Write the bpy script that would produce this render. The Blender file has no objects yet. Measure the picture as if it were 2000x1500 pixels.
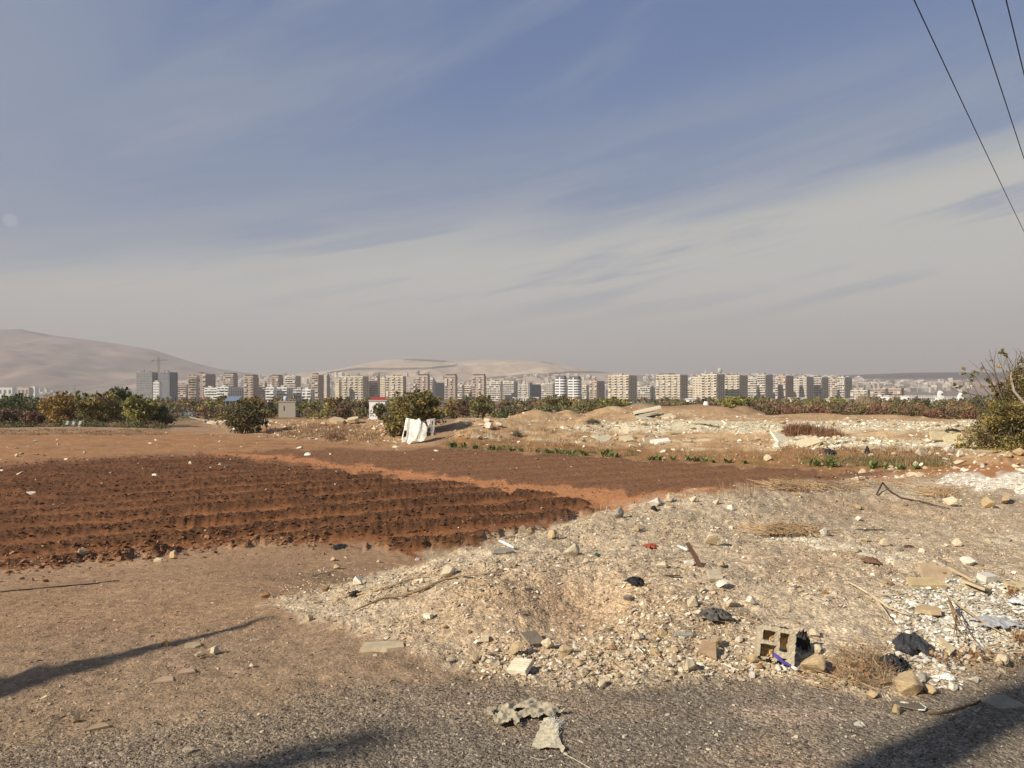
import bpy, bmesh, math, random
import numpy as np
from mathutils import Vector, Matrix

# ------------------------------------------------------------------ camera, world, sun, exposure
scene = bpy.context.scene
COL = scene.collection
EYE = 1.7          # eye height over the road
HOR = 778.0        # row of the true horizon in the 2000 x 1500 photograph
F = 1500.0         # focal length in photo pixels
cam_d = bpy.data.cameras.new('camera')
cam_d.sensor_width = 36.0
cam_d.lens = 36.0 * F / 2000.0
cam_d.shift_y = (HOR - 750.0) / 2000.0
cam_d.clip_start = 0.05
cam_d.clip_end = 30000
cam = bpy.data.objects.new('camera', cam_d)
COL.objects.link(cam)
cam.location = (0, 0, EYE)
cam.rotation_euler = (math.radians(90), 0, 0)
scene.camera = cam

SUN_DIR = np.array([0.82, 0.57, -math.tan(math.radians(31.0))])   # the way the light travels
SUN_DIR = SUN_DIR / np.linalg.norm(SUN_DIR)
SUN_EL = math.asin(-SUN_DIR[2])
EXPOSURE = 0.62
SKY_STRENGTH = 0.1
scene.view_settings.view_transform = 'Standard'
scene.view_settings.look = 'None'
scene.view_settings.exposure = EXPOSURE
scene.view_settings.gamma = 1.0
scene.view_settings.use_curve_mapping = False
scene.render.engine = 'CYCLES'
cy = scene.cycles
cy.use_denoising = True
try:
    cy.denoiser = 'OPENIMAGEDENOISE'
    cy.denoising_input_passes = 'RGB_ALBEDO_NORMAL'
except Exception:
    pass
try:
    cy.denoising_prefilter = 'ACCURATE'
except Exception:
    pass
cy.max_bounces = 6
cy.diffuse_bounces = 3
cy.transparent_max_bounces = 8
cy.volume_bounces = 0
cy.use_adaptive_sampling = True
cy.adaptive_threshold = 0.008

K = 1.12   # how bright a fully lit white ground renders; albedo = photo value / K


def lin(c):
    c = np.asarray(c, dtype=float) / 255.0
    return np.where(c <= 0.04045, c / 12.92, ((c + 0.055) / 1.055) ** 2.4)


def A(*c):
    """albedo of a sunlit surface seen as this sRGB value"""
    return tuple(np.minimum(lin(c) / K, 0.85))


sun_d = bpy.data.lights.new('sun', 'SUN')
sun_d.energy = 4.3
sun_d.angle = math.radians(0.55)
sun_d.color = (1.0, 0.92, 0.80)
sun = bpy.data.objects.new('sun', sun_d)
COL.objects.link(sun)
sun.location = (-40, -30, 60)
sun.rotation_euler = Vector(SUN_DIR).to_track_quat('-Z', 'Y').to_euler()

world = bpy.data.worlds.new('World')
scene.world = world
world.use_nodes = True


class NT:
    """small helper to write node graphs"""
    def __init__(self, tree):
        self.t = tree
        self.n = tree.nodes
        self.l = tree.links

    def new(self, typ, **kw):
        nd = self.n.new(typ)
        for k, v in kw.items():
            setattr(nd, k, v)
        return nd

    def put(self, sock, v):
        if isinstance(v, bpy.types.NodeSocket):
            self.l.new(v, sock)
        elif v is not None:
            if hasattr(sock.default_value, '__len__') and not hasattr(v, '__len__'):
                v = (v, v, v, 1.0)[:len(sock.default_value)]
            elif hasattr(sock.default_value, '__len__') and len(v) == 3 and len(sock.default_value) == 4:
                v = tuple(v) + (1.0,)
            sock.default_value = v

    def math(self, op, a, b=None, c=None, clamp=False):
        nd = self.new('ShaderNodeMath', operation=op)
        nd.use_clamp = clamp
        self.put(nd.inputs[0], a)
        if b is not None:
            self.put(nd.inputs[1], b)
        if c is not None:
            self.put(nd.inputs[2], c)
        return nd.outputs[0]

    def mix(self, fac, a, b, typ='MIX'):
        nd = self.new('ShaderNodeMix', data_type='RGBA', blend_type=typ)
        self.put(nd.inputs[0], fac)
        self.put(nd.inputs[6], a)
        self.put(nd.inputs[7], b)
        return nd.outputs[2]

    def noise(self, vec, scale, detail=4, rough=0.55, out=0, dist=0.0):
        nd = self.new('ShaderNodeTexNoise')
        self.put(nd.inputs['Vector'], vec)
        self.put(nd.inputs['Scale'], scale)
        self.put(nd.inputs['Detail'], detail)
        self.put(nd.inputs['Roughness'], rough)
        self.put(nd.inputs['Distortion'], dist)
        return nd.outputs[out]

    def smooth(self, v, lo, hi, a=0.0, b=1.0):
        nd = self.new('ShaderNodeMapRange', interpolation_type='SMOOTHSTEP')
        self.put(nd.inputs[0], v)
        for i, q in zip((1, 2, 3, 4), (lo, hi, a, b)):
            self.put(nd.inputs[i], q)
        return nd.outputs[0]

    def xyz(self, x, y, z):
        nd = self.new('ShaderNodeCombineXYZ')
        for i, q in enumerate((x, y, z)):
            self.put(nd.inputs[i], q)
        return nd.outputs[0]


def build_world():
    g = NT(world.node_tree)
    g.n.clear()
    out = g.new('ShaderNodeOutputWorld')
    bg = g.new('ShaderNodeBackground')
    bg.inputs['Strength'].default_value = SKY_STRENGTH
    g.l.new(bg.outputs[0], out.inputs[0])
    sky = g.new('ShaderNodeTexSky', sky_type='NISHITA')
    sky.sun_disc = False
    sky.sun_elevation = SUN_EL
    sky.sun_rotation = math.atan2(-SUN_DIR[0], -SUN_DIR[1])
    sky.altitude = 700
    sky.air_density = 1.0
    sky.dust_density = 1.2
    sky.ozone_density = 1.6
    U = 1.0 / (SKY_STRENGTH * 2 ** EXPOSURE)

    def C(*c):
        return tuple(lin(c) * U)
    tc = g.new('ShaderNodeTexCoord')
    sep = g.new('ShaderNodeSeparateXYZ')
    g.l.new(tc.outputs['Generated'], sep.inputs[0])
    x, y, z = sep.outputs
    rr = g.math('SQRT', g.math('ADD', g.math('MULTIPLY', x, x), g.math('MULTIPLY', y, y)))
    e = g.math('ARCTAN2', z, rr)          # elevation
    a = g.math('ARCTAN2', x, y)           # azimuth, 0 straight ahead
    # the sky's blue, a little duller than the model's
    base = g.mix(0.82, sky.outputs[0], C(80, 109, 160))
    base = g.mix(g.smooth(e, 0.0, 0.5), C(116, 139, 172), base)
    # streak coordinates: streaks climb slightly to the right
    q = g.math('SUBTRACT', e, g.math('MULTIPLY', a, 0.20))
    big = g.noise(g.xyz(g.math('MULTIPLY', a, 1.3), g.math('MULTIPLY', q, 7.0), 3.1), 1.0, 4, 0.5)
    fine = g.noise(g.xyz(g.math('MULTIPLY', a, 2.6), g.math('MULTIPLY', q, 30.0), 1.7), 1.0, 6, 0.6, dist=0.25)
    soft = g.noise(g.xyz(g.math('MULTIPLY', a, 2.0), g.math('MULTIPLY', e, 5.0), 8.3), 1.0, 4, 0.6)
    # low veil of cirrus: edge climbs to the right
    edge = g.math('ADD', 0.232, g.math('MULTIPLY', g.math('SINE', a), 0.105))
    d = g.math('SUBTRACT', edge, e)
    d = g.math('ADD', d, g.math('MULTIPLY', g.math('SUBTRACT', big, 0.5), 0.10))
    d = g.math('ADD', d, g.math('MULTIPLY', g.math('SUBTRACT', fine, 0.5), 0.075))
    veil = g.smooth(d, -0.02, 0.06)
    gap = g.smooth(fine, 0.50, 0.66)
    gapm = g.math('MULTIPLY', gap, g.smooth(e, 0.06, 0.17))
    veil = g.math('MULTIPLY', veil, g.math('SUBTRACT', 0.95, g.math('MULTIPLY', gapm, 0.8)))
    # a wide thin film above it and wisps higher up
    d2 = g.math('ADD', g.math('SUBTRACT', g.math('ADD', edge, 0.10), e), g.math('MULTIPLY', g.math('SUBTRACT', big, 0.5), 0.16))
    film = g.math('MULTIPLY', g.math('MULTIPLY', g.smooth(d2, -0.08, 0.10), g.smooth(fine, 0.34, 0.68, 0.35, 1.0)), 0.52)
    q2 = g.math('SUBTRACT', e, g.math('MULTIPLY', a, 0.42))
    w1 = g.noise(g.xyz(g.math('MULTIPLY', a, 1.5), g.math('MULTIPLY', q2, 6.5), 5.7), 1.0, 5, 0.55, dist=0.3)
    w2 = g.noise(g.xyz(g.math('MULTIPLY', a, 3.0), g.math('MULTIPLY', q2, 24.0), 2.2), 1.0, 5, 0.65)
    wisp = g.math('MULTIPLY', g.smooth(w1, 0.47, 0.72), g.smooth(w2, 0.25, 0.75, 0.55, 1.0))
    wisp = g.math('MULTIPLY', wisp, 0.5)
    left = g.math('MULTIPLY', g.smooth(a, -0.22, -0.62), g.smooth(soft, 0.30, 0.65, 0.12, 0.44))
    hi = g.math('MAXIMUM', g.math('MAXIMUM', wisp, film), left)
    col = g.mix(hi, base, C(166, 173, 181))
    col = g.mix(veil, col, C(194, 194, 189))
    # dusty brown air near the horizon
    dust = g.smooth(g.math('ADD', e, g.math('MULTIPLY', g.math('SUBTRACT', big, 0.5), 0.03)), 0.155, 0.0)
    right = g.smooth(a, -0.3, 0.5)
    dcol = g.mix(right, C(172, 163, 155), C(148, 142, 137))
    col = g.mix(g.math('MULTIPLY', dust, 0.95), col, dcol)
    # pale day moon
    mp = Vector(((20 - 1000) / F, 1.0, (HOR - 430) / F)).normalized()
    dt = g.new('ShaderNodeVectorMath', operation='DOT_PRODUCT')
    nrm = g.new('ShaderNodeVectorMath', operation='NORMALIZE')
    g.l.new(tc.outputs['Generated'], nrm.inputs[0])
    g.l.new(nrm.outputs[0], dt.inputs[0])
    dt.inputs[1].default_value = mp
    moon = g.smooth(dt.outputs['Value'], math.cos(0.0085), math.cos(0.0045))
    col = g.mix(g.math('MULTIPLY', moon, 0.33), col, C(196, 200, 205))
    # below the horizon: the colour of the plain
    col = g.mix(g.smooth(e, -0.01, -0.05), col, C(150, 138, 120))
    g.l.new(col, bg.inputs['Color'])


build_world()

# ------------------------------------------------------------------ numpy noise
_rs = np.random.RandomState(7)
_perm = _rs.permutation(4096)
_ga = _rs.rand(4096) * 2 * math.pi
_gx, _gy = np.cos(_ga), np.sin(_ga)


def pn(x, y, seed=0):
    x = np.asarray(x, dtype=float) + seed * 17.31
    y = np.asarray(y, dtype=float) - seed * 9.77
    xi = np.floor(x).astype(np.int64)
    yi = np.floor(y).astype(np.int64)
    fx, fy = x - xi, y - yi
    u = fx * fx * fx * (fx * (fx * 6 - 15) + 10)
    v = fy * fy * fy * (fy * (fy * 6 - 15) + 10)

    def h(i, j, dx, dy):
        k = _perm[(_perm[i & 4095] + j) & 4095]
        return _gx[k] * dx + _gy[k] * dy
    a = h(xi, yi, fx, fy)
    b = h(xi + 1, yi, fx - 1, fy)
    c = h(xi, yi + 1, fx, fy - 1)
    d = h(xi + 1, yi + 1, fx - 1, fy - 1)
    return ((a + (b - a) * u) + ((c + (d - c) * u) - (a + (b - a) * u)) * v) * 1.5


def fbm(x, y, o=4, seed=0, gain=0.5, ridged=False):
    t = 0
    amp = 1.0
    s = 0
    for i in range(o):
        n = pn(x * 2 ** i, y * 2 ** i, seed + i)
        if ridged:
            n = 1 - 2 * np.abs(n)
        t = t + n * amp
        s += amp
        amp *= gain
    return t / s


def sstep(v, a, b):
    t = np.clip((v - a) / (b - a), 0, 1)
    return t * t * (3 - 2 * t)


# ------------------------------------------------------------------ terrain heights
CP = []          # (X, Y, z)
for px, py, z in [
    (0, 1500, 0), (500, 1500, 0), (1000, 1500, 0), (1500, 1500, 0), (2000, 1500, 0),
    (0, 1400, -.02), (500, 1400, 0), (1000, 1400, 0), (1500, 1400, 0), (2000, 1400, 0),
    (1100, 1345, 0), (1400, 1335, 0), (1700, 1365, 0), (2000, 1310, 0),
    (-500, 1400, -.1), (-500, 1250, -.45), (0, 1300, -.08), (400, 1300, -.05), (700, 1300, 0), (0, 1200, -.45), (300, 1200, -.36), (560, 1215, -.15),
    (0, 1140, -.9), (300, 1130, -.95), (550, 1120, -.85),
    (640, 1160, -.25), (760, 1125, -.12), (870, 1087, .05), (950, 1057, .07), (1050, 1037, .1), (1150, 1012, .14),
    (1250, 987, .16), (1300, 974, .2), (1400, 964, .14), (1500, 957, .04), (1600, 947, -.12),
    (760, 1210, .0), (1000, 1300, .0), (1000, 1130, .24), (1000, 1220, .1), (1120, 1180, .1), (1200, 1120, .22), (1300, 1155, .2),
    (1300, 1260, .07), (1500, 1210, .13), (1500, 1100, .22), (1500, 1020, .22), (1300, 1050, .22), (1150, 1070, .18), (1700, 1220, .12), (1700, 1100, .2),
    (1700, 1000, .1), (1900, 1250, .08), (1900, 1120, .2), (1900, 1010, .12), (1960, 955, 0), (1760, 955, -.05),
    (1850, 928, -.3), (1990, 925, -.2), (2300, 1000, .1), (2300, 930, -.1), (2300, 1200, .1),
    (0, 1090, -1.5), (300, 1085, -1.5), (600, 1065, -1.5), (850, 1078, -1.5), (-500, 1090, -1.5),
    (1050, 1030, -1.5), (1300, 968, -1.5), (1400, 958, -1.48), (1500, 950, -1.45), (1600, 940, -1.42), (1700, 926, -1.3),
    (0, 1000, -1.5), (0, 900, -1.5), (500, 1000, -1.5), (500, 900, -1.5), (1000, 950, -1.5), (1250, 930, -1.5), (-600, 1000, -1.5), (-600, 900, -1.5),
    (0, 870, -1.5), (0, 850, -1.5), (0, 838, -1.6), (300, 838, -1.6), (450, 850, -1.5), (600, 862, -1.45), (-600, 850, -1.5),
    (790, 862, -1.4), (880, 876, -1.45), (1000, 884, -1.45), (1250, 902, -1.45), (1500, 918, -1.4),
    (895, 818, -.2), (960, 826, -.3), (925, 838, -.6), (1000, 858, -1.2), (1100, 830, -.8), (1300, 808, -.1), (1300, 850, -.9), (1300, 885, -1.4),
    (1600, 905, -1.35), (1600, 882, -.95), (1600, 855, -.75), (1600, 830, -.65), (1600, 815, -.55), (1100, 860, -1.15), (730, 832, -1.1),
    (1850, 892, -.95), (1900, 872, -.7), (1850, 845, -.65), (1990, 893, -.45), (1945, 905, -.5), (2200, 890, -.4), (2200, 850, -.6),
    (1780, 915, -1.15), (1760, 940, -.45),
]:
    Yp = (EYE - z) * F / (py - HOR)
    CP.append(((px - 1000) / F * Yp, Yp, z))
# ground hidden behind the rubble bank's shoulder, as world points
for px, Yr in [(900, 8.3), (1000, 9.2), (1100, 9.9), (1200, 10.7), (1300, 11.6), (1400, 12.3), (1500, 13.8), (1600, 16.0)]:
    for dY, z in ((1.6, -.55), (3.2, -1.15), (4.8, -1.45)):
        if px >= 1500:
            dY *= 1.25
            z *= 0.9
        if px == 1600 and dY > 4:
            continue
        CP.append(((px - 1000) / F * (Yr + dY), Yr + dY, z))
for X in (-14, -6, 0, 6, 14):
    CP.append((X, 1.0, 0))
    CP.append((X, -4.0, 0))
    CP.append((X * 3, -20.0, -.3))
for Xf in (-1.2, -.7, -.3, 0, .3, .7, 1.2):
    CP.append((Xf * 125, 125, -1.6))
    CP.append((Xf * 180, 180, -2.2))
    CP.append((Xf * 400, 400, -2.2))
CP = np.array(CP)


def warp(X, Y):
    R = np.sqrt(X * X + Y * Y) + 1.5
    th = np.arctan2(X, Y)
    return th * 1.6, np.log(R) * 1.5


_cu, _cv = warp(CP[:, 0], CP[:, 1])


def _kern(r2):
    return np.where(r2 > 1e-12, 0.5 * r2 * np.log(np.maximum(r2, 1e-12)), 0.0)


_n = len(CP)
_M = np.zeros((_n + 3, _n + 3))
_M[:_n, :_n] = _kern((_cu[:, None] - _cu) ** 2 + (_cv[:, None] - _cv) ** 2) + np.eye(_n) * 2e-4
_M[:_n, _n] = 1
_M[:_n, _n + 1] = _cu
_M[:_n, _n + 2] = _cv
_M[_n:, :_n] = _M[:_n, _n:].T
_w = np.linalg.solve(_M, np.concatenate([CP[:, 2], np.zeros(3)]))

# heaps of tipped earth: (px, Y, height, radius x, radius y)
HEAPS = [(1050, 82, .95, 2.3, 3.0), (1022, 80, .45, 2.2, 3), (1108, 84, .75, 2.1, 3.0), (1190, 92, 1.0, 3.4, 4.0), (1245, 96, 1.1, 3.0, 4),
         (1300, 97, .75, 4.0, 5), (1370, 98, 1.15, 4.0, 5), (1410, 92, .8, 3.0, 4), (1452, 104, 1.45, 3.2, 4.0), (1150, 78, .5, 2, 2.5),
         (1440, 52, .35, 1.3, 1.4), (1265, 84, .5, 2.6, 2.2), (620, 76, .5, 5, 2.2), (690, 74, .5, 4, 2.2), (380, 98, .5, 4, 2.5), (965, 60, .45, 1.6, 1.5),
         (905, 60, .35, 1.5, 1.6), (1085, 47, .25, 2.2, 1.2), (60, 79, .25, 9, 1.4), (200, 80, .25, 9, 1.4), (1980, 27.5, .3, 1.6, 1.2), (1130, 62, .5, 2.6, 1.6), (1250, 58, .45, 3.0, 1.3), (1340, 60, .55, 2.2, 1.5), (1500, 50, .4, 2.4, 1.2), (1620, 50, .5, 3.0, 1.0), (1740, 48, .35, 2.4, 1.0), (920, 55, .5, 1.4, 1.6), (1600, 92, .5, 6, 2), (1750, 90, .5, 5, 2)]


def Hmacro(X, Y):
    X = np.asarray(X, dtype=float)
    Y = np.asarray(Y, dtype=float)
    sh = X.shape
    X, Y = X.ravel(), Y.ravel()
    out = np.empty(X.shape)
    for i in range(0, len(X), 60000):
        u, v = warp(X[i:i + 60000], Y[i:i + 60000])
        k = _kern((u[:, None] - _cu) ** 2 + (v[:, None] - _cv) ** 2)
        out[i:i + 60000] = k @ _w[:_n] + _w[_n] + _w[_n + 1] * u + _w[_n + 2] * v
    R = np.sqrt(X * X + Y * Y)
    f = sstep(R, 150, 190)
    out = out * (1 - f) - 2.2 * f
    near = sstep(R, 2.6, 1.6)
    out *= (1 - near)
    for px, Yh, h, rx, ry in HEAPS:
        Xh = (px - 1000) / F * Yh
        d2 = ((X - Xh) / rx) ** 2 + ((Y - Yh) / ry) ** 2
        out += h * np.exp(-d2 * 1.4) * (d2 < 9)
    return out.reshape(sh)


# ------------------------------------------------------------------ zones (outlines given as seen from the camera, turned into ground areas)
Z = {
    'asphalt': [(-900, 1640), (-900, 1560), (0, 1462), (250, 1428), (500, 1390), (640, 1350), (850, 1335), (1000, 1340), (1100, 1352), (1300, 1334), (1550, 1322), (1640, 1350), (1720, 1368), (1860, 1338), (2000, 1296), (2500, 1200), (4000, 1000), (9000, 2000), (9000, 9000), (-9000, 9000), (-3000, 1700)],
    'plough': [(-900, 925), (0, 908), (300, 892), (400, 889), (560, 905), (700, 925), (860, 946), (1000, 961), (1100, 976), (1165, 986), (1175, 994), (1050, 1037), (900, 1066), (850, 1077), (790, 1082), (700, 1066), (520, 1058), (400, 1072), (200, 1095), (0, 1112), (-900, 1190)],
    'path': [(385, 889), (440, 882), (560, 885), (800, 919), (1000, 938), (1250, 958), (1420, 950), (1480, 955), (1300, 976), (1100, 1030), (1150, 990), (1000, 961), (860, 946), (700, 925), (560, 905)],
    'brown': [(430, 884), (560, 878), (880, 876), (1000, 882), (1250, 899), (1450, 913), (1650, 924), (1740, 927), (1640, 942), (1500, 956), (1420, 955), (1250, 963), (1000, 942), (800, 922), (560, 890)],
    'dry': [(-900, 838), (0, 845), (330, 843), (480, 852), (700, 866), (880, 874), (560, 878), (430, 884), (300, 891), (0, 906), (-900, 925)],
    'bank': [(520, 1180), (640, 1155), (760, 1122), (870, 1086), (950, 1056), (1050, 1036), (1150, 1010), (1250, 985), (1300, 973), (1400, 963), (1500, 956), (1600, 944), (1700, 938), (1850, 932), (2100, 930), (3000, 940), (4000, 1000), (2500, 1200), (2000, 1296), (1860, 1338), (1720, 1368), (1640, 1350), (1550, 1322), (1300, 1334), (1100, 1352), (1000, 1335), (900, 1300), (760, 1250), (620, 1215)],
    'orange': [(1640, 930), (1740, 925), (1800, 915), (1900, 908), (2100, 895), (2600, 900), (2600, 935), (1850, 932), (1760, 950), (1640, 944)],
    'grass': [(850, 868), (900, 850), (1000, 862), (1120, 868), (1300, 880), (1500, 880), (1560, 868), (1800, 885), (1870, 893), (1870, 916), (1740, 924), (1650, 922), (1450, 911), (1250, 897), (1000, 880), (880, 874)],
    'lime': [(1830, 945), (1860, 932), (1960, 924), (2100, 926), (2300, 935), (2300, 962), (2000, 964), (1930, 958)],
    'limeline': [(1480, 1049), (1540, 1050), (1620, 1060), (1700, 1078), (1800, 1090), (1790, 1098), (1690, 1090), (1600, 1070), (1520, 1058)],
    'chips': [(1740, 1160), (1800, 1128), (1900, 1135), (2000, 1150), (2300, 1160), (2300, 1260), (2000, 1270), (1920, 1275), (1880, 1300), (1800, 1290), (1790, 1225)],
    'rubble': [(880, 850), (895, 800), (1000, 800), (1200, 792), (1500, 810), (1900, 812), (2600, 815), (2600, 895), (1900, 905), (1800, 885), (1560, 868), (1500, 880), (1300, 880), (1120, 868), (1000, 862)],
    'white1': [(1100, 836), (1180, 826), (1300, 822), (1500, 826), (1700, 824), (1880, 826), (2300, 826), (2300, 846), (1880, 843), (1600, 842), (1300, 846), (1150, 842)],
    'white2': [(1500, 862), (1600, 852), (1700, 860), (1800, 864), (1900, 856), (1900, 884), (1780, 880), (1640, 884), (1520, 878)],
    'left_rubble': [(380, 815), (450, 820), (520, 818), (640, 815), (760, 818), (800, 850), (780, 870), (640, 862), (520, 850), (430, 838)],
}


def sdist(px, py, poly):
    """signed distance in photo pixels, positive inside"""
    P = np.array(poly, dtype=float)
    best = np.full(px.shape, 1e18)
    inside = np.zeros(px.shape, dtype=bool)
    n = len(P)
    for i in range(n):
        x0, y0 = P[i]
        x1, y1 = P[(i + 1) % n]
        dx, dy = x1 - x0, y1 - y0
        L = dx * dx + dy * dy
        t = np.clip(((px - x0) * dx + (py - y0) * dy) / L, 0, 1)
        d = (px - x0 - t * dx) ** 2 + (py - y0 - t * dy) ** 2
        np.minimum(best, d, out=best)
        if y0 != y1:
            c = ((y0 > py) != (y1 > py)) & (px < (x1 - x0) * (py - y0) / (y1 - y0) + x0)
            inside ^= c
    return np.where(inside, 1, -1) * np.sqrt(best)


def proj(X, Y, z):
    Yc = np.maximum(Y, 0.3)
    return 1000 + F * X / Yc, HOR + F * (EYE - z) / Yc


def zones(X, Y, z):
    px, py = proj(X, Y, z)
    behind = Y < 1.2
    # uneven borders
    sc = np.clip((py - HOR) / 260.0, 0.08, 1.0)
    jx = fbm(px / 60, py / 30, 3, 31)
    px = px + jx * 60 * sc
    py = py + fbm(px / 45, py / 22, 4, 37) * 26 * sc
    m = {}
    soft = {'asphalt': 34, 'plough': 8, 'path': 4, 'brown': 3, 'dry': 4, 'bank': 12, 'orange': 8, 'grass': 5, 'lime': 5, 'limeline': 5, 'chips': 14,
            'rubble': 5, 'white1': 3, 'white2': 4, 'left_rubble': 5}
    for k, poly in Z.items():
        s = soft[k]
        d = sdist(px, py, poly)
        m[k] = sstep(d, -s, s)
        m[k] = np.where(behind, 1.0 if k == 'asphalt' else 0.0, m[k])
    return m


def furrow(X, Y):
    w = fbm(X / 5, Y / 5, 2, 11) * 0.45
    s = -.5 * X + .866 * Y + w
    return np.cos((s - 17.4) * 2 * math.pi / 2.0 + fbm(X / 7, Y / 7, 2, 13) * 1.4)


def detail(X, Y, m):
    """small relief added to the smooth ground; amplitudes follow the kind of ground"""
    R = np.sqrt(X * X + Y * Y)
    far = sstep(R, 110, 160)
    d = fbm(X / 3.1, Y / 3.1, 3, 1) * 0.03 * (1 - m['asphalt'])
    g1 = fbm(X / .55, Y / .55, 4, 2, .62)
    g2 = fbm(X / .16, Y / .16, 3, 3, .6)
    d = d + m['bank'] * (g1 * .06 + g2 * .030 + .05 * np.maximum(fbm(X / 1.1, Y / 1.1, 4, 29, .6, ridged=True) - .3, 0))
    d = d + m['asphalt'] * (fbm(X / .9, Y / .9, 3, 5) * .012 + g2 * .004)
    loose = np.clip(1 - m['bank'] - m['asphalt'] - m['plough'] - m['brown'], 0, 1)
    d = d + loose * (g1 * .026 + g2 * .013)
    cl = fbm(X / .42, Y / .42, 4, 21, .62, ridged=True)
    cl2 = fbm(X / .2, Y / .2, 3, 22, .6)
    fr = furrow(X, Y)
    rid = sstep(fr + .35 * g1, -0.35, 0.8)
    nearf = (.3 + .7 * sstep(X, -14, -6)) * sstep(Y, 38, 26) * (.75 + .5 * fbm(X / 2.5, Y / 2.5, 2, 15))
    d = d + sstep(Y, 13.2, 15.2) * m['plough'] * (rid * (.20 * nearf + .045 * cl + .07 * cl2) + .016 * cl2 + .06 * np.maximum(g1, 0) * sstep(X, -3, -9))
    d = d + m['brown'] * (.015 * cl + .03 * cl2 + .03 * rid)
    d = d + m['dry'] * (.05 * fbm(X / 1.2, Y / .7, 3, 24) + .05 * sstep(fr, 0, 1))
    d = d + m['rubble'] * (1 - far) * (+.30 * np.maximum(fbm(X / 3.4, Y / 3.4, 4, 25, .6), -.25) + .10 * g1)
    d = d + (m['white1'] + m['white2']) * (.10 * np.maximum(fbm(X / .7, Y / .7, 3, 26), 0) + .05)
    d = d + m['left_rubble'] * (.3 * np.maximum(fbm(X / 2.2, Y / 1.8, 4, 27), -.2))
    d = d + m['grass'] * (.08 * g1)
    d = d + m['chips'] * .03 * g1
    # pit and small scarps dug into the near heap
    pit = np.exp(-(((X - .5 + g1 * .25) / .4) ** 2 + ((Y - 5.75 + g1 * .2) / .4) ** 2))
    d = d - .07 * pit
    return d * (1 - far)


def Hfull(X, Y, want=False):
    X = np.asarray(X, dtype=float)
    Y = np.asarray(Y, dtype=float)
    z0 = Hmacro(X, Y)
    m = zones(X, Y, z0)
    z = z0 + detail(X, Y, m)
    return (z, m) if want else z


def H(x, y):
    return float(Hfull(np.array([x]), np.array([y]))[0])


_YS = np.exp(np.linspace(math.log(2.6), math.log(420), 700))


def Gmany(pts):
    """photo pixels -> points on the ground (first hit of each ray)"""
    pts = np.asarray(pts, dtype=float)
    P = pts[:, 0][:, None]
    Q = pts[:, 1][:, None]
    Y = np.broadcast_to(_YS, (len(pts), len(_YS)))
    X = (P - 1000) / F * Y
    zr = EYE - (Q - HOR) / F * Y
    hg = Hfull(X, Y)
    hit = zr <= hg
    idx = np.where(hit.any(1), hit.argmax(1), len(_YS) - 1)
    idx = np.maximum(idx, 1)
    r = np.arange(len(pts))
    a0 = (zr - hg)[r, idx - 1]
    a1 = (zr - hg)[r, idx]
    t = np.clip(a0 / np.maximum(a0 - a1, 1e-9), 0, 1)
    Yh = _YS[idx - 1] + (_YS[idx] - _YS[idx - 1]) * t
    Xh = (pts[:, 0] - 1000) / F * Yh
    return np.stack([Xh, Yh, Hfull(Xh, Yh)], 1)


def G(px, py):
    return Gmany([(px, py)])[0]


# ------------------------------------------------------------------ mesh helpers
def mesh_np(name, V, loops, counts, mats=(), cols=None, smooth=False, matidx=None, attrs=None):
    me = bpy.data.meshes.new(name)
    V = np.asarray(V, dtype=np.float32)
    me.vertices.add(len(V))
    me.vertices.foreach_set('co', V.ravel())
    loops = np.asarray(loops, dtype=np.int32)
    counts = np.asarray(counts, dtype=np.int32)
    me.loops.add(len(loops))
    me.loops.foreach_set('vertex_index', loops)
    me.polygons.add(len(counts))
    st = np.concatenate([[0], np.cumsum(counts)[:-1]]).astype(np.int32)
    me.polygons.foreach_set('loop_start', st)
    me.polygons.foreach_set('loop_total', counts)
    me.polygons.foreach_set('use_smooth', np.full(len(counts), bool(smooth)))
    for m in mats:
        me.materials.append(m)
    if matidx is not None:
        me.polygons.foreach_set('material_index', np.asarray(matidx, dtype=np.int32))
    me.update(calc_edges=True)
    if cols is not None:
        at = me.color_attributes.new('Col', 'FLOAT_COLOR', 'POINT')
        c = np.ones((len(V), 4), dtype=np.float32)
        c[:, :3] = cols
        at.data.foreach_set('color', c.ravel())
    for k, v in (attrs or {}).items():
        at = me.attributes.new(k, 'FLOAT', 'POINT')
        at.data.foreach_set('value', np.asarray(v, dtype=np.float32))
    me.validate()
    return me


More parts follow.
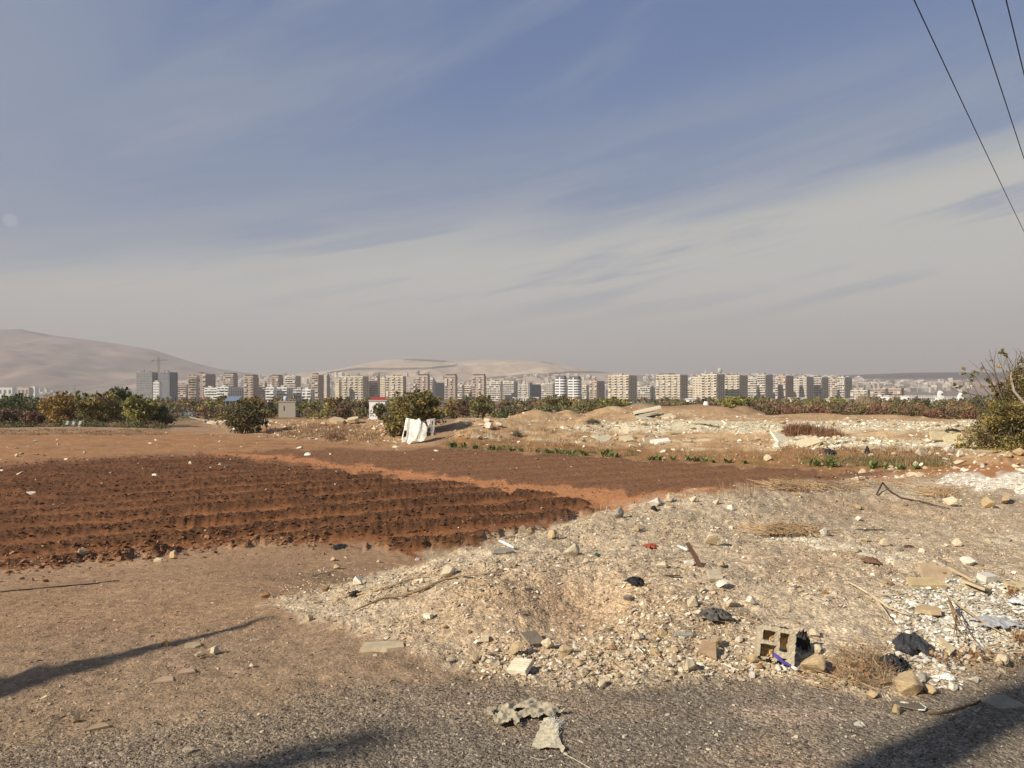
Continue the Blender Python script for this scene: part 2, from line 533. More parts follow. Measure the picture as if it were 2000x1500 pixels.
class MB:
    """collects pieces of geometry for ONE mesh"""
    def __init__(self):
        self.V, self.L, self.C, self.K = [], [], [], []
        self.n = 0

    def add(self, V, Fs, col=None):
        V = np.asarray(V, dtype=float).reshape(-1, 3)
        if isinstance(Fs, np.ndarray):
            self.L.append((Fs + self.n).ravel())
            self.C.append(np.full(len(Fs), Fs.shape[1]))
        else:
            for f in Fs:
                self.L.append(np.array(f) + self.n)
                self.C.append(np.array([len(f)]))
        self.V.append(V)
        if col is None:
            col = (1, 1, 1)
        self.K.append(np.broadcast_to(np.asarray(col, dtype=float), (len(V), 3)))
        self.n += len(V)
        return self

    def box(self, x0, x1, y0, y1, z0, z1, col=None, M=None):
        V = np.array([(x, y, z) for z in (z0, z1) for y in (y0, y1) for x in (x0, x1)], dtype=float)
        if M is not None:
            V = V @ np.array(M)[:3, :3].T + np.array(M)[:3, 3]
        return self.add(V, np.array([(0, 2, 3, 1), (4, 5, 7, 6), (0, 1, 5, 4), (1, 3, 7, 5), (3, 2, 6, 7), (2, 0, 4, 6)]), col)

    def tube(self, pts, rad, n=6, col=None, cap=True):
        P = np.asarray(pts, dtype=float)
        rad = np.broadcast_to(np.asarray(rad, dtype=float), (len(P),))
        V = []
        up = np.array([.13, .21, .97])
        for i, p in enumerate(P):
            t = P[min(i + 1, len(P) - 1)] - P[max(i - 1, 0)]
            t = t / (np.linalg.norm(t) + 1e-9)
            a = np.cross(t, up)
            if np.linalg.norm(a) < .05:
                a = np.cross(t, (1, 0, 0))
            a /= np.linalg.norm(a)
            b = np.cross(t, a)
            for k in range(n):
                th = 2 * math.pi * k / n
                V.append(p + rad[i] * (a * math.cos(th) + b * math.sin(th)))
        Fs = []
        for i in range(len(P) - 1):
            for k in range(n):
                Fs.append((i * n + k, i * n + (k + 1) % n, (i + 1) * n + (k + 1) % n, (i + 1) * n + k))
        if cap:
            Fs.append(tuple(range(n - 1, -1, -1)))
            Fs.append(tuple((len(P) - 1) * n + k for k in range(n)))
        return self.add(V, Fs, col)

    def mesh(self, name, mat, smooth=False):
        return mesh_np(name, np.concatenate(self.V), np.concatenate(self.L), np.concatenate(self.C), [mat], np.concatenate(self.K), smooth)

    def obj(self, name, mat, parent=None, smooth=False):
        return link(name, self.mesh(name, mat, smooth), parent)


def link(name, me, parent=None, loc=None, rot=None, scale=None):
    o = bpy.data.objects.new(name, me)
    COL.objects.link(o)
    if parent is not None:
        o.parent = parent
    if loc is not None:
        o.location = tuple(float(v) for v in loc)
    if rot is not None:
        o.rotation_euler = rot
    if scale is not None:
        o.scale = scale
    return o


def tag(o, label=None, cat=None, group=None, kind=None):
    for k, v in (('label', label), ('category', cat), ('group', group), ('kind', kind)):
        if v:
            o[k] = v
    return o


def empty(name, loc, rz=0.0):
    o = bpy.data.objects.new(name, None)
    COL.objects.link(o)
    o.location = tuple(float(v) for v in loc)
    o.rotation_euler = (0, 0, rz)
    o.empty_display_size = 0.3
    return o


def copy_tree(o, parent=None):
    c = o.copy()
    COL.objects.link(c)
    if parent is not None:
        c.parent = parent
    for ch in list(o.children):
        copy_tree(ch, c)
    return c


# ------------------------------------------------------------------ materials
def base_mat(name):
    m = bpy.data.materials.new(name)
    m.use_nodes = True
    g = NT(m.node_tree)
    b = m.node_tree.nodes['Principled BSDF']
    b.inputs['Roughness'].default_value = 0.9
    b.inputs['Specular IOR Level'].default_value = 0.2
    return m, g, b


def geo_pos(g):
    return g.new('ShaderNodeNewGeometry').outputs['Position']


def obj_co(g):
    return g.new('ShaderNodeTexCoord').outputs['Object']


def attr(g, nm, typ='GEOMETRY'):
    nd = g.new('ShaderNodeAttribute', attribute_name=nm, attribute_type=typ)
    return nd


def bump(g, b, h, strength=0.5, dist=0.02):
    nd = g.new('ShaderNodeBump')
    nd.inputs['Strength'].default_value = strength
    nd.inputs['Distance'].default_value = dist
    g.put(nd.inputs['Height'], h)
    g.l.new(nd.outputs[0], b.inputs['Normal'])


def ground_mat():
    m, g, b = base_mat('ground')
    P = geo_pos(g)
    c = attr(g, 'Col').outputs['Color']
    grav = attr(g, 'grav').outputs['Fac']
    n1 = g.noise(P, 0.9, 5, .6)
    n2 = g.noise(P, 9.0, 5, .65)
    n3 = g.noise(P, 60.0, 3, .6)
    v = g.new('ShaderNodeTexVoronoi')
    g.put(v.inputs['Vector'], P)
    v.inputs['Scale'].default_value = 42.0
    v.inputs['Randomness'].default_value = 1.0
    v2 = g.new('ShaderNodeTexVoronoi')
    g.put(v2.inputs['Vector'], P)
    v2.inputs['Scale'].default_value = 110.0
    k = g.math('MULTIPLY', g.smooth(n1, .25, .75, .88, 1.12), g.smooth(n2, .25, .75, .78, 1.22))
    k = g.math('MULTIPLY', k, g.smooth(n3, .2, .8, .80, 1.20))
    s1 = g.new('ShaderNodeSeparateColor')
    g.l.new(v.outputs['Color'], s1.inputs[0])
    s2 = g.new('ShaderNodeSeparateColor')
    g.l.new(v2.outputs['Color'], s2.inputs[0])
    gv = g.math('MULTIPLY', g.smooth(s1.outputs[0], 0, 1, .80, 1.25), g.smooth(s2.outputs[0], 0, 1, .68, 1.35))
    gv = g.math('ADD', g.math('MULTIPLY', g.math('SUBTRACT', gv, 1.0), grav), 1.0)
    k = g.math('MULTIPLY', k, gv)
    sc = g.new('ShaderNodeVectorMath', operation='SCALE')
    g.l.new(c, sc.inputs[0])
    g.l.new(k, sc.inputs['Scale'])
    g.l.new(sc.outputs[0], b.inputs['Base Color'])
    b.inputs['Roughness'].default_value = .95
    b.inputs['Specular IOR Level'].default_value = .12
    h = g.math('ADD', g.math('MULTIPLY', n3, .35), g.math('MULTIPLY', g.math('SUBTRACT', 1.0, v.outputs['Distance']), g.math('MULTIPLY', grav, .6)))
    h = g.math('ADD', h, g.math('MULTIPLY', g.math('SUBTRACT', 1.0, v2.outputs['Distance']), g.math('MULTIPLY', grav, .3)))
    bump(g, b, h, .8, .018)
    return m


def tint_mat(name, typ='GEOMETRY', rough=.9, var=.25, scale=14, bumpd=.01, spec=.15, an='Col'):
    """colour from a per-point or per-copy attribute, broken up with noise"""
    m, g, b = base_mat(name)
    P = obj_co(g)
    c = attr(g, an, typ).outputs['Color']
    n = g.noise(P, scale, 5, .65)
    n2 = g.noise(P, scale * 6, 3, .6)
    k = g.math('MULTIPLY', g.smooth(n, .2, .8, 1 - var, 1 + var), g.smooth(n2, .2, .8, 1 - var * .5, 1 + var * .5))
    sc = g.new('ShaderNodeVectorMath', operation='SCALE')
    g.l.new(c, sc.inputs[0])
    g.l.new(k, sc.inputs['Scale'])
    g.l.new(sc.outputs[0], b.inputs['Base Color'])
    b.inputs['Roughness'].default_value = rough
    b.inputs['Specular IOR Level'].default_value = spec
    if bumpd:
        bump(g, b, g.math('ADD', n, g.math('MULTIPLY', n2, .3)), .7, bumpd)
    return m


def leaf_mat(name, trans=.25):
    m, g, b = base_mat(name)
    c = attr(g, 'Col').outputs['Color']
    b.inputs['Roughness'].default_value = .6
    b.inputs['Specular IOR Level'].default_value = .25
    g.l.new(c, b.inputs['Base Color'])
    tr = g.new('ShaderNodeBsdfTranslucent')
    g.l.new(c, tr.inputs['Color'])
    mx = g.new('ShaderNodeMixShader')
    mx.inputs[0].default_value = trans
    out = [n for n in g.n if n.type == 'OUTPUT_MATERIAL'][0]
    g.l.new(b.outputs[0], mx.inputs[1])
    g.l.new(tr.outputs[0], mx.inputs[2])
    g.l.new(mx.outputs[0], out.inputs[0])
    return m


M_GROUND = ground_mat()
M_STONE = tint_mat('stone', 'OBJECT', .95, .22, 9, .012, an='tint')
M_PEB = tint_mat('pebble', 'INSTANCER', .95, .18, 2.5, 0, an='tint')
M_COL = tint_mat('weathered', 'GEOMETRY', .9, .18, 8, .006)
M_SMOOTH = tint_mat('painted', 'GEOMETRY', .55, .08, 6, .001, spec=.35)
M_BARK = tint_mat('bark', 'GEOMETRY', .95, .3, 22, .008)
M_LEAF = leaf_mat('leaves')
M_GRASS = leaf_mat('dry_grass', .2)
M_FACADE = tint_mat('facade', 'GEOMETRY', .9, .12, .35, 0)

# ------------------------------------------------------------------ the ground sheet
RN = np.array
rows = list(np.array([0.15, .6, 1.1, 1.6, 2.0, 2.3, 2.6]))
r = 2.8
while r < 12:
    rows.append(r)
    r *= 1.0046
while r < 135:
    rows.append(r)
    r *= 1.0073
while r < 420:
    rows.append(r)
    r *= 1.025
while r < 14000:
    rows.append(r)
    r *= 1.12
rows = np.array(rows)
th_f = np.radians(np.linspace(-40, 40, 960))
th_c = np.radians(np.linspace(40, 320, 90)[1:-1])
TH = np.concatenate([th_f, th_c])
nt, nr = len(TH), len(rows)
RR, TT = np.meshgrid(rows, TH, indexing='ij')
# ragged spacing hides the grid
GX = RR * np.sin(TT)
GY = RR * np.cos(TT)
GZ, GM = Hfull(GX.ravel(), GY.ravel(), True)
GX, GY = GX.ravel(), GY.ravel()
GRR = RR.ravel()


_GZ2 = GZ.reshape(nr, nt)
_GM2 = {k_: v_.reshape(nr, nt).astype(np.float32) for k_, v_ in GM.items()}
_NF = len(th_f)
_Hexact = Hfull


def Hfull(X, Y, want=False):
    """ground height (and zones) read back from the finished sheet"""
    X = np.asarray(X, dtype=float)
    Y = np.asarray(Y, dtype=float)
    R = np.sqrt(X * X + Y * Y)
    th = np.arctan2(X, Y)
    ft = np.mod(th - th_f[0], 2 * math.pi)
    ft = np.clip(ft / (th_f[1] - th_f[0]), 0, _NF - 1.001)
    a = ft.astype(np.int64)
    u = ft - a
    i0 = np.clip(np.searchsorted(rows, R) - 1, 0, nr - 2)
    v = np.clip((R - rows[i0]) / (rows[i0 + 1] - rows[i0]), 0, 1)

    def rd(T):
        return (T[i0, a] * (1 - u) + T[i0, a + 1] * u) * (1 - v) + (T[i0 + 1, a] * (1 - u) + T[i0 + 1, a + 1] * u) * v
    z = rd(_GZ2)
    if want:
        return z, {k_: rd(v_) for k_, v_ in _GM2.items()}
    return z


def lay(base, m, c, f=1.0):
    c = np.asarray(c)
    k = (m * f)[:, None]
    return base * (1 - k) + (c if c.ndim > 1 else c[None, :]) * k


def ground_colour(X, Y, m):
    n = fbm(X / 1.7, Y / 1.7, 4, 41)
    nb = fbm(X / 6, Y / 6, 3, 42)
    nf = fbm(X / .35, Y / .35, 3, 43)
    R = np.sqrt(X * X + Y * Y)
    c = np.ones((len(X), 3)) * A(162, 130, 98)
    c = lay(c, sstep(nb + n * .5, -.2, .5), A(176, 142, 108))
    c = lay(c, sstep(n, 0.1, .6) * .5, A(150, 122, 92))
    # grey-brown towards the road on the left
    c = lay(c, sstep(R, 8.5, 5.0) * .75, A(150, 128, 102))
    c = lay(c, sstep(R, 95, 130), A(130, 112, 82))
    c = lay(c, m['dry'], A(166, 124, 86))
    c = lay(c, m['dry'] * sstep(fbm(X / 3, Y / 1.2, 3, 44), 0, .5) * .6, A(140, 102, 66))
    c = lay(c, m['orange'], A(176, 124, 80))
    c = lay(c, m['left_rubble'], A(178, 138, 96))
    c = lay(c, m['rubble'], A(190, 156, 114))
    c = lay(c, m['rubble'] * sstep(fbm(X / 4, Y / 2.5, 4, 45), -.05, .35) * .55, A(158, 118, 80))
    c = lay(c, m['rubble'] * sstep(fbm(X / 2, Y / 2, 4, 46), .1, .45) * .7, A(214, 196, 158))
    c = lay(c, m['white1'], A(212, 196, 162))
    c = lay(c, m['white2'], A(214, 200, 168), .9)
    c = lay(c, m['grass'], A(158, 116, 72), .9)
    c = lay(c, m['grass'] * sstep(n, 0, .5) * .6, A(118, 98, 52))
    c = lay(c, m['path'], A(186, 128, 84))
    fr = furrow(X, Y)
    rid = sstep(fr, -.55, .5)
    c = lay(c, m['brown'], A(128, 92, 64))
    c = lay(c, m['brown'] * (1 - rid) * .45, A(150, 104, 70))
    c = lay(c, m['brown'] * sstep(nf, .1, .5) * .4, A(100, 70, 48))
    c = lay(c, m['plough'], A(146, 96, 60))
    struct = sstep(X, -17, -7) * sstep(Y, 38, 27)
    rr = rid * struct + (1 - struct) * (.55 + .45 * sstep(n, -.3, .4))
    c = lay(c, m['plough'] * rr, A(98, 67, 44))
    c = lay(c, m['plough'] * sstep(nf, 0, .5) * .45, A(76, 51, 36))
    c = lay(c, m['plough'] * sstep(nb, .15, .5) * .4 * sstep(-X, 2, 10), A(112, 74, 48))
    c = lay(c, m['bank'], A(186, 166, 136))
    c = lay(c, m['bank'] * sstep(n + nf * .5, -.1, .5) * .6, A(202, 184, 154))
    c = lay(c, m['bank'] * sstep(nb + n * .6, .05, .5) * .65, A(170, 142, 110))
    c = lay(c, m['bank'] * sstep(-nb - n * .4, .2, .55) * .45, A(150, 130, 100))
    near = np.exp(-(((X - .4) / .8) ** 2 + ((Y - 5.8) / .7) ** 2))
    c = lay(c, m['bank'] * near * .6, A(182, 146, 108))
    c = lay(c, m['limeline'], A(222, 208, 178), .85)
    c = lay(c, m['chips'], A(196, 184, 156), .9)
    c = lay(c, m['lime'], A(236, 224, 200), .95)
    asp = m['asphalt']
    c = lay(c, asp, A(131, 119, 101))
    c = lay(c, asp * sstep(nf + n, -.1, .7) * .5, A(144, 130, 110))
    c = lay(c, asp * sstep(n * 1.2 + nb, .12, .6) * .6, A(162, 136, 108))
    c = lay(c, asp * sstep(Y * .9 - .35 * X, 3.2, 4.6) * sstep(-X, -.4, 1.4) * .55, A(154, 128, 98))
    for px, py, rx, ry, cc in ((1000, 1378, .55, .16, (158, 136, 112)), (1540, 1392, .38, .12, (182, 158, 132)), (1215, 1390, .25, .1, (160, 138, 112))):
        Yp = EYE * F / (py - HOR)
        Xp = (px - 1000) / F * Yp
        q = np.exp(-(((X - Xp) / rx) ** 2 + ((Y - Yp) / ry) ** 2) + nf * .6)
        c = lay(c, np.clip(q, 0, 1) * asp * .8, A(*cc))
    return np.clip(c, .01, .85)


GC = ground_colour(GX, GY, GM)
grav = np.clip(.5 + .75 * GM['asphalt'] + .3 * GM['bank'] + .5 * GM['chips'], 0, 1) * (1 - GM['plough']) * (1 - GM['brown'])
grav = grav * sstep(GRR, 40, 12) + .15 * GM['rubble']

i = np.arange(nr - 1)[:, None]
j = np.arange(nt)[None, :]
j2 = (j + 1) % nt
quads = np.stack([i * nt + j, i * nt + j2, (i + 1) * nt + j2, (i + 1) * nt + j], -1).reshape(-1, 4)
fc = quads[:, 0]
ZN = ['asphalt', 'bank', 'plough', 'path', 'brown', 'dry', 'rubble']
stack = np.stack([GM[k] for k in ZN] + [np.full(len(GX), .5)], 1)[fc]
stack[:, 1] = np.maximum(stack[:, 1], np.maximum(GM['chips'], GM['limeline'])[fc])
stack[:, 6] = np.maximum(stack[:, 6], GM['white1'][fc])
zid = np.argmax(stack, 1)
R_f = GRR[fc]
zid[(zid == 7) & (R_f > 120)] = 8
zid[(zid == 7) & (GM['grass'][fc] > .5)] = 9
names = ['road', 'rubble_bank', 'ploughed_field', 'field_path', 'harrowed_field', 'fallow_field', 'rubble_ground', 'dirt_ground', 'plain', 'grassy_verge']
allV = np.stack([GX, GY, GZ], 1)
# centre cap closing the polar sheet
cap = np.arange(nt)[::-1]
for z_, nm in enumerate(names):
    q = quads[zid == z_]
    if not len(q):
        continue
    used, inv = np.unique(q, return_inverse=True)
    loops = inv.reshape(-1)
    counts = np.full(len(q), 4)
    if z_ == 0:
        pos = np.searchsorted(used, cap)
        loops = np.concatenate([loops, pos])
        counts = np.concatenate([counts, [nt]])
    me = mesh_np(nm, allV[used], loops, counts, [M_GROUND], GC[used], True, attrs={'grav': grav[used]})
    tag(link(nm, me), kind='structure')

# ------------------------------------------------------------------ hills
def hill(name, prof, D, Lf, Lb, colf, nx=220, ny=70, rough=1.0, seed=0, ext=0):
    """prof: list of (px, py) of the skyline; D: distance of the crest; Lf / Lb: reach towards / away from us"""
    P = np.array(prof, dtype=float)
    px = np.linspace(P[0, 0], P[-1, 0], nx)
    py = np.interp(px, P[:, 0], P[:, 1])
    hz = (HOR - py) / F * D + EYE
    ts = np.concatenate([-Lf * np.linspace(1, 0, ny) ** 1.2, Lb * np.linspace(0, 1, 25)[1:] ** 1.3])
    T, U = np.meshgrid(ts, np.arange(nx), indexing='ij')
    X0 = ((px - 1000) / F * D)[U]
    Hs = hz[U]
    Y = D + T
    f = np.where(T < 0, np.clip(1 + T / Lf, 0, 1), np.clip(1 - T / Lb, 0, 1))
    shp = f ** 1.15 * (1 - .25 * f) / .75
    gul = fbm(X0 / 420 + .15 * T / 420, T / 900, 4, 60 + seed, .55, ridged=True) * .16 + fbm(X0 / 130, T / 160, 4, 63 + seed) * .06
    z = -2.3 + (Hs + 2.3) * np.clip(shp + rough * gul * np.minimum(1, f * 4) * (1 - f ** 3) * 1.0, 0, 1.2)
    V = np.stack([X0, Y, z], -1).reshape(-1, 3)
    nxx = nx
    r_, c_ = len(ts), nxx
    i = np.arange(r_ - 1)[:, None]
    j = np.arange(c_ - 1)[None, :]
    q = np.stack([i * c_ + j, i * c_ + j + 1, (i + 1) * c_ + j + 1, (i + 1) * c_ + j], -1).reshape(-1, 4)
    cols = colf(V[:, 0], V[:, 1], V[:, 2])
    me = mesh_np(name, V, q.ravel(), np.full(len(q), 4), [M_GROUND], cols, True, attrs={'grav': np.zeros(len(V))})
    o = tag(link(name, me), kind='structure')
    return V.reshape(r_, c_, 3)


def polyline_mask(px, py, pts, w):
    P = np.array(pts, dtype=float)
    best = np.full(px.shape, 1e9)
    for k in range(len(P) - 1):
        x0, y0 = P[k]
        dx, dy = P[k + 1] - P[k]
        t = np.clip(((px - x0) * dx + (py - y0) * dy) / (dx * dx + dy * dy), 0, 1)
        best = np.minimum(best, np.hypot(px - x0 - t * dx, py - y0 - t * dy))
    return sstep(best, w, w * .4)


def hc_left(X, Y, z):
    px, py = proj(X, Y, z)
    n = fbm(X / 300, Y / 300, 5, 71)
    c = np.ones((len(X), 3)) * np.array([.27, .19, .14])
    c = lay(c, sstep(n, -.1, .4) * .6, np.array([.38, .275, .205]))
    c = lay(c, sstep(fbm(X / 120, Y / 200, 4, 72), .1, .5) * .6, np.array([.13, .095, .07]))
    c = lay(c, sstep(z, 60, 20) * .7, np.array([.17, .15, .11]))
    c = lay(c, sstep(np.abs(py - 733), 9, 3) * sstep(px, 130, 160) * sstep(px, 300, 250), np.array([.42, .30, .2]))
    c = lay(c, sstep(z, 48, 22) * sstep(fbm(X / 160, Y / 160, 4, 73), -.1, .2) * .8, np.array([.06, .07, .045]))
    c = lay(c, polyline_mask(px, py, [(0, 641), (30, 641), (60, 647), (95, 655)], 5) * .8, np.array([.06, .06, .05]))
    c = lay(c, sstep(fbm(X / 38, Y / 60, 3, 78), .12, .5) * .5, np.array([.11, .085, .065]))
    return c


def hc_mid(X, Y, z):
    px, py = proj(X, Y, z)
    n = fbm(X / 200, Y / 200, 5, 74)
    c = np.ones((len(X), 3)) * np.array([.50, .38, .26])
    c = lay(c, sstep(n, 0, .4) * .6, np.array([.62, .50, .36]))
    c = lay(c, sstep(fbm(X / 70, Y / 100, 4, 75), .1, .5) * .4, np.array([.2, .15, .11]))
    for pts in ([(900, 746), (960, 738), (1040, 732), (1120, 727), (1200, 727)], [(1058, 706), (1110, 713), (1165, 722)], [(640, 728), (700, 720), (760, 721), (840, 719), (890, 714)], [(790, 701), (870, 706)]):
        c = lay(c, polyline_mask(px, py, pts, 2.6) * .85, np.array([.07, .06, .05]))
    c = lay(c, sstep(z, 55, 25) * .6, np.array([.12, .11, .08]))
    c = lay(c, sstep(fbm(X / 34, Y / 60, 3, 79), .12, .5) * .45, np.array([.2, .15, .11]))
    return c


def hc_right(X, Y, z):
    px, py = proj(X, Y, z)
    n = fbm(X / 260, Y / 260, 5, 76)
    c = np.ones((len(X), 3)) * np.array([.25, .18, .13])
    c = lay(c, sstep(n, -.1, .3) * .5, np.array([.17, .14, .11]))
    c = lay(c, sstep(py, 744, 736) * sstep(px, 1560, 1700), np.array([.05, .05, .045]))
    c = lay(c, sstep(np.abs(py - 750), 7, 3) * sstep(px, 1600, 1700), np.array([.34, .24, .17]))
    return c


HL = hill('hill', [(-1500, 700), (-900, 668), (-500, 655), (-200, 650), (0, 644), (40, 643), (70, 649), (110, 656), (200, 667), (300, 683), (370, 706), (430, 721), (480, 728), (560, 738), (640, 752), (720, 770)], 4200, 1700, 900, hc_left, seed=1)
HM = hill('hill', [(380, 770), (440, 738), (520, 731), (600, 731), (680, 719), (720, 709), (770, 702), (800, 701), (850, 702), (900, 705), (960, 702), (1010, 703), (1060, 706), (1120, 718), (1180, 727), (1250, 732), (1320, 742), (1420, 770)], 3700, 1500, 800, hc_mid, seed=2)
HR = hill('hill', [(1050, 770), (1130, 742), (1230, 733), (1330, 733), (1450, 736), (1560, 737), (1640, 733), (1700, 731), (1780, 728), (1860, 727), (1900, 729), (2100, 722), (2500, 720), (3200, 745), (3600, 775)], 3300, 1700, 900, hc_right, seed=3)


def on_hill(HV, px, f):
    """a point of a hill's front slope under photo column px, f: 0 foot .. 1 crest"""
    r_ = int(f * 69)
    row = HV[r_]
    X = (px - 1000) / F * row[0, 1]
    z = np.interp(X, row[:, 0], row[:, 2])
    return X, row[0, 1], z


# ------------------------------------------------------------------ haze
rngh = random.Random(5)
hz = MB()
hz.box(-7800, 7800, -300, 5600, -5, 480)
M_HAZE = bpy.data.materials.new('haze')
M_HAZE.use_nodes = True
_g = NT(M_HAZE.node_tree)
_g.n.clear()
_o = _g.new('ShaderNodeOutputMaterial')
_v = _g.new('ShaderNodeVolumePrincipled')
_v.inputs['Color'].default_value = (0.80, 0.76, 0.74, 1)
_v.inputs['Density'].default_value = 2.1e-4
_v.inputs['Anisotropy'].default_value = 0.0
_g.l.new(_v.outputs[0], _o.inputs['Volume'])
tag(hz.obj('haze', M_HAZE), kind='stuff')

# ------------------------------------------------------------------ apartment blocks
GLASS = (.10, .10, .105)


def apartment(name, label, px0, px1, pxs, top, base, Y, col, side=None, style=0, seed=0, roof='dark', cat='apartment building', group=None, yaw=None, storeys=None):
    """px0..px1 the lit front, px1..pxs the right-hand side, seen from the camera"""
    rng = random.Random(seed)
    zb = -2.3
    zt = EYE + (HOR - top) / F * Y
    hgt = zt - zb
    th = math.radians(30 if yaw is None else yaw)
    W_ = max(3.0, (px1 - px0) / F * Y / math.cos(th))
    D_ = max(6.0, (pxs - px1) / F * Y / max(.2, math.sin(th)))
    xc = (px1 - 1000) / F * Y
    az = math.atan2(xc, Y)
    root = empty(name, (xc, Y, zb), -az - th)    # local origin: the near right corner; front runs to -x, depth to +y
    tag(root, label, cat, group)
    c = np.array(col)
    dark = c * .55
    pale = np.minimum(c * 1.22, .8)
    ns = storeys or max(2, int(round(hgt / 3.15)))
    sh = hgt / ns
    MB().box(-W_, 0, 0, D_, 0, hgt, c).obj('wall', M_FACADE, root)
    slab, rail, win = MB(), MB(), MB()
    nb = max(2, int(round(W_ / 4.2)))
    ndp = max(1, int(round(D_ / 4.5)))
    bays = [rng.choice('bbwwr') for _ in range(nb)]
    if style == 1:
        bays = ['b'] * nb
    if style == 2:
        bays = ['w'] * nb
    if style == 3:
        bays = ['b' if k % 2 == 0 else 'w' for k in range(nb)]
    bw = W_ / nb
    for s in range(ns):
        z0 = s * sh
        for k in range(nb):
            x0 = -W_ + k * bw
            if s == 0 and rng.random() < .5:
                win.box(x0 + .3, x0 + bw - .3, -.04, .15, .2, 2.6, GLASS)
                continue
            t = bays[k]
            if t == 'b' or t == 'r':
                d = 1.3 if t == 'b' else .7
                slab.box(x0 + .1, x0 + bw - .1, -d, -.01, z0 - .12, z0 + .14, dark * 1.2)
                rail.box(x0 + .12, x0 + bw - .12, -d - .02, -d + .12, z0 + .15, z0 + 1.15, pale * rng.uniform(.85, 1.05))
                if rng.random() < .22:
                    rail.box(x0 + .2, x0 + bw - .2, -d + .14, -d + .24, z0 + 1.2, z0 + sh - .2, np.array(rng.choice([(.5, .48, .42), (.35, .3, .25), (.25, .3, .35), (.55, .5, .45)])))
                win.box(x0 + .4, x0 + bw - .4, -.05, .1, z0 + .5, z0 + sh - .45, GLASS)
            else:
                w = bw * rng.choice([.22, .28])
                for cx in ((x0 + bw * .28, x0 + bw * .72) if bw > 3.4 else (x0 + bw * .5,)):
                    win.box(cx - w * .55, cx + w * .55, -.05, .1, z0 + .95, z0 + sh - .65, np.array(GLASS) * rng.uniform(.6, 2.2))
        if pxs - px1 > 3:
            for k in range(ndp):
                y0 = k * D_ / ndp
                yy = D_ / ndp
                if style in (1, 3) or (k + seed) % 2 == 0:
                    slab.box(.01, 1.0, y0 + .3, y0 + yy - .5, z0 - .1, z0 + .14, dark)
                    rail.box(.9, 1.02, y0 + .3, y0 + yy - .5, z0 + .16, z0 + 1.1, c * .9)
                win.box(-.1, .05, y0 + yy * .28, y0 + yy * .66, z0 + .8, z0 + sh - .6, GLASS)
    if slab.n:
        tag(slab.obj('balcony_slab', M_FACADE, root), kind='stuff')
        tag(rail.obj('balcony_railing', M_FACADE, root), kind='stuff')
    tag(win.obj('window', M_FACADE, root), kind='stuff')
    # roof: parapet, stair house, tanks, dishes
    par = MB()
    par.box(-W_ - .1, .1, -.1, .2, hgt, hgt + .9, pale * .95)
    par.box(-.2, .1, .2, D_, hgt, hgt + .9, c * .9)
    par.box(-W_ - .1, -W_ + .2, .2, D_, hgt, hgt + .9, c * .9)
    par.obj('parapet', M_FACADE, root)
    if roof == 'cap':
        b = MB()
        b.box(-W_ + .2, -.3, .6, D_ - .5, hgt + 2.5, hgt + 3.0, (.13, .12, .12))
        b.box(-W_ + .6, -.7, 1.2, D_ - 1, hgt, hgt + 2.5, (.16, .15, .14))
        b.obj('roof_canopy', M_FACADE, root)
    else:
        b = MB()
        sx = -W_ * rng.uniform(.3, .7)
        b.box(sx - 2, sx + 2, 1.5, 6, hgt, hgt + 3.0, c * .85)
        b.obj('stair_house', M_FACADE, root)
        b = MB()
        for k in range(rng.randint(2, 5) if W_ > 14 else 2):
            tx = -W_ * rng.uniform(.05, .95)
            tz = rng.uniform(.6, 1.6)
            b.box(tx - .8, tx + .8, .8, 2.4, hgt + .1, hgt + .9 + tz, rng.choice([(.5, .47, .42), (.12, .11, .11), (.3, .22, .18)]))
        tag(b.obj('water_tank', M_FACADE, root), kind='stuff')
        if roof == 'awning':
            b = MB()
            b.box(-W_ * .9, -W_ * .3, .3, 5, hgt + 2.3, hgt + 2.6, (.12, .10, .10))
            b.box(-W_ * .9, -W_ * .9 + .3, .3, .6, hgt, hgt + 2.3, (.12, .10, .10))
            b.box(-W_ * .3 - .3, -W_ * .3, .3, .6, hgt, hgt + 2.3, (.12, .10, .10))
            b.obj('roof_awning', M_FACADE, root)
    return root


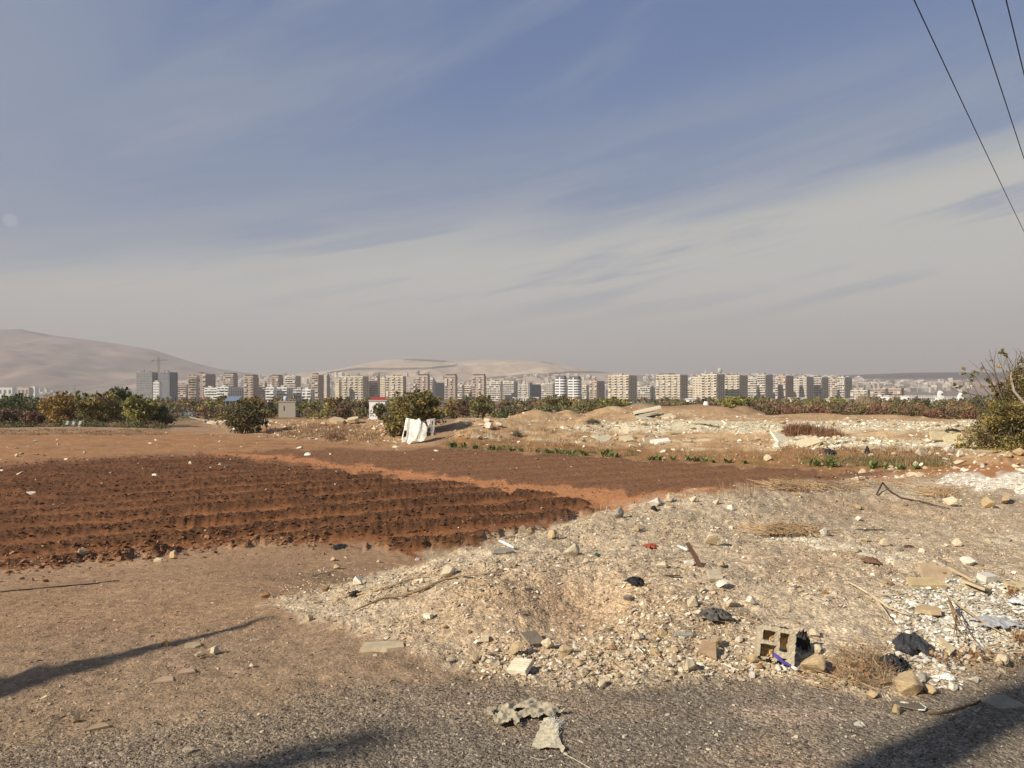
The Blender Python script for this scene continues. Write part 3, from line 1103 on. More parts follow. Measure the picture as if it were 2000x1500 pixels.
CREAM = (.62, .52, .37)
TAN = (.46, .34, .24)
PINK = (.44, .33, .25)
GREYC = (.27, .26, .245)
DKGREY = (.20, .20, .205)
WHITE = (.74, .70, .62)
PALE = (.55, .48, .38)
BLD = [
    # px0, px1, pxs, top, Y, colour, style, roof, label
    (269, 297, 309, 728, 1000, GREYC, 2, 'plain', 'unfinished grey concrete tower at the far left of the skyline, left of the crane tower'),
    (311, 331, 346, 728, 960, DKGREY, 2, 'plain', 'dark grey concrete tower standing under the construction crane'),
    (369, 384, 386, 736, 1010, TAN, 1, 'plain', 'narrow tan apartment tower just right of the dark grey towers'),
    (384, 402, 420, 731, 1040, PINK, 3, 'awning', 'wide pinkish brown apartment block on the left, left of two low white blocks'),
    (437, 456, 464, 732, 1120, PINK, 1, 'cap', 'pinkish brown tower with dark roof rising behind the low white blocks at left'),
    (478, 494, 505, 736, 1000, TAN, 3, 'cap', 'tan apartment tower with a shaded right side, left of the low white houses'),
    (531, 544, 553, 736, 1080, TAN, 3, 'cap', 'small tan tower with dark roof cap behind white low blocks'),
    (557, 577, 587, 735, 1060, PALE, 1, 'plain', 'cream tower with curved balconies and a roof tank, behind white low blocks'),
    (609, 622, 632, 733, 1000, TAN, 1, 'awning', 'tan tower joined to a slim pale tower, left of the wide cream block'),
    (633, 638, 644, 734, 1040, PALE, 2, 'plain', 'slim pale tower directly left of the wide cream block'),
    (662, 709, 720, 736, 1000, CREAM, 3, 'plain', 'very wide cream apartment block in the left half of the skyline'),
    (721, 738, 739, 739, 1020, PINK, 1, 'plain', 'pink banded apartment block right of the very wide cream block'),
    (739, 752, 754, 740, 1060, CREAM, 2, 'plain', 'cream block between the pink banded block and the stepped cream block'),
    (754, 787, 793, 736, 1010, CREAM, 3, 'plain', 'stepped cream apartment block above the left edge of the fig tree'),
    (815, 835, 837, 735, 980, PINK, 3, 'cap', 'narrow pinkish tower with dark cap rising above the fig tree, leftmost of three alike'),
    (837, 845, 846, 741, 1010, PALE, 1, 'plain', 'slim greenish white block attached to the tower above the fig tree'),
    (869, 889, 890, 735, 980, PINK, 3, 'cap', 'narrow pinkish tower with dark cap, the middle of three alike'),
    (923, 945, 946, 735, 980, PINK, 3, 'cap', 'narrow pinkish tower with dark cap, rightmost of three alike'),
    (1152, 1166, 1181, 745, 1080, TAN, 3, 'plain', 'tan block with a dark shaded side between the white towers and the big cream blocks'),
    (1188, 1228, 1244, 734, 940, CREAM, 3, 'plain', 'first big cream block right of the white twin towers'),
    (1282, 1328, 1343, 733, 930, CREAM, 3, 'awning', 'second big cream block, with dark awnings on its roof'),
    (1353, 1371, 1373, 737, 1010, CREAM, 2, 'plain', 'cream block half hidden behind the third big cream block'),
    (1371, 1400, 1415, 732, 930, CREAM, 3, 'plain', 'third big cream block, with the domed water tower rising behind'),
    (1417, 1444, 1460, 734, 960, CREAM, 3, 'awning', 'fourth big cream block, right of the water tower'),
    (1461, 1478, 1480, 739, 1010, PALE, 1, 'plain', 'pale block left of the stepped tower row on the right'),
    (1480, 1495, 1509, 733, 980, PALE, 1, 'plain', 'first stepped pale tower in the right-hand row'),
    (1510, 1520, 1521, 739, 1030, PALE, 1, 'plain', 'narrow pale block between the first and second stepped towers'),
    (1521, 1535, 1549, 735, 1000, TAN, 3, 'plain', 'second stepped tower in the right-hand row, with brown balconies'),
    (1550, 1561, 1562, 742, 1050, PALE, 2, 'plain', 'narrow pale block between the second and third stepped towers'),
    (1562, 1575, 1588, 737, 1020, PALE, 3, 'plain', 'third stepped pale tower in the right-hand row'),
    (1589, 1605, 1617, 738, 1040, PALE, 1, 'awning', 'fourth stepped pale tower, with orange patches on its balconies'),
    (1618, 1636, 1637, 741, 1080, TAN, 1, 'plain', 'brownish block left of the last tower of the right-hand row'),
    (1637, 1650, 1663, 738, 1060, PALE, 1, 'plain', 'last stepped pale tower at the right end of the tower row'),
    # low blocks in front
    (300, 311, 312, 748, 940, WHITE, 2, 'plain', 'small white apartment block squeezed between the two grey towers'),
    (348, 364, 368, 752, 1150, PINK, 1, 'plain', 'low pinkish block right of the dark grey tower under the crane'),
    (401, 424, 425, 759, 860, WHITE, 1, 'plain', 'low white block, leftmost of the low pair in front of the pinkish block'),
    (425, 446, 475, 757, 850, WHITE, 1, 'plain', 'low white block with a wide shaded side behind the solar panels'),
    (505, 518, 521, 748, 1150, PINK, 1, 'plain', 'low pinkish block in the gap between two tan towers'),
    (520, 535, 537, 758, 850, WHITE, 1, 'plain', 'bright low white block left of the hut with the water tank'),
    (538, 560, 572, 758, 860, WHITE, 1, 'plain', 'bright low white block directly behind the hut with the water tank'),
    (574, 588, 591, 761, 880, PALE, 1, 'plain', 'low pale block right of the hut with the water tank'),
    (591, 607, 614, 762, 870, WHITE, 1, 'plain', 'low white block under the tan and slim tower pair'),
    (655, 662, 663, 749, 990, CREAM, 2, 'plain', 'short cream wing on the left end of the very wide cream block'),
    (800, 812, 815, 750, 1180, PINK, 1, 'plain', 'low brownish block left of the tower above the fig tree'),
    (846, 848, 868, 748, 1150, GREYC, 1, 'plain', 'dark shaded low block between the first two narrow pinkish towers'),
    (890, 903, 906, 752, 1100, PALE, 1, 'plain', 'low pale block between the second and third narrow pinkish towers, left one'),
    (906, 921, 923, 753, 1120, CREAM, 1, 'plain', 'low cream block between the second and third narrow pinkish towers, right one'),
    (947, 978, 981, 746, 1150, PALE, 1, 'plain', 'mid-rise block with many balconies right of the three narrow towers'),
    (981, 1004, 1011, 746, 1180, PALE, 1, 'plain', 'mid-rise pale block second right of the three narrow towers'),
    (1012, 1033, 1034, 752, 1130, PALE, 3, 'plain', 'mid-rise pale block left of the dark shaded block'),
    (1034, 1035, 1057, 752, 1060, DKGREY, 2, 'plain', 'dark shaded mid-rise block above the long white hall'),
    (1058, 1080, 1081, 749, 1200, PALE, 1, 'plain', 'mid-rise pale block directly left of the white twin towers'),
    (1134, 1146, 1150, 753, 1150, PALE, 1, 'plain', 'low pale block directly right of the white twin towers'),
    (1246, 1270, 1279, 757, 1150, PALE, 1, 'plain', 'low cream block in the gap between the first and second big cream blocks'),
    (1343, 1352, 1353, 756, 1100, CREAM, 1, 'plain', 'low cream block in the gap between the second and third big cream blocks'),
    (1664, 1694, 1702, 763, 960, PALE, 3, 'plain', 'low pale block behind the reed clump at the right'),
    (1703, 1729, 1731, 760, 900, PINK, 1, 'plain', 'left half of the low pink banded block at the right'),
    (1733, 1760, 1764, 760, 900, PINK, 1, 'plain', 'right half of the low pink banded block at the right'),
]
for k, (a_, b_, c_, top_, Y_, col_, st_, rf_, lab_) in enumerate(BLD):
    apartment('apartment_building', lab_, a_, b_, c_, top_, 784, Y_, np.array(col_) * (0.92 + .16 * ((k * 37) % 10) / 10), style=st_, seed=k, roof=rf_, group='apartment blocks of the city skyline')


def round_tower(px0, px1, top, Y, label, seed):
    """white tower with rounded balconies wrapping its corners"""
    zb = -2.3
    hgt = EYE + (HOR - top) / F * Y - zb
    W_ = (px1 - px0) / F * Y
    xc = ((px0 + px1) / 2 - 1000) / F * Y
    root = tag(empty('apartment_building', (xc, Y, zb), -math.atan2(xc, Y) - .25), label, 'apartment building', 'apartment blocks of the city skyline')
    ns = int(round(hgt / 3.15))
    sh = hgt / ns

    def ring(rx, ry, z0, z1, col, mb, n=20, p=4.0):
        V = []
        for z in (z0, z1):
            for k in range(n):
                t = 2 * math.pi * k / n
                cx, sy = math.cos(t), math.sin(t)
                V.append((rx * np.sign(cx) * abs(cx) ** (2 / p), W_ * .45 + ry * np.sign(sy) * abs(sy) ** (2 / p), z))
        Fs = [(k, (k + 1) % n, n + (k + 1) % n, n + k) for k in range(n)]
        Fs += [tuple(range(n - 1, -1, -1)), tuple(range(n, 2 * n))]
        mb.add(V, Fs, col)
    w, bl, wi = MB(), MB(), MB()
    ring(W_ * .43, W_ * .42, 0, hgt, (.42, .40, .36), w)
    w.obj('wall', M_FACADE, root)
    for s in range(ns):
        ring(W_ * .5, W_ * .5, s * sh + .1, s * sh + 1.55, (.80, .78, .74), bl, p=3)
        ring(W_ * .445, W_ * .43, s * sh + 1.7, s * sh + 2.9, (.10, .10, .11), wi, p=4)
    tag(bl.obj('balcony', M_FACADE, root), kind='stuff')
    tag(wi.obj('window_band', M_FACADE, root), kind='stuff')
    b = MB()
    b.box(-.7, .7, -W_ * .055, W_ * .1, 0, hgt + 1, (.76, .74, .70))
    b.obj('corner_pier', M_FACADE, root)
    b = MB()
    b.box(-W_ * .36, W_ * .36, W_ * .12, W_ * .8, hgt, hgt + 2.6, (.14, .13, .13))
    b.obj('roof_house', M_FACADE, root)


round_tower(1082, 1105, 738, 900, 'left one of the white twin towers with rounded balconies', 1)
round_tower(1107, 1133, 739, 880, 'right one of the white twin towers with rounded balconies', 2)


# crane over the dark towers
def crane():
    Y = 985
    s = Y / F
    x = (310 - 1000) * s
    root = tag(empty('tower_crane', (x, Y, -2.3)), 'thin lattice tower crane standing between the two dark grey towers', 'crane')
    zt = EYE + (HOR - 697) * s + 2.3
    mast = MB()
    for sx in (-.8, .8):
        for sy in (-.8, .8):
            mast.tube([(sx, sy, 0), (sx, sy, zt)], .16, 4, (.16, .12, .10))
    z = 0
    while z < zt - 2:
        mast.tube([(-.8, -.8, z), (.8, -.8, z + 2)], .1, 3, (.16, .12, .10))
        z += 2
    mast.obj('mast', M_FACADE, root)
    zj = EYE + (HOR - 704) * s + 2.3
    jib = MB()
    for sy in (-.6, .6):
        jib.tube([(-9, sy, zj), (11, sy, zj)], .17, 4, (.16, .12, .10))
    jib.tube([(-9, 0, zj + .4), (11, 0, zj + 1.1)], .14, 4, (.16, .12, .10))
    jib.obj('jib', M_FACADE, root)
    cw = MB()
    cw.box(-9.5, -7, -1, 1, zj - 2, zj, (.22, .2, .18))
    cw.obj('counterweight', M_FACADE, root)
    st = MB()
    st.tube([(0, 0, zt), (9, 0, zj + .6)], .1, 3, (.16, .12, .10))
    st.tube([(0, 0, zt), (-8, 0, zj + .4)], .1, 3, (.16, .12, .10))
    st.obj('stay_cable', M_FACADE, root)


crane()

# domed water tower and a minaret behind the third big cream block


def water_tower():
    Y = 1500
    s = Y / F
    root = tag(empty('water_tower', ((1406 - 1000) * s, Y, -2.3)), 'domed water tower rising behind the third big cream block', 'water tower')
    zt = EYE + (HOR - 718) * s + 2.3
    b = MB()
    b.tube([(0, 0, 0), (0, 0, zt - 11)], 2.2, 10, (.45, .42, .36))
    b.obj('shaft', M_FACADE, root, True)
    b = MB()
    b.tube([(0, 0, zt - 11), (0, 0, zt - 8), (0, 0, zt - 4), (0, 0, zt - 1.5), (0, 0, zt)], [2.5, 4.2, 4.3, 3.0, .6], 14, (.42, .42, .34))
    b.obj('dome', M_FACADE, root, True)
    root = tag(empty('minaret', ((1378 - 1000) * s, Y, -2.3)), 'slim pale minaret left of the domed water tower', 'minaret')
    zt = EYE + (HOR - 722) * s + 2.3
    b = MB()
    b.tube([(0, 0, 0), (0, 0, zt - 6)], 1.3, 8, (.55, .52, .46))
    b.obj('shaft', M_FACADE, root)
    b = MB()
    b.tube([(0, 0, zt - 6), (0, 0, zt - 5), (0, 0, zt)], [1.9, 1.5, .2], 8, (.5, .47, .42))
    b.obj('spire', M_FACADE, root)


water_tower()


# long low white halls
def hall(px0, px1, top, Y, label, col=(.78, .76, .70), bays=10, h2=None):
    s = Y / F
    x0, x1 = (px0 - 1000) * s, (px1 - 1000) * s
    zt = EYE + (HOR - top) * s + 2.3
    root = tag(empty('hall', (x0, Y, -2.3)), label, 'building')
    W_ = x1 - x0
    MB().box(0, W_, 0, 14, 0, zt, col).obj('wall', M_FACADE, root)
    MB().box(-.4, W_ + .4, -.4, 14.4, zt, zt + .5, np.array(col) * 1.05).obj('roof', M_FACADE, root)
    w = MB()
    for k in range(bays):
        a_ = W_ * (k + .2) / bays
        w.box(a_, a_ + W_ * .55 / bays, -.05, .2, zt * .5, zt * .82, (.12, .12, .12))
    tag(w.obj('window', M_FACADE, root), kind='stuff')


hall(1002, 1052, 777, 560, 'long white hall in front of the mid-rise blocks, left of the white twin towers')
hall(918, 932, 778, 600, 'small white hut with sloping roof left of the long white hall', bays=2)
hall(1228, 1262, 787, 420, 'low white shed roof above the green canopy', bays=4)
hall(1345, 1360, 780, 500, 'small white shed right of the second big cream block', bays=2)
hall(1554, 1575, 778, 520, 'white low building among the trees under the stepped tower row', bays=5)
hall(1630, 1658, 780, 500, 'long pale flat-roofed building under the last stepped tower', (.62, .55, .42), bays=6)
hall(1776, 1838, 774, 620, 'long white factory hall with a row of openings at the right', bays=16)
hall(1845, 1874, 776, 600, 'shorter white hall right of the long factory hall', bays=6)
hall(1736, 1743, 774, 480, 'narrow white gable building in front of the low pink banded block', bays=1)
hall(-60, 24, 757, 1900, 'row of white village houses at the foot of the left hill', (.7, .68, .62), bays=9)
hall(34, 56, 757, 1500, 'pale pink house behind the left trees', (.55, .42, .34), bays=3)
hall(60, 68, 755, 1700, 'white cube house behind the left trees', bays=1)

# ruined white pylons by the halls


def pylon(px, top, w, Y, lean, label):
    s = Y / F
    x = (px - 1000) * s
    zt = EYE + (HOR - top) * s + 2.3
    root = tag(empty('ruined_pillar', (x, Y, -2.3)), label, 'ruin')
    b = MB()
    w *= s
    V = []
    for k, (z, f) in enumerate([(0, 1.3), (zt * .45, 1.1), (zt * .8, .95), (zt * .9, .7), (zt, .35)]):
        for (a_, c_) in ((-1, -1), (1, -1), (1, 1), (-1, 1)):
            V.append((a_ * w * f / 2 + lean * z / zt * w + (.2 * w if k == 3 and a_ > 0 else 0), c_ * w * f / 2, z))
    Fs = [(4 * r_ + k, 4 * r_ + (k + 1) % 4, 4 * r_ + 4 + (k + 1) % 4, 4 * r_ + 4 + k) for r_ in range(4) for k in range(4)] + [(3, 2, 1, 0), (16, 17, 18, 19)]
    b.add(V, Fs, (.78, .76, .68))
    b.obj('pillar', M_FACADE, root)
    MB().box(-w * .1 + lean * w * .7, w * .25 + lean * w * .7, -w * .75, -w * .4, zt * .72, zt * .82, (.1, .1, .1)).obj('opening', M_FACADE, root)


pylon(1840, 763, 8, 450, -.6, 'leaning broken white pillar left of its twin, above the right hedge')
pylon(1875, 767, 8, 450, .2, 'thicker broken white pillar nearest the big bush at the right edge')

# houses covering the far slopes, too many and too small to pick apart


def far_houses(name, cells, HV, seed, cols, smin=8, smax=16):
    rng = random.Random(seed)
    b = MB()
    for (p0, p1, f0, f1, n) in cells:
        for _ in range(n):
            px = rng.uniform(p0, p1)
            x, y, z = on_hill(HV, px, rng.uniform(f0, f1))
            w = rng.uniform(smin, smax)
            h = rng.uniform(6, 15)
            c = np.array(rng.choice(cols)) * rng.uniform(.7, 1.1)
            d = w * .8
            M = Matrix.Translation((x, y, z)) @ Matrix.Rotation(rng.uniform(-.8, .2), 4, 'Z')
            b.box(-w / 2, w / 2, -d / 2, d / 2, -4, h, c, M)
            for r_ in range(int(h / 3)):
                b.box(-w / 2 + 1, w / 2 - 1, -d / 2 - .25, -d / 2, r_ * 3 + 1, r_ * 3 + 2.4, c * .35, M)
    tag(b.obj(name, M_FACADE), kind='stuff')


HC = [(.55, .48, .38), (.62, .56, .46), (.42, .33, .26), (.68, .64, .56), (.3, .26, .22)]
far_houses('hillside_houses', [(1260, 1680, .12, .62, 700), (1400, 1640, .5, .85, 160), (1640, 1900, .12, .42, 260), (1150, 1280, .1, .4, 120)], HR, 1, HC)
far_houses('hillside_houses', [(440, 1170, .06, .30, 380), (420, 560, .3, .7, 60)], HM, 2, HC)
far_houses('village_houses', [(-60, 110, .04, .13, 50), (20, 300, .03, .09, 40)], HL, 3, HC)

# ------------------------------------------------------------------ vegetation
def leaf_cloud(mb, n, blobs, size, cols, rng, clump=.28, up=.25, ncl=None, shell=.55, droop=0.0, zmin=.05):
    """n small folded leaves spread in clumps through a crown made of ellipsoids"""
    B = np.array([b[:6] for b in blobs], dtype=float)
    w = np.array([b[3] * b[4] * b[5] for b in blobs])
    w = w / w.sum()
    ncl = ncl or max(12, n // 28)
    bi = rng.choice(len(B), ncl, p=w)
    d = rng.randn(ncl, 3)
    d /= np.linalg.norm(d, axis=1)[:, None]
    rr = (shell + (1 - shell) * rng.rand(ncl) ** .6)
    inner = rng.rand(ncl) < .25
    rr[inner] *= rng.rand(inner.sum())
    cc = B[bi, :3] + d * rr[:, None] * B[bi, 3:6]
    ctone = rng.rand(ncl)
    ci = rng.randint(0, ncl, n)
    rad = B[bi[ci], 3:6] * clump
    P = cc[ci] + rng.randn(n, 3) * rad * .6
    P[:, 2] = np.maximum(P[:, 2], zmin + .25 * size * rng.rand(n))
    nrm = rng.randn(n, 3)
    nrm[:, 2] += up * 2
    nrm /= np.linalg.norm(nrm, axis=1)[:, None]
    t = rng.randn(n, 3)
    t[:, 2] -= droop
    a = np.cross(nrm, t)
    a /= np.linalg.norm(a, axis=1)[:, None] + 1e-9
    b = np.cross(nrm, a)
    s = size * (.55 + .9 * rng.rand(n))[:, None]
    V = np.stack([P - b * s * .5, P + a * s * .33 + nrm * s * .08, P + b * s * .55, P - a * s * .33 + nrm * s * .08], 1).reshape(-1, 3)
    F_ = np.arange(4 * n).reshape(-1, 4)
    cols = np.array(cols)
    k = np.clip(ctone[ci] * .75 + rng.rand(n) * .45 - .1, 0, .999) * (len(cols) - 1)
    k0 = k.astype(int)
    c = cols[k0] * (1 - (k - k0))[:, None] + cols[k0 + 1] * (k - k0)[:, None]
    c = c * (.75 + .5 * rng.rand(n))[:, None] * 1.65
    mb.add(V, F_, np.repeat(c, 4, 0))


def branches(mb, base, top_pts, r0, rng, col=(.12, .09, .065), sag=.12, n=5, rt=.006):
    for tp in top_pts:
        b = np.array(base, dtype=float) + rng.randn(3) * r0 * .8 * np.array([1, 1, 0])
        t = np.array(tp, dtype=float)
        L = np.linalg.norm(t - b)
        mid1 = b + (t - b) * .35 + rng.randn(3) * L * sag * .5 + np.array([0, 0, L * .06])
        mid2 = b + (t - b) * .7 + rng.randn(3) * L * sag * .5 + np.array([0, 0, L * .04])
        mb.tube([b, mid1, mid2, t], [r0, r0 * .7, r0 * .4, rt], n, col)


GREEN = [(.035, .045, .018), (.07, .08, .03), (.11, .12, .045)]
OLIVE = [(.045, .045, .02), (.10, .092, .035), (.18, .155, .055)]
FIG = [(.035, .038, .016), (.085, .078, .028), (.17, .135, .045), (.28, .20, .055)]
AUTUMN = [(.06, .045, .02), (.14, .09, .03), (.25, .15, .042), (.25, .18, .055)]
YELLOW = [(.06, .06, .022), (.16, .15, .045), (.28, .25, .07)]
BROWN = [(.06, .045, .03), (.13, .085, .05), (.19, .12, .07)]
REDB = [(.08, .045, .03), (.16, .08, .05), (.22, .12, .07)]


def tree(px, Y, top, wpx, pal, label, name='tree', cat='tree', base=None, leaf=.2, n=1500, trunk=True, seed=0, group=None, squat=.9, bare=0, z=None):
    """one tree or shrub standing at photo column px, distance Y, crown top at photo row top"""
    rng = np.random.RandomState(seed + 11)
    s = Y / F
    X = (px - 1000) * s
    zg = H(X, Y) if z is None else z
    hgt = EYE + (HOR - top) * s - zg
    w = wpx * s / 2
    root = tag(empty(name, (X, Y, zg - .03)), label, cat, group)
    low = hgt * (.06 if trunk else .0)
    blobs = [(0, 0, low + (hgt - low) * .48, w * .66, w * .62, (hgt - low) * .42)]
    for k in range(7):
        a = rng.rand() * 6.28
        rr = w * rng.uniform(.35, .72)
        bz = low + (hgt - low) * rng.uniform(.22, .82)
        blobs.append((rr * math.cos(a), rr * math.sin(a), bz, w * rng.uniform(.3, .5), w * .42, (hgt - low) * rng.uniform(.18, .26)))
    mb = MB()
    leaf_cloud(mb, n, blobs, leaf, pal, rng, up=.3)
    # sprigs breaking the outline
    tips = []
    for k in range(14):
        a = rng.rand() * 6.28
        e = rng.uniform(.3, 1.4)
        tips.append((w * .9 * math.cos(a) * math.cos(e), w * .8 * math.sin(a) * math.cos(e), low + (hgt - low) * (.5 + .47 * math.sin(e))))
    leaf_cloud(mb, max(90, n // 6), [(t[0], t[1], t[2], w * .13, w * .13, hgt * .09) for t in tips], leaf * .8, pal, rng, ncl=18)
    tag(mb.obj('crown', M_LEAF, root), kind=None)
    bt = MB()
    r0 = max(.03, hgt * .022)
    branches(bt, (0, 0, -.1), [tuple(np.array(t) * np.array([.8, .8, .95])) for t in tips[:6]], r0, rng)
    for k in range(bare):
        a = rng.rand() * 6.28
        branches(bt, (0, 0, hgt * .3), [(w * rng.uniform(.1, 1.0) * math.cos(a), w * .6 * math.sin(a), hgt * rng.uniform(.9, 1.12))], r0 * .4, rng, (.16, .12, .09), rt=.01)
    bt.obj('trunk', M_BARK, root)
    return root


G_L = 'trees of the grove at the left edge'
grove = [
    (-70, 92, 775, 110, GREEN, 'dark green tree cut by the left edge of the grove', 0),
    (28, 104, 770, 120, GREEN, 'tall dark green tree leftmost in the grove, behind the wooden post', 1),
    (12, 84, 800, 60, BROWN, 'low brown leafless-looking shrub in front of the dark green tree at far left', 2),
    (62, 88, 803, 52, REDB, 'reddish brown shrub between the wooden post and the orange tree', 3),
    (116, 89, 766, 96, AUTUMN, 'orange autumn-leaved tree in the grove, brightest of the row', 4),
    (160, 96, 760, 60, YELLOW, 'narrow yellow-green tree behind the orange tree', 5),
    (196, 87, 766, 100, FIG, 'dark olive and rust tree in the middle of the grove, above the pale tarp', 6),
    (240, 97, 758, 70, GREEN, 'dark green tree behind the middle of the grove with top sprigs above the rest', 7),
    (272, 86, 772, 76, YELLOW, 'yellow-green tree with several pale stems at the right end of the grove', 8),
    (306, 88, 790, 56, GREEN, 'dark drooping tree at the right end of the grove, left of the parked car', 9),
    (322, 92, 806, 34, BROWN, 'brown twiggy shrub at the very right end of the grove', 10),
]
for px, Y, top, w, pal, lab, sd in grove:
    tree(px, Y, top, w, pal, lab, seed=sd, group=G_L, leaf=.26, n=4200 if w > 60 else 2400, bare=3)

tree(472, 70, 780, 112, [(.04, .04, .018), (.085, .075, .032), (.16, .125, .05)], 'round olive-brown bush between the parked car and the dry grass', 'bush', 'bush', leaf=.22, n=4200, trunk=False, seed=20)
tree(803, 58, 763, 146, FIG, 'big rounded fig tree with greenish rusty leaves over the hanging white tarp', 'fig_tree', 'tree', leaf=.20, n=7200, seed=21)
tree(768, 57.5, 806, 62, FIG, 'low lobe-shaped yellowing bush at the left foot of the fig tree', 'bush', 'bush', leaf=.17, n=2600, trunk=False, seed=22)

BELT = [
    # px, Y, top, width, palette, label
    (352, 190, 790, 50, BROWN, 'brown shrub just behind the parked car'),
    (400, 185, 783, 60, OLIVE, 'olive shrub right of and behind the parked car'),
    (425, 175, 777, 60, YELLOW, 'yellow-green shrub left of the solar panels'),
    (436, 260, 772, 34, AUTUMN, 'orange treetop in front of the left low white block'),
    (498, 240, 774, 50, AUTUMN, 'rusty orange treetops right of the solar panels'),
    (527, 130, 787, 38, GREEN, 'green shrub in front of the block-walled hut'),
    (549, 220, 776, 30, AUTUMN, 'small orange tree left of the hut with the water tank'),
    (604, 125, 779, 62, YELLOW, 'bushy green-yellow tree right of the block-walled hut'),
    (655, 150, 774, 56, AUTUMN, 'pale rust tree with bare grey limbs below the very wide cream block'),
    (676, 120, 787, 42, BROWN, 'dark grey-brown shrub behind the rubble, left of the white hut'),
    (705, 130, 783, 44, BROWN, 'grey-brown twiggy tree directly left of the white hut with the red band'),
    (742, 105, 788, 34, OLIVE, 'thin olive tree directly right of the white hut with the red band'),
    (884, 130, 784, 56, AUTUMN, 'rusty shrub immediately right of the fig tree'),
    (908, 125, 782, 40, BROWN, 'brown shrub with thin stem between the fig tree and the dark bushy tree'),
    (942, 92, 770, 64, OLIVE, 'dark olive tree standing free right of the fig tree, with upright shoots'),
    (985, 120, 786, 50, BROWN, 'brown bush right of the free-standing olive tree'),
    (1030, 118, 784, 60, BROWN, 'brownish shrub below the long white hall'),
    (1083, 108, 772, 80, OLIVE, 'dark olive tree with tall shoots in front of the white twin towers'),
    (1150, 112, 784, 56, OLIVE, 'olive bush between the white twin towers and the first big cream block'),
    (1145, 96, 792, 40, GREEN, 'low dark green shrub below the white twin towers'),
    (1178, 118, 779, 48, YELLOW, 'yellow-green bush left of the first big cream block'),
    (1205, 108, 775, 56, YELLOW, 'greenish tree in front of the first big cream block'),
    (1300, 150, 788, 50, BROWN, 'brown shrub right of the green canopy'),
    (1345, 160, 785, 56, OLIVE, 'dull olive shrub below the second big cream block'),
    (1385, 170, 783, 40, BROWN, 'brown shrub right behind the white post'),
    (1432, 108, 773, 76, YELLOW, 'yellow-green tree behind the brown mound'),
    (1474, 112, 784, 40, GREEN, 'dark green shrub right of the yellow-green tree behind the mound'),
    (1505, 160, 786, 60, BROWN, 'brown bush under the first stepped tower'),
    (1545, 170, 786, 50, OLIVE, 'olive bush under the second stepped tower'),
    (1598, 140, 778, 66, YELLOW, 'bright yellow-green tree under the third and fourth stepped towers'),
    (1640, 150, 784, 50, OLIVE, 'olive tree under the last stepped towers'),
    (1735, 150, 779, 40, GREEN, 'slim dark shrub under the low pink banded block'),
    (1770, 150, 783, 60, OLIVE, 'olive shrub left of the long factory hall'),
    (1820, 130, 779, 60, GREEN, 'green hedge-like shrub in front of the long factory hall'),
    (1870, 130, 782, 60, YELLOW, 'yellow-green shrub under the white pillars'),
    (1925, 120, 772, 70, GREEN, 'dark green tree seen through the big bush at the right edge'),
]
for k, (px, Y, top, w, pal, lab) in enumerate(BELT):
    tree(px, Y, top, w, pal, lab, 'tree', 'tree', seed=40 + k, leaf=.0026 * Y + .05, n=1100, bare=4 if k % 3 == 0 else 1, group='trees and shrubs of the belt before the city')

# low scrub and far groves that read as one mass


def scrub(name, runs, pals, seed, leaf, per, hscale=1.0, label=None):
    rng = np.random.RandomState(seed)
    mb = MB()
    for (p0, p1, Y0, Y1, top, n) in runs:
        blobs = []
        for _ in range(n):
            px = rng.uniform(p0, p1)
            Y = rng.uniform(Y0, Y1)
            s = Y / F
            X = (px - 1000) * s
            zg = H(X, Y) if Y < 185 else -2.25
            zt = EYE + (HOR - (top + rng.uniform(-3, 6))) * s
            h = max(.4, zt - zg)
            w = rng.uniform(.5, 1.0) * max(1.0, h * .9)
            blobs = [(X, Y, zg + h * .45, w, w * .8, h * .52)]
            sub = MB()
            pal = pals[rng.randint(len(pals))]
            leaf_cloud(sub, per, blobs, leaf * Y / 100, pal, rng, ncl=9, clump=.4, zmin=zg)
            mb.V += sub.V
            mb.L += [l + mb.n for l in sub.L]
            mb.C += sub.C
            mb.K += sub.K
            mb.n += sub.n
    # keep leaves above ground
    o = tag(mb.obj(name, M_LEAF), kind='stuff')
    return o


scrub('far_scrub', [(-200, 2200, 140, 200, 785, 240), (-200, 2200, 200, 330, 780, 230), (-300, 2300, 330, 700, 777, 230), (-100, 360, 100, 140, 786, 50), (395, 536, 115, 150, 794, 18), (584, 714, 115, 150, 794, 18), (755, 900, 115, 150, 794, 22)],
      [GREEN, OLIVE, BROWN, BROWN, OLIVE, YELLOW, AUTUMN, BROWN], 3, .34, 110)
scrub('vine_hedge', [(1475, 1900, 98, 106, 791, 90), (1470, 1900, 104, 116, 786, 60)], [REDB, BROWN, REDB, OLIVE], 4, .26, 260)
scrub('cactus_patch', [(978, 1002, 88, 92, 795, 9), (1012, 1048, 86, 90, 795, 12), (1050, 1100, 90, 96, 796, 12), (960, 1230, 92, 104, 793, 34)], [OLIVE, BROWN, [(.05, .06, .028), (.09, .10, .045), (.14, .145, .06)]], 5, .30, 160)
scrub('grove_undergrowth', [(-80, 330, 80, 86, 824, 60), (-150, 120, 90, 100, 795, 30), (100, 330, 90, 100, 796, 30)], [BROWN, OLIVE, GREEN], 6, .2, 110)

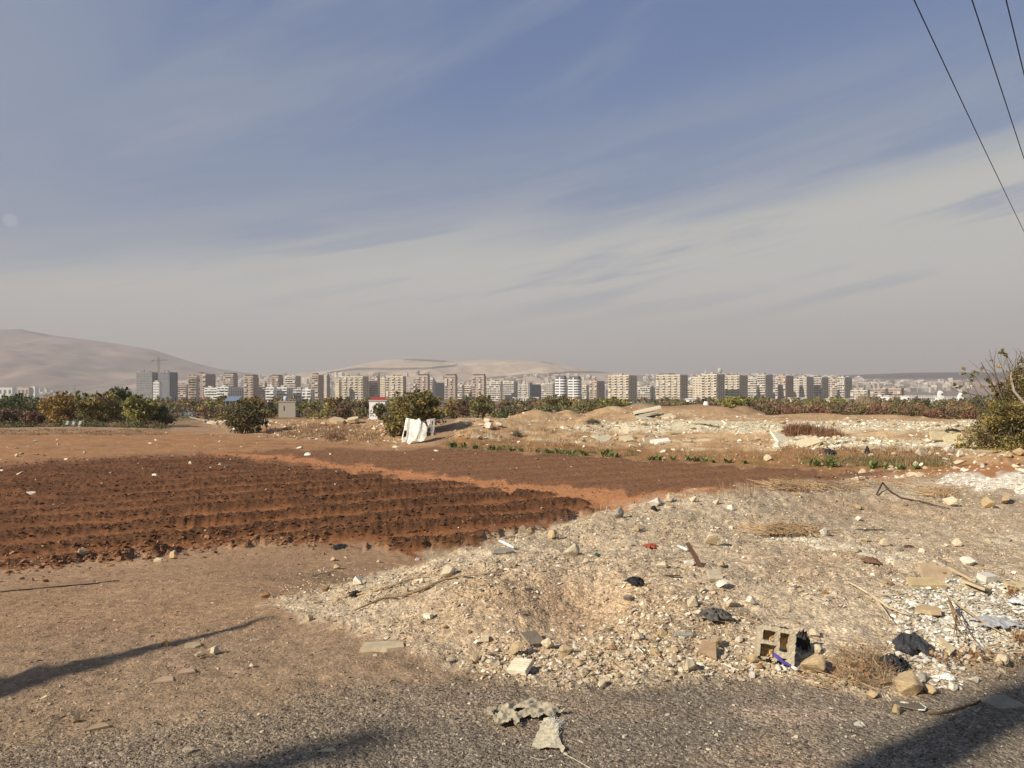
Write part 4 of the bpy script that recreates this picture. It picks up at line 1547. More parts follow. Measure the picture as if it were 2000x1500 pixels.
# reed clump
def reeds(px0, px1, Y, top, seed):
    rng = np.random.RandomState(seed)
    s = Y / F
    X = (((px0 + px1) / 2) - 1000) * s
    root = tag(empty('reed_clump', (X, Y, -2.2)), 'tall dry straw-coloured reed clump below the last stepped tower', 'reeds')
    mb = MB()
    for k in range(260):
        x = rng.uniform(-.5, .5) * (px1 - px0) * s
        y = rng.uniform(-2, 2)
        frac = 1 - abs(x / ((px1 - px0) * s * .5) - .3) * .5
        h = (EYE + (HOR - top) * s + 2.2) * frac * rng.uniform(.75, 1.0)
        l = rng.uniform(-.6, .6)
        c = np.array((.42, .33, .2)) * rng.uniform(.6, 1.1)
        w = .14
        mb.add([(x - w, y, 0), (x + w, y, 0), (x + l * .5 + w * .8, y, h * .6), (x + l * .5 - w * .8, y, h * .6), (x + l, y + .1, h)], [(0, 1, 2, 3), (3, 2, 4)], c)
    mb.obj('reed_stalks', M_GRASS, root)


reeds(1662, 1698, 190, 763, 3)


# the large bush at the right edge
def big_bush():
    rng = np.random.RandomState(77)
    Y = 27.5
    s = Y / F
    X = (1985 - 1000) * s
    zg = H(X, Y)
    root = tag(empty('large_bush', (X, Y, zg - .05)), 'large ragged bush with yellowing leaves and bare upper branches at the right edge', 'bush')

    def P(px, py, dy=0.0):
        return np.array(((px - 1985) * s, dy, EYE + (HOR - py) * s - zg))
    blobs = []
    for px, py, w, h in [(1930, 868, 42, 34), (1960, 840, 50, 40), (2010, 820, 60, 60), (1995, 870, 60, 34), (1945, 800, 40, 26), (2005, 770, 46, 40), (1915, 885, 22, 14), (1960, 885, 40, 18),
                         (1945, 815, 34, 34), (1975, 790, 30, 34), (1992, 745, 26, 30), (1925, 850, 30, 26), (1905, 795, 14, 12), (1984, 726, 22, 26), (2012, 715, 30, 38), (1958, 755, 24, 20), (1936, 745, 16, 14), (1958, 706, 12, 12), (1915, 760, 12, 10), (1972, 694, 8, 8), (2060, 820, 70, 70), (2080, 880, 60, 30), (1900, 850, 16, 14), (1975, 750, 24, 22), (1925, 770, 20, 16), (1898, 868, 20, 16)]:
        p = P(px, py, rng.uniform(-.6, .6))
        blobs.append((p[0], p[1], p[2], w * s, w * s * .9, h * s))
    mb = MB()
    leaf_cloud(mb, 34000, blobs, .07, [(.035, .035, .014), (.09, .08, .028), (.18, .145, .045), (.30, .22, .06)], rng, ncl=950, clump=.22, up=.2)
    # sparse tufts on the bare shoots
    tufts = []
    for px, py in [(1884, 728), (1895, 724), (1905, 732), (1912, 725), (1922, 745), (1943, 700), (1946, 688), (1954, 692), (1966, 680), (1930, 752), (1938, 760), (1885, 765), (1862, 748), (1872, 755),
                   (1910, 717), (1990, 715), (1998, 706), (1956, 748), (1965, 735), (1948, 745), (1877, 830), (1862, 838), (1870, 850), (1884, 716), (1898, 740), (1975, 725), (1990, 730), (2010, 710)]:
        p = P(px, py, rng.uniform(-.3, .3))
        tufts.append((p[0], p[1], p[2], .10, .10, .07))
    leaf_cloud(mb, 620, tufts, .085, [(.05, .045, .02), (.12, .10, .035), (.24, .19, .05)], rng, ncl=90, clump=.5, shell=0)
    tag(mb.obj('foliage', M_LEAF, root))
    bt = MB()
    stems = [((1985, 890), (1960, 800), (1935, 740), (1925, 700), (1924, 680)), ((1985, 890), (1975, 790), (1950, 720), (1935, 696)), ((1990, 890), (1965, 780), (1962, 720), (1955, 676)),
             ((1985, 890), (1940, 820), (1900, 775), (1884, 745)), ((1980, 890), (1930, 800), (1905, 760), (1886, 728)), ((1985, 890), (1950, 790), (1915, 752), (1895, 722)),
             ((1990, 890), (1985, 780), (1975, 730), (1968, 690)), ((1995, 890), (1990, 760), (1984, 700), (1982, 672)), ((1990, 890), (1998, 740), (2002, 690), (2006, 668)),
             ((1985, 890), (1945, 780), (1925, 735), (1905, 706), (1914, 705)), ((1980, 890), (1925, 850), (1890, 838), (1866, 835)), ((1980, 890), (1930, 860), (1895, 855), (1868, 848)),
             ((1985, 890), (1955, 810), (1920, 770), (1880, 762), (1862, 750)), ((1960, 760), (1964, 715), (1978, 692)), ((1950, 745), (1932, 722), (1914, 716)), ((1975, 750), (1966, 712), (1944, 692)),
             ((1985, 760), (1972, 715), (1962, 684)), ((1960, 790), (1952, 756), (1954, 728)), ((1935, 740), (1918, 712), (1916, 698)), ((1995, 760), (2010, 700), (2012, 680)), ((1990, 745), (1976, 706), (1975, 684))]
    for st in stems:
        pts = []
        dy = rng.uniform(-.8, .8)
        for k, (px, py) in enumerate(st):
            f = k / (len(st) - 1)
            pts.append(P(px + rng.uniform(-2, 2), py, dy * f))
        r0 = .035 if st[0][1] > 800 else .014
        bt.tube(pts, np.linspace(r0, .006, len(pts)), 5, np.array((.16, .115, .085)) * rng.uniform(.7, 1.3))
    bt.tube([P(1988, 800, -.7), P(1963, 762, -.5), P(1960, 735, -.4), P(1962, 722, -.4)], [.05, .045, .035, .01], 6, (.34, .28, .22))
    bt.tube([P(2020, 895, 0), P(2010, 840, .1), P(1990, 790, .2)], [.09, .07, .05], 7, (.15, .11, .08))
    # fine twigs
    for k in range(170):
        px, py = rng.uniform(1870, 2040), rng.uniform(690, 860)
        if px < 1900 and py > 770 and py < 825:
            continue
        if py < 690 + max(0, (1960 - px)) * .75:
            continue
        p = P(px, py, rng.uniform(-.8, .5))
        d = np.array([rng.uniform(-.35, .15), rng.uniform(-.2, .2), rng.uniform(.1, .5)])
        bt.tube([p, p + d * .5 + rng.randn(3) * .02, p + d], [.008, .006, .003], 3, np.array((.17, .125, .09)) * rng.uniform(.7, 1.3))
    bt.obj('branches', M_BARK, root)


big_bush()


# ------------------------------------------------------------------ grasses
def tuft_blades(mb, x, y, z, n, h, spread, rng, pal, w=.006, lean=.5):
    a = rng.rand(n) * 6.28
    r = spread * np.sqrt(rng.rand(n))
    bx, by = x + r * np.cos(a), y + r * np.sin(a)
    hh = h * (.45 + .65 * rng.rand(n)) * (1.05 - .6 * (r / (spread + 1e-6)) ** 2)
    la = rng.rand(n) * 6.28
    ln = lean * 1.7 * hh * rng.rand(n) ** .8
    hh = hh * np.sqrt(np.clip(1 - (ln / (hh + 1e-6)) ** 2 * .35, .25, 1))
    dx, dy = np.cos(la) * ln, np.sin(la) * ln
    pa = rng.rand(n) * 6.28
    wx, wy = np.cos(pa) * w, np.sin(pa) * w
    V = np.stack([np.stack([bx - wx, by - wy, np.full(n, z)], 1), np.stack([bx + wx, by + wy, np.full(n, z)], 1),
                  np.stack([bx + dx * .35 + wx * .7, by + dy * .35 + wy * .7, z + hh * .6], 1), np.stack([bx + dx * .35 - wx * .7, by + dy * .35 - wy * .7, z + hh * .6], 1),
                  np.stack([bx + dx, by + dy, z + hh * .97], 1)], 1).reshape(-1, 3)
    k = np.arange(n)[:, None] * 5
    pal = np.array(pal)
    c = pal[rng.randint(0, len(pal), n)] * (.7 + .55 * rng.rand(n))[:, None]
    c5 = np.repeat(c, 5, 0)
    mb.add(V, k + np.array([[0, 1, 2, 3]]), c5)
    mb.L.append((k + np.array([[3, 2, 4]]) + mb.n - len(V)).ravel())
    mb.C.append(np.full(n, 3))


STRAW = [(.40, .28, .15), (.33, .21, .11), (.46, .35, .2), (.27, .17, .09)]
RUST = [(.26, .13, .07), (.2, .1, .055), (.3, .17, .09)]
GREENG = [(.10, .12, .04), (.14, .14, .05), (.2, .17, .07)]


def grass_area(name, n, rects, pal, seed, h, blades, w, spread, zone=None):
    rng = np.random.RandomState(seed)
    pts = []
    for (p0, p1, q0, q1, wgt) in rects:
        k = int(n * wgt)
        pts += [(rng.uniform(p0, p1), rng.uniform(q0, q1)) for _ in range(k)]
    g = Gmany(pts)
    mb = MB()
    for (x, y, z) in g:
        sc = rng.uniform(.6, 1.3)
        tuft_blades(mb, x, y, z - .02, blades, h * sc, spread * sc, rng, pal, w)
    return tag(mb.obj(name, M_GRASS), kind='stuff')


grass_area('dry_grass', 620, [(520, 665, 838, 856, .24), (640, 760, 845, 870, .10), (1560, 1870, 876, 910, .40), (860, 1300, 855, 884, .16), (1300, 1560, 872, 900, .10)], STRAW + RUST[:1], 1, .26, 30, .009, .5)
grass_area('dry_grass', 240, [(560, 700, 828, 852, .55), (640, 760, 835, 862, .2), (880, 1200, 838, 872, .25)], STRAW + RUST, 11, .42, 34, .012, .6)
grass_area('green_grass', 240, [(1560, 1860, 896, 912, .6), (1060, 1250, 880, 892, .25), (880, 1060, 872, 880, .15)], GREENG, 2, .26, 26, .009, .3)
grass_area('rusty_grass', 60, [(1538, 1600, 838, 850, .7), (1590, 1640, 846, 855, .3)], RUST, 3, .7, 30, .02, .4)
grass_area('bank_grass', 260, [(1620, 1740, 1255, 1325, .28), (1740, 1900, 1060, 1100, .18), (1300, 1500, 940, 962, .12), (1850, 1990, 1275, 1310, .1), (1500, 1900, 960, 1060, .2), (1000, 1250, 980, 1050, .06), (1230, 1300, 1100, 1300, .06)], STRAW, 4, .08, 12, .0012, .10)
grass_area('weeds_by_grove', 260, [(0, 330, 838, 850, 1.0)], BROWN + STRAW[:1], 5, .22, 16, .014, .5)


def clump(px, py, h, n, spread, w, pal, label, name='grass_tuft', seed=0, lean=.5, cat='grass tuft'):
    rng = np.random.RandomState(seed)
    x, y, z = G(px, py)
    root = tag(empty(name, (x, y, z)), label, cat)
    mb = MB()
    tuft_blades(mb, 0, 0, -.03, n, h, spread, rng, pal, w, lean)
    mb.obj('blades', M_GRASS, root)


clump(1680, 1318, .19, 420, .19, .0011, STRAW + [(.52, .40, .24)], 'dense dry golden grass tuft between the pale tan rock and the round boulder', seed=1, lean=1.1)
clump(1655, 1290, .20, 90, .14, .0011, STRAW, 'sparse dry grass tuft behind the pale tan rock', seed=2)
clump(1700, 1290, .15, 150, .15, .0011, STRAW, 'dry grass tuft in front of the crumpled black plastic pair', seed=3)
clump(1440, 968, .42, 26, .25, .004, STRAW, 'thin tall dry stalks on the rubble edge against the red field', seed=4, lean=.25)
clump(1420, 968, .36, 14, .2, .004, STRAW, 'short thin stalks left of the tall dry stalks at the field edge', seed=6, lean=.25)
clump(1130, 1010, .45, 9, .12, .005, STRAW, 'few bent straw stalks at the right end of the ploughed ridges', seed=7, lean=.5)
clump(1185, 1005, .35, 12, .2, .004, STRAW, 'faint straw stalks below the field path, right of the bent stalks', seed=8, lean=.4)
clump(1010, 852, .8, 300, .28, .012, [(.10, .095, .06), (.15, .13, .08), (.2, .17, .10)], 'grey-green spiky bush on the slope below the earth heaps', 'spiky_bush', 5, 1.1, 'bush')
clump(1550, 850, 1.0, 150, .7, .02, RUST, 'rust-red dry bush left of its longer neighbour on the rubble flat', 'dry_bush', 9, .9, 'bush')
clump(1568, 848, .9, 150, .6, .02, RUST, 'taller rust-red dry bush, middle of the three on the rubble flat', 'dry_bush', 12, .9, 'bush')
clump(1625, 853, .55, 200, 1.1, .02, RUST, 'low spreading rust-red bush right of the taller one', 'dry_bush', 10, .9, 'bush')
clump(1157, 826, .55, 260, .6, .02, [(.09, .09, .05), (.13, .12, .06)], 'small dark green bush on the white rubble strip', 'low_bush', 13, 1.1, 'bush')
clump(655, 858, .8, 260, .7, .02, RUST, 'red-brown dry bush at the right end of the tall straw grass', 'dry_bush', 14, .9, 'bush')
clump(533, 846, .9, 240, .8, .02, BROWN, 'dark brown dry bush right of the olive-brown bush', 'dry_bush', 15, .9, 'bush')


# broad-leaved plants along the far side of the field
def leafy_plant(px, py, hpx, label, seed, wide=1.0):
    rng = np.random.RandomState(seed)
    x, y, z = G(px, py)
    h = hpx / F * y
    root = tag(empty('leafy_plant', (x, y, z - .02)), label, 'plant', 'green broad-leaved plants along the far edge of the field')
    mb = MB()
    for k in range(rng.randint(9, 15)):
        a = rng.rand() * 6.28
        L = h * rng.uniform(.6, 1.05)
        e = rng.uniform(.7, 1.5)
        d = np.array([math.cos(a) * math.cos(e), math.sin(a) * math.cos(e), math.sin(e)])
        sd = np.cross(d, (0, 0, 1))
        sd /= np.linalg.norm(sd) + 1e-6
        w = h * .16 * wide
        o = np.array([rng.uniform(-.35, .35) * h * wide, rng.uniform(-.2, .2) * h, 0])
        bend = np.array([math.cos(a), math.sin(a), -.5]) * L * .12
        V = [o - sd * w * .3, o + sd * w * .3, o + d * L * .5 + sd * w, o + d * L * .5 - sd * w, o + d * L * .85 + bend + sd * w * .6, o + d * L * .85 + bend - sd * w * .6, o + d * L + bend * 1.5]
        c = np.array([(.06, .09, .02), (.10, .14, .035), (.16, .20, .05), (.24, .26, .09)][rng.randint(4)])
        mb.add(V, [(0, 1, 2, 3), (3, 2, 4, 5), (5, 4, 6)], c)
    mb.obj('leaves', M_LEAF, root)


ORD = ['first', 'second', 'third', 'fourth', 'fifth', 'sixth', 'seventh', 'eighth', 'ninth', 'tenth', 'eleventh', 'twelfth', 'thirteenth', 'fourteenth', 'fifteenth', 'sixteenth', 'seventeenth', 'eighteenth', 'nineteenth', 'twentieth',
       'twenty-first', 'twenty-second', 'twenty-third', 'twenty-fourth', 'twenty-fifth', 'twenty-sixth', 'twenty-seventh', 'twenty-eighth', 'twenty-ninth', 'thirtieth']
LP = [(884, 874, 17, 1.2), (906, 876, 14, 1), (927, 877, 13, 1), (962, 879, 11, 1.2), (975, 880, 9, 1), (1000, 881, 11, 1.2), (1018, 882, 8, 1), (1050, 884, 9, 1.1), (1070, 885, 12, 1), (1090, 886, 13, 1),
      (1115, 888, 13, 1), (1142, 890, 14, 1), (1182, 893, 20, .9), (1203, 893, 13, 1), (1272, 899, 13, 1.3), (1286, 899, 17, .8), (1315, 899, 12, 1), (1345, 901, 18, .8), (1361, 901, 15, .6), (1376, 903, 17, .6),
      (1394, 904, 9, 1.2), (1422, 904, 12, 1.2), (1455, 906, 9, 1.4), (1590, 911, 17, 1.1), (1623, 913, 26, .7), (1706, 916, 24, .7), (1730, 916, 15, 1), (1760, 917, 14, 1), (1792, 917, 15, 1)]
for k, (px, py, hp, wd) in enumerate(LP):
    hw = 'tall upright ' if hp >= 18 else ('small low ' if hp < 11 else '')
    leafy_plant(px, py, hp * 1.15, '%sgreen leafy plant, %s from the left on the far field edge' % (hw, ORD[k]), 200 + k, wd)

# ------------------------------------------------------------------ things in the middle distance
def boxrot(mb, c, size, rz=0, rx=0, ry=0, col=(1, 1, 1)):
    M = Matrix.Translation(c) @ Matrix.Rotation(rz, 4, 'Z') @ Matrix.Rotation(ry, 4, 'Y') @ Matrix.Rotation(rx, 4, 'X')
    mb.box(-size[0] / 2, size[0] / 2, -size[1] / 2, size[1] / 2, -size[2] / 2, size[2] / 2, col, M)


def car():
    Y = 150
    s = Y / F
    x = (364 - 1000) * s
    z = EYE + (HOR - 814) * s
    root = tag(empty('parked_car', (x, Y, z), math.radians(6)), 'blue-grey estate car parked behind the rubble, right of the grove', 'car')
    L, W_, Hh = 4.3, 1.7, 1.42
    prof = [(-L / 2, .35), (-L / 2, .8), (-L / 2 + .12, 1.0), (-L / 2 + .35, 1.36), (-L / 2 + .7, Hh), (.35, Hh - .02), (1.05, .98), (L / 2 - .25, .82), (L / 2, .62), (L / 2, .35)]
    b = MB()
    n = len(prof)
    V = [(p[0], -W_ / 2 * (.9 if p[1] > 1.05 else 1), p[1]) for p in prof] + [(p[0], W_ / 2 * (.9 if p[1] > 1.05 else 1), p[1]) for p in prof]
    b.add(V, [tuple(range(n)), tuple(range(2 * n - 1, n - 1, -1))] + [(k, k + n, (k + 1) % n + n, (k + 1) % n) for k in range(n)], (.20, .24, .30))
    b.obj('body', M_SMOOTH, root)
    g = [(-1.75, 1.0), (-1.5, 1.3), (-.65, 1.33), (-.65, .98)], [(-.58, .98), (-.58, 1.33), (.3, 1.33), (.85, .98)]
    for q in g:
        w = MB()
        V = [(p[0], -W_ / 2 * (1.005 if p[1] < 1.05 else .915), p[1]) for p in q] + [(p[0], -W_ / 2 * (.985 if p[1] < 1.05 else .89), p[1]) for p in q]
        w.add(V, [(0, 1, 2, 3), (7, 6, 5, 4), (0, 4, 5, 1), (1, 5, 6, 2), (2, 6, 7, 3), (3, 7, 4, 0)], (.03, .035, .04))
        w.obj('window', M_SMOOTH, root)
    w = MB()
    V = [(.42, -.68, 1.37), (.42, .68, 1.37), (1.04, .76, 1.01), (1.04, -.76, 1.01), (.38, -.68, 1.33), (.38, .68, 1.33), (1.0, .76, .97), (1.0, -.76, .97)]
    w.add(V, [(0, 1, 2, 3), (7, 6, 5, 4), (0, 4, 5, 1), (1, 5, 6, 2), (2, 6, 7, 3), (3, 7, 4, 0)], (.03, .035, .04))
    w.obj('windscreen', M_SMOOTH, root)
    for wx in (-1.3, 1.32):
        for wy in (-.8, .8):
            t = MB()
            V = []
            for yy in (-.1, .1):
                for k in range(14):
                    a = k * 2 * math.pi / 14
                    V.append((wx + .33 * math.cos(a), wy + yy, .33 + .33 * math.sin(a)))
            t.add(V, [tuple(range(13, -1, -1)), tuple(range(14, 28))] + [(k, (k + 1) % 14, 14 + (k + 1) % 14, 14 + k) for k in range(14)], (.02, .02, .02))
            wh = t.obj('wheel', M_COL, root)
            t = MB()
            V = []
            for yy in (-.115, .115):
                for k in range(10):
                    a = k * 2 * math.pi / 10
                    V.append((wx + .19 * math.cos(a), wy + yy, .33 + .19 * math.sin(a)))
            t.add(V, [tuple(range(9, -1, -1)), tuple(range(10, 20))] + [(k, (k + 1) % 10, 10 + (k + 1) % 10, 10 + k) for k in range(10)], (.4, .4, .4))
            t.obj('rim', M_SMOOTH, wh)
    for sy in (-.62, .62):
        MB().box(L / 2 - .06, L / 2 + .03, sy - .16, sy + .16, .62, .76, (.6, .6, .6)).obj('headlight', M_SMOOTH, root)
    MB().box(L / 2 - .03, L / 2 + .05, -.8, .8, .36, .55, (.1, .11, .13)).obj('bumper', M_SMOOTH, root)


car()


def hut_tank():
    Y = 140
    s = Y / F
    x0, x1 = (544 - 1000) * s, (577 - 1000) * s
    zg = H((x0 + x1) / 2, Y) - .1
    zt = EYE + (HOR - 785) * s - zg
    root = tag(empty('block_hut', (x0, Y, zg)), 'grey-brown block-walled hut with a water tank on its flat roof', 'hut')
    W_ = x1 - x0
    c = (.34, .30, .24)
    MB().box(0, W_, 0, 3.2, 0, zt, c).obj('wall', M_COL, root)
    MB().box(-.1, W_ + .1, -.12, 3.3, zt, zt + .14, (.4, .36, .3)).obj('roof', M_COL, root)
    MB().box(W_ * .3, W_ * .36, -.03, .2, zt * .45, zt * .75, (.05, .05, .05)).obj('window', M_COL, root)
    t = MB()
    xt = (555 - 544) * s
    t.tube([(xt, .9, zt + .12), (xt, .9, zt + .95), (xt, .9, zt + 1.08)], [.38, .38, .15], 14, (.45, .5, .55))
    o = t.obj('water_tank', M_SMOOTH, None, True)
    o.location = (x0, Y, zg)
    tag(o, 'pale blue-grey cylindrical water tank on the block-walled hut', 'tank')


hut_tank()


def white_hut():
    Y = 118
    s = Y / F
    x0, x1 = (721 - 1000) * s, (752 - 1000) * s
    zg = H((x0 + x1) / 2, Y) - .1
    zt = EYE + (HOR - 783) * s - zg
    W_ = x1 - x0
    root = tag(empty('white_hut', (x0, Y, zg)), 'white hut with black scrawls and red roof band, left of the fig tree', 'hut')
    MB().box(0, W_, 0, 3, 0, zt, (.75, .74, .70)).obj('wall', M_COL, root)
    b = MB()
    b.box(-.1, W_ + .3, -.15, 3.1, zt, zt + .12, (.5, .47, .42))
    b.obj('roof', M_COL, root)
    MB().box(.25, W_ + .1, -.05, .1, zt + .12, zt + .62, (.32, .07, .06)).obj('red_band', M_COL, root)
    rng = random.Random(4)
    b = MB()
    for k in range(16):
        x = rng.uniform(.05, .65)
        z = zt * rng.uniform(.15, .62)
        b.box(x, x + rng.uniform(.05, .2), -.012, -.004, z, z + rng.uniform(.05, .22), (.04, .04, .045))
    tag(b.obj('scrawled_mark', M_COL, root), kind='stuff')
    MB().box(W_ * .55, W_ * .85, -.03, .06, zt * .1, zt * .8, (.20, .18, .15)).obj('door', M_COL, root)
    # pole beside it
    p = G(716, 812)
    b = MB()
    b.tube([(0, 0, -.3), (0, 0, 2.1)], .035, 6, (.55, .52, .48))
    o = b.obj('metal_pole', M_COL)
    o.location = p
    tag(o, 'thin pale metal pole standing left of the white hut', 'pole')


white_hut()


def solar():
    Y = 150
    s = Y / F
    x = (451 - 1000) * s
    zg = -2.1
    root = tag(empty('solar_panel_stand', (x, Y, zg)), 'tilted blue-grey solar panels on a frame in front of the low white blocks', 'solar panels')
    z1 = EYE + (HOR - 783) * s - zg
    z2 = EYE + (HOR - 774) * s - zg
    for k in range(4):
        b = MB()
        xa = -1.3 + k * .66
        V = [(xa, -.1, z1), (xa + .62, -.1, z1), (xa + .62 + .5, 1.0, z2), (xa + .5, 1.0, z2)]
        V += [(v[0], v[1] + .03, v[2] - .06) for v in V]
        b.add(V, [(0, 1, 2, 3), (7, 6, 5, 4), (0, 4, 5, 1), (1, 5, 6, 2), (2, 6, 7, 3), (3, 7, 4, 0)], (.16, .20, .27))
        b.obj('panel', M_SMOOTH, root)
    b = MB()
    for xa in (-1.0, .9):
        b.tube([(xa, 0, 0), (xa, 0, z1)], .05, 5, (.3, .3, .3))
        b.tube([(xa + .4, .9, 0), (xa + .4, .9, z2 - .1)], .05, 5, (.3, .3, .3))
    b.obj('frame', M_COL, root)


solar()


def green_canopy():
    Y = 135
    s = Y / F
    x0, x1 = (1231 - 1000) * s, (1274 - 1000) * s
    zg = H((x0 + x1) / 2, Y)
    zt = EYE + (HOR - 786) * s - zg
    root = tag(empty('canopy', (x0, Y, zg)), 'green fabric canopy on posts below the gap of the big cream blocks', 'canopy')
    W_ = x1 - x0
    b = MB()
    V = [(0, 0, zt - .35), (W_, 0, zt - .35), (W_ - .5, 1.3, zt), (.5, 1.3, zt), (W_, 2.6, zt - .35), (0, 2.6, zt - .35)]
    b.add(V, [(0, 1, 2, 3), (3, 2, 4, 5)], (.05, .14, .09))
    b.box(0, W_, 0, .05, zt - .8, zt - .36, (.04, .11, .07))
    b.obj('fabric_roof', M_COL, root)
    for k in range(4):
        MB().tube([(W_ * k / 3, .1, 0), (W_ * k / 3, .1, zt - .37)], .05, 5, (.35, .33, .3)).obj('post', M_COL, root)


green_canopy()


def post(px, pyb, top, r, col, label, name='post', Y=None, cat='post', taper=1.0):
    p = G(px, pyb) if Y is None else np.array([(px - 1000) / F * Y, Y, H((px - 1000) / F * Y, Y)])
    h = EYE + (HOR - top) / F * p[1] - p[2]
    b = MB()
    b.tube([(0, 0, -.2), (0, 0, h * .6), (0, 0, h)], [r, r * (1 + taper) / 2, r * taper], 8, col)
    o = b.obj(name, M_COL)
    o.location = p
    tag(o, label, cat)


post(1379, 799, 784, .40, (.72, .68, .6), 'short white stone post standing on the pale earth heaps', 'stone_post', Y=96, taper=.6)
post(49, 838, 812, .09, (.07, .05, .04), 'dark wooden post in front of the grove at the left', 'wooden_post', Y=83, taper=.9)
post(1441, 812, 796, .04, (.25, .2, .16), 'thin dark stake on the brown mound, left one', 'stake', Y=101)
post(1469, 815, 796, .04, (.25, .2, .16), 'thin dark stake right of the brown mound', 'stake', Y=101)
post(342, 800, 776, .12, (.10, .08, .07), 'thin dark pole rising right of the grove by the parked car', 'wooden_pole', Y=170)


# ------------------------------------------------------------------ cloth and plastic
def sheet(mb, outline, depth_fn, n=26, col=(.7, .68, .6), holes=(), thick=.0, xf=None):
    """irregular sheet: outline is a polygon in (u, v); depth_fn gives the third coordinate"""
    P = np.array(outline, dtype=float)
    u0, v0 = P.min(0)
    u1, v1 = P.max(0)
    nu = n
    nv = max(4, int(n * (v1 - v0) / (u1 - u0)))
    U, V = np.meshgrid(np.linspace(u0, u1, nu + 1), np.linspace(v0, v1, nv + 1), indexing='ij')
    d = sdist(U.ravel(), V.ravel(), outline).reshape(U.shape)
    for h in holes:
        d = np.minimum(d, -sdist(U.ravel(), V.ravel(), h).reshape(U.shape))
    D = depth_fn(U, V)
    keep = []
    idx = np.arange(U.size).reshape(U.shape)
    for a in range(nu):
        for b in range(nv):
            if np.mean([d[a, b], d[a + 1, b], d[a, b + 1], d[a + 1, b + 1]]) > 0:
                keep.append((idx[a, b], idx[a + 1, b], idx[a + 1, b + 1], idx[a, b + 1]))
    W3 = np.stack([U.ravel(), V.ravel(), D.ravel()], 1)
    if xf is not None:
        W3 = xf(W3)
    keep = np.array(keep)
    used, inv = np.unique(keep, return_inverse=True)
    mb.add(W3[used], inv.reshape(-1, 4), col)


M_TARP = tint_mat('tarp', 'GEOMETRY', .9, .3, 2.2, .02)


def fig_tarp():
    Y = 54.0
    s = Y / F
    x0 = (815 - 1000) * s
    zg = H(x0, Y)
    root = tag(empty('hanging_tarp', (x0, Y, zg)), 'torn white tarp draped in front of the fig tree', 'tarp')

    def W3(A_):
        return np.stack([(A_[:, 0] - 815) * s, A_[:, 2], EYE + (HOR - A_[:, 1]) * s - zg], 1)

    def dep(k, amp, slope):
        return lambda U, V: amp * .12 * np.sin(U * .42 + V * .08 + k) + amp * .5 * fbm(U / 14 + k, V / 34, 3, 3 + k) + (U - 815) * slope - (V - 816) * .012
    a = MB()
    sheet(a, [(793, 816), (804, 818), (800, 836), (797, 856), (794, 862), (787, 863), (786, 856), (790, 838)], dep(1, .16, .0), 24, (.74, .70, .60), holes=[[(791, 840), (796, 840), (795, 853), (789, 854)]], xf=W3)
    a.obj('left_strip', M_TARP, root, True)
    a = MB()
    sheet(a, [(801, 818), (815, 820), (818, 816), (823, 823), (821, 842), (814, 856), (806, 862), (802, 868), (797, 864), (793, 858), (798, 836)], dep(2, .12, -.004), 34, (.78, .74, .64), xf=W3)
    a.obj('main_sheet', M_TARP, root, True)
    a = MB()
    sheet(a, [(819, 823), (830, 826), (835, 836), (834, 852), (829, 860), (822, 862), (809, 860), (811, 852), (817, 845), (820, 846), (819, 836)], dep(3, .22, .004), 30, (.70, .67, .57), xf=W3)
    a.obj('bundle', M_TARP, root, True)
    a = MB()
    sheet(a, [(833, 820), (841, 818), (840, 828), (838, 832), (835, 828)], dep(4, .05, .0), 12, (.6, .58, .52), xf=W3)
    sheet(a, [(840, 818), (850, 817), (849, 840), (846, 853), (843, 850), (842, 836)], dep(5, .06, .0), 14, (.36, .34, .3), holes=[[(843.5, 822), (845.5, 822), (845, 848), (844, 848)]], xf=W3)
    a.obj('hanging_scrap', M_TARP, root, True)
    # line from the tree to the heap
    b = MB()
    pts = []
    for t in np.linspace(0, 1, 9):
        px = 818 + (880 - 818) * t
        py = 823 - 9 * t + 3 * math.sin(t * math.pi)
        pts.append(((px - 815) * s, 0.0, EYE + (HOR - py) * s - zg))
    b.tube(pts, .018, 4, (.3, .28, .25))
    o = b.obj('clothes_line', M_COL)
    o.location = (x0, Y, zg)
    tag(o, 'thin line stretched from the fig tree over the dark scraps to the rubble heap', 'line')


fig_tarp()


def grove_tarp():
    Y = 83.5
    s = Y / F
    x0 = (150 - 1000) * s
    zg = H(x0, Y)
    root = tag(empty('pale_tarp', (x0, Y, zg)), 'pale grey-green plastic sheet stretched low under the grove trees', 'tarp')

    def W3(A_):
        return np.stack([(A_[:, 0] - 150) * s, A_[:, 2], EYE + (HOR - A_[:, 1]) * s - zg], 1)
    a = MB()
    sheet(a, [(125, 822), (150, 823), (163, 822), (166, 832), (158, 835), (146, 832), (137, 829), (128, 829), (126, 834)], lambda U, V: .15 * np.sin(U * .5) + (V - 822) * -.03, 30, (.34, .36, .27), xf=W3)
    a.obj('sheet', M_GRASS, root, True)
    for px in (125, 145, 165):
        b = MB()
        b.tube([((px - 150) * s, -.1, -.1), ((px - 150) * s, -.1, EYE + (HOR - 820) * s - zg)], .035, 5, (.3, .27, .22))
        b.obj('pole', M_COL, root)
    for px, py, w, lab in [(173, 829, .45, 'white plastic barrel right of the pale tarp under the grove'), (213, 832, .2, 'small white can on the ground under the grove')]:
        b = MB()
        b.tube([(0, 0, 0), (0, 0, w * .9), (0, 0, w)], [w * .5, w * .5, w * .3], 10, (.62, .6, .56))
        o = b.obj('barrel', M_COL, smooth=False)
        x = (px - 1000) * s
        o.location = (x, Y, H(x, Y))
        tag(o, lab, 'barrel')


grove_tarp()

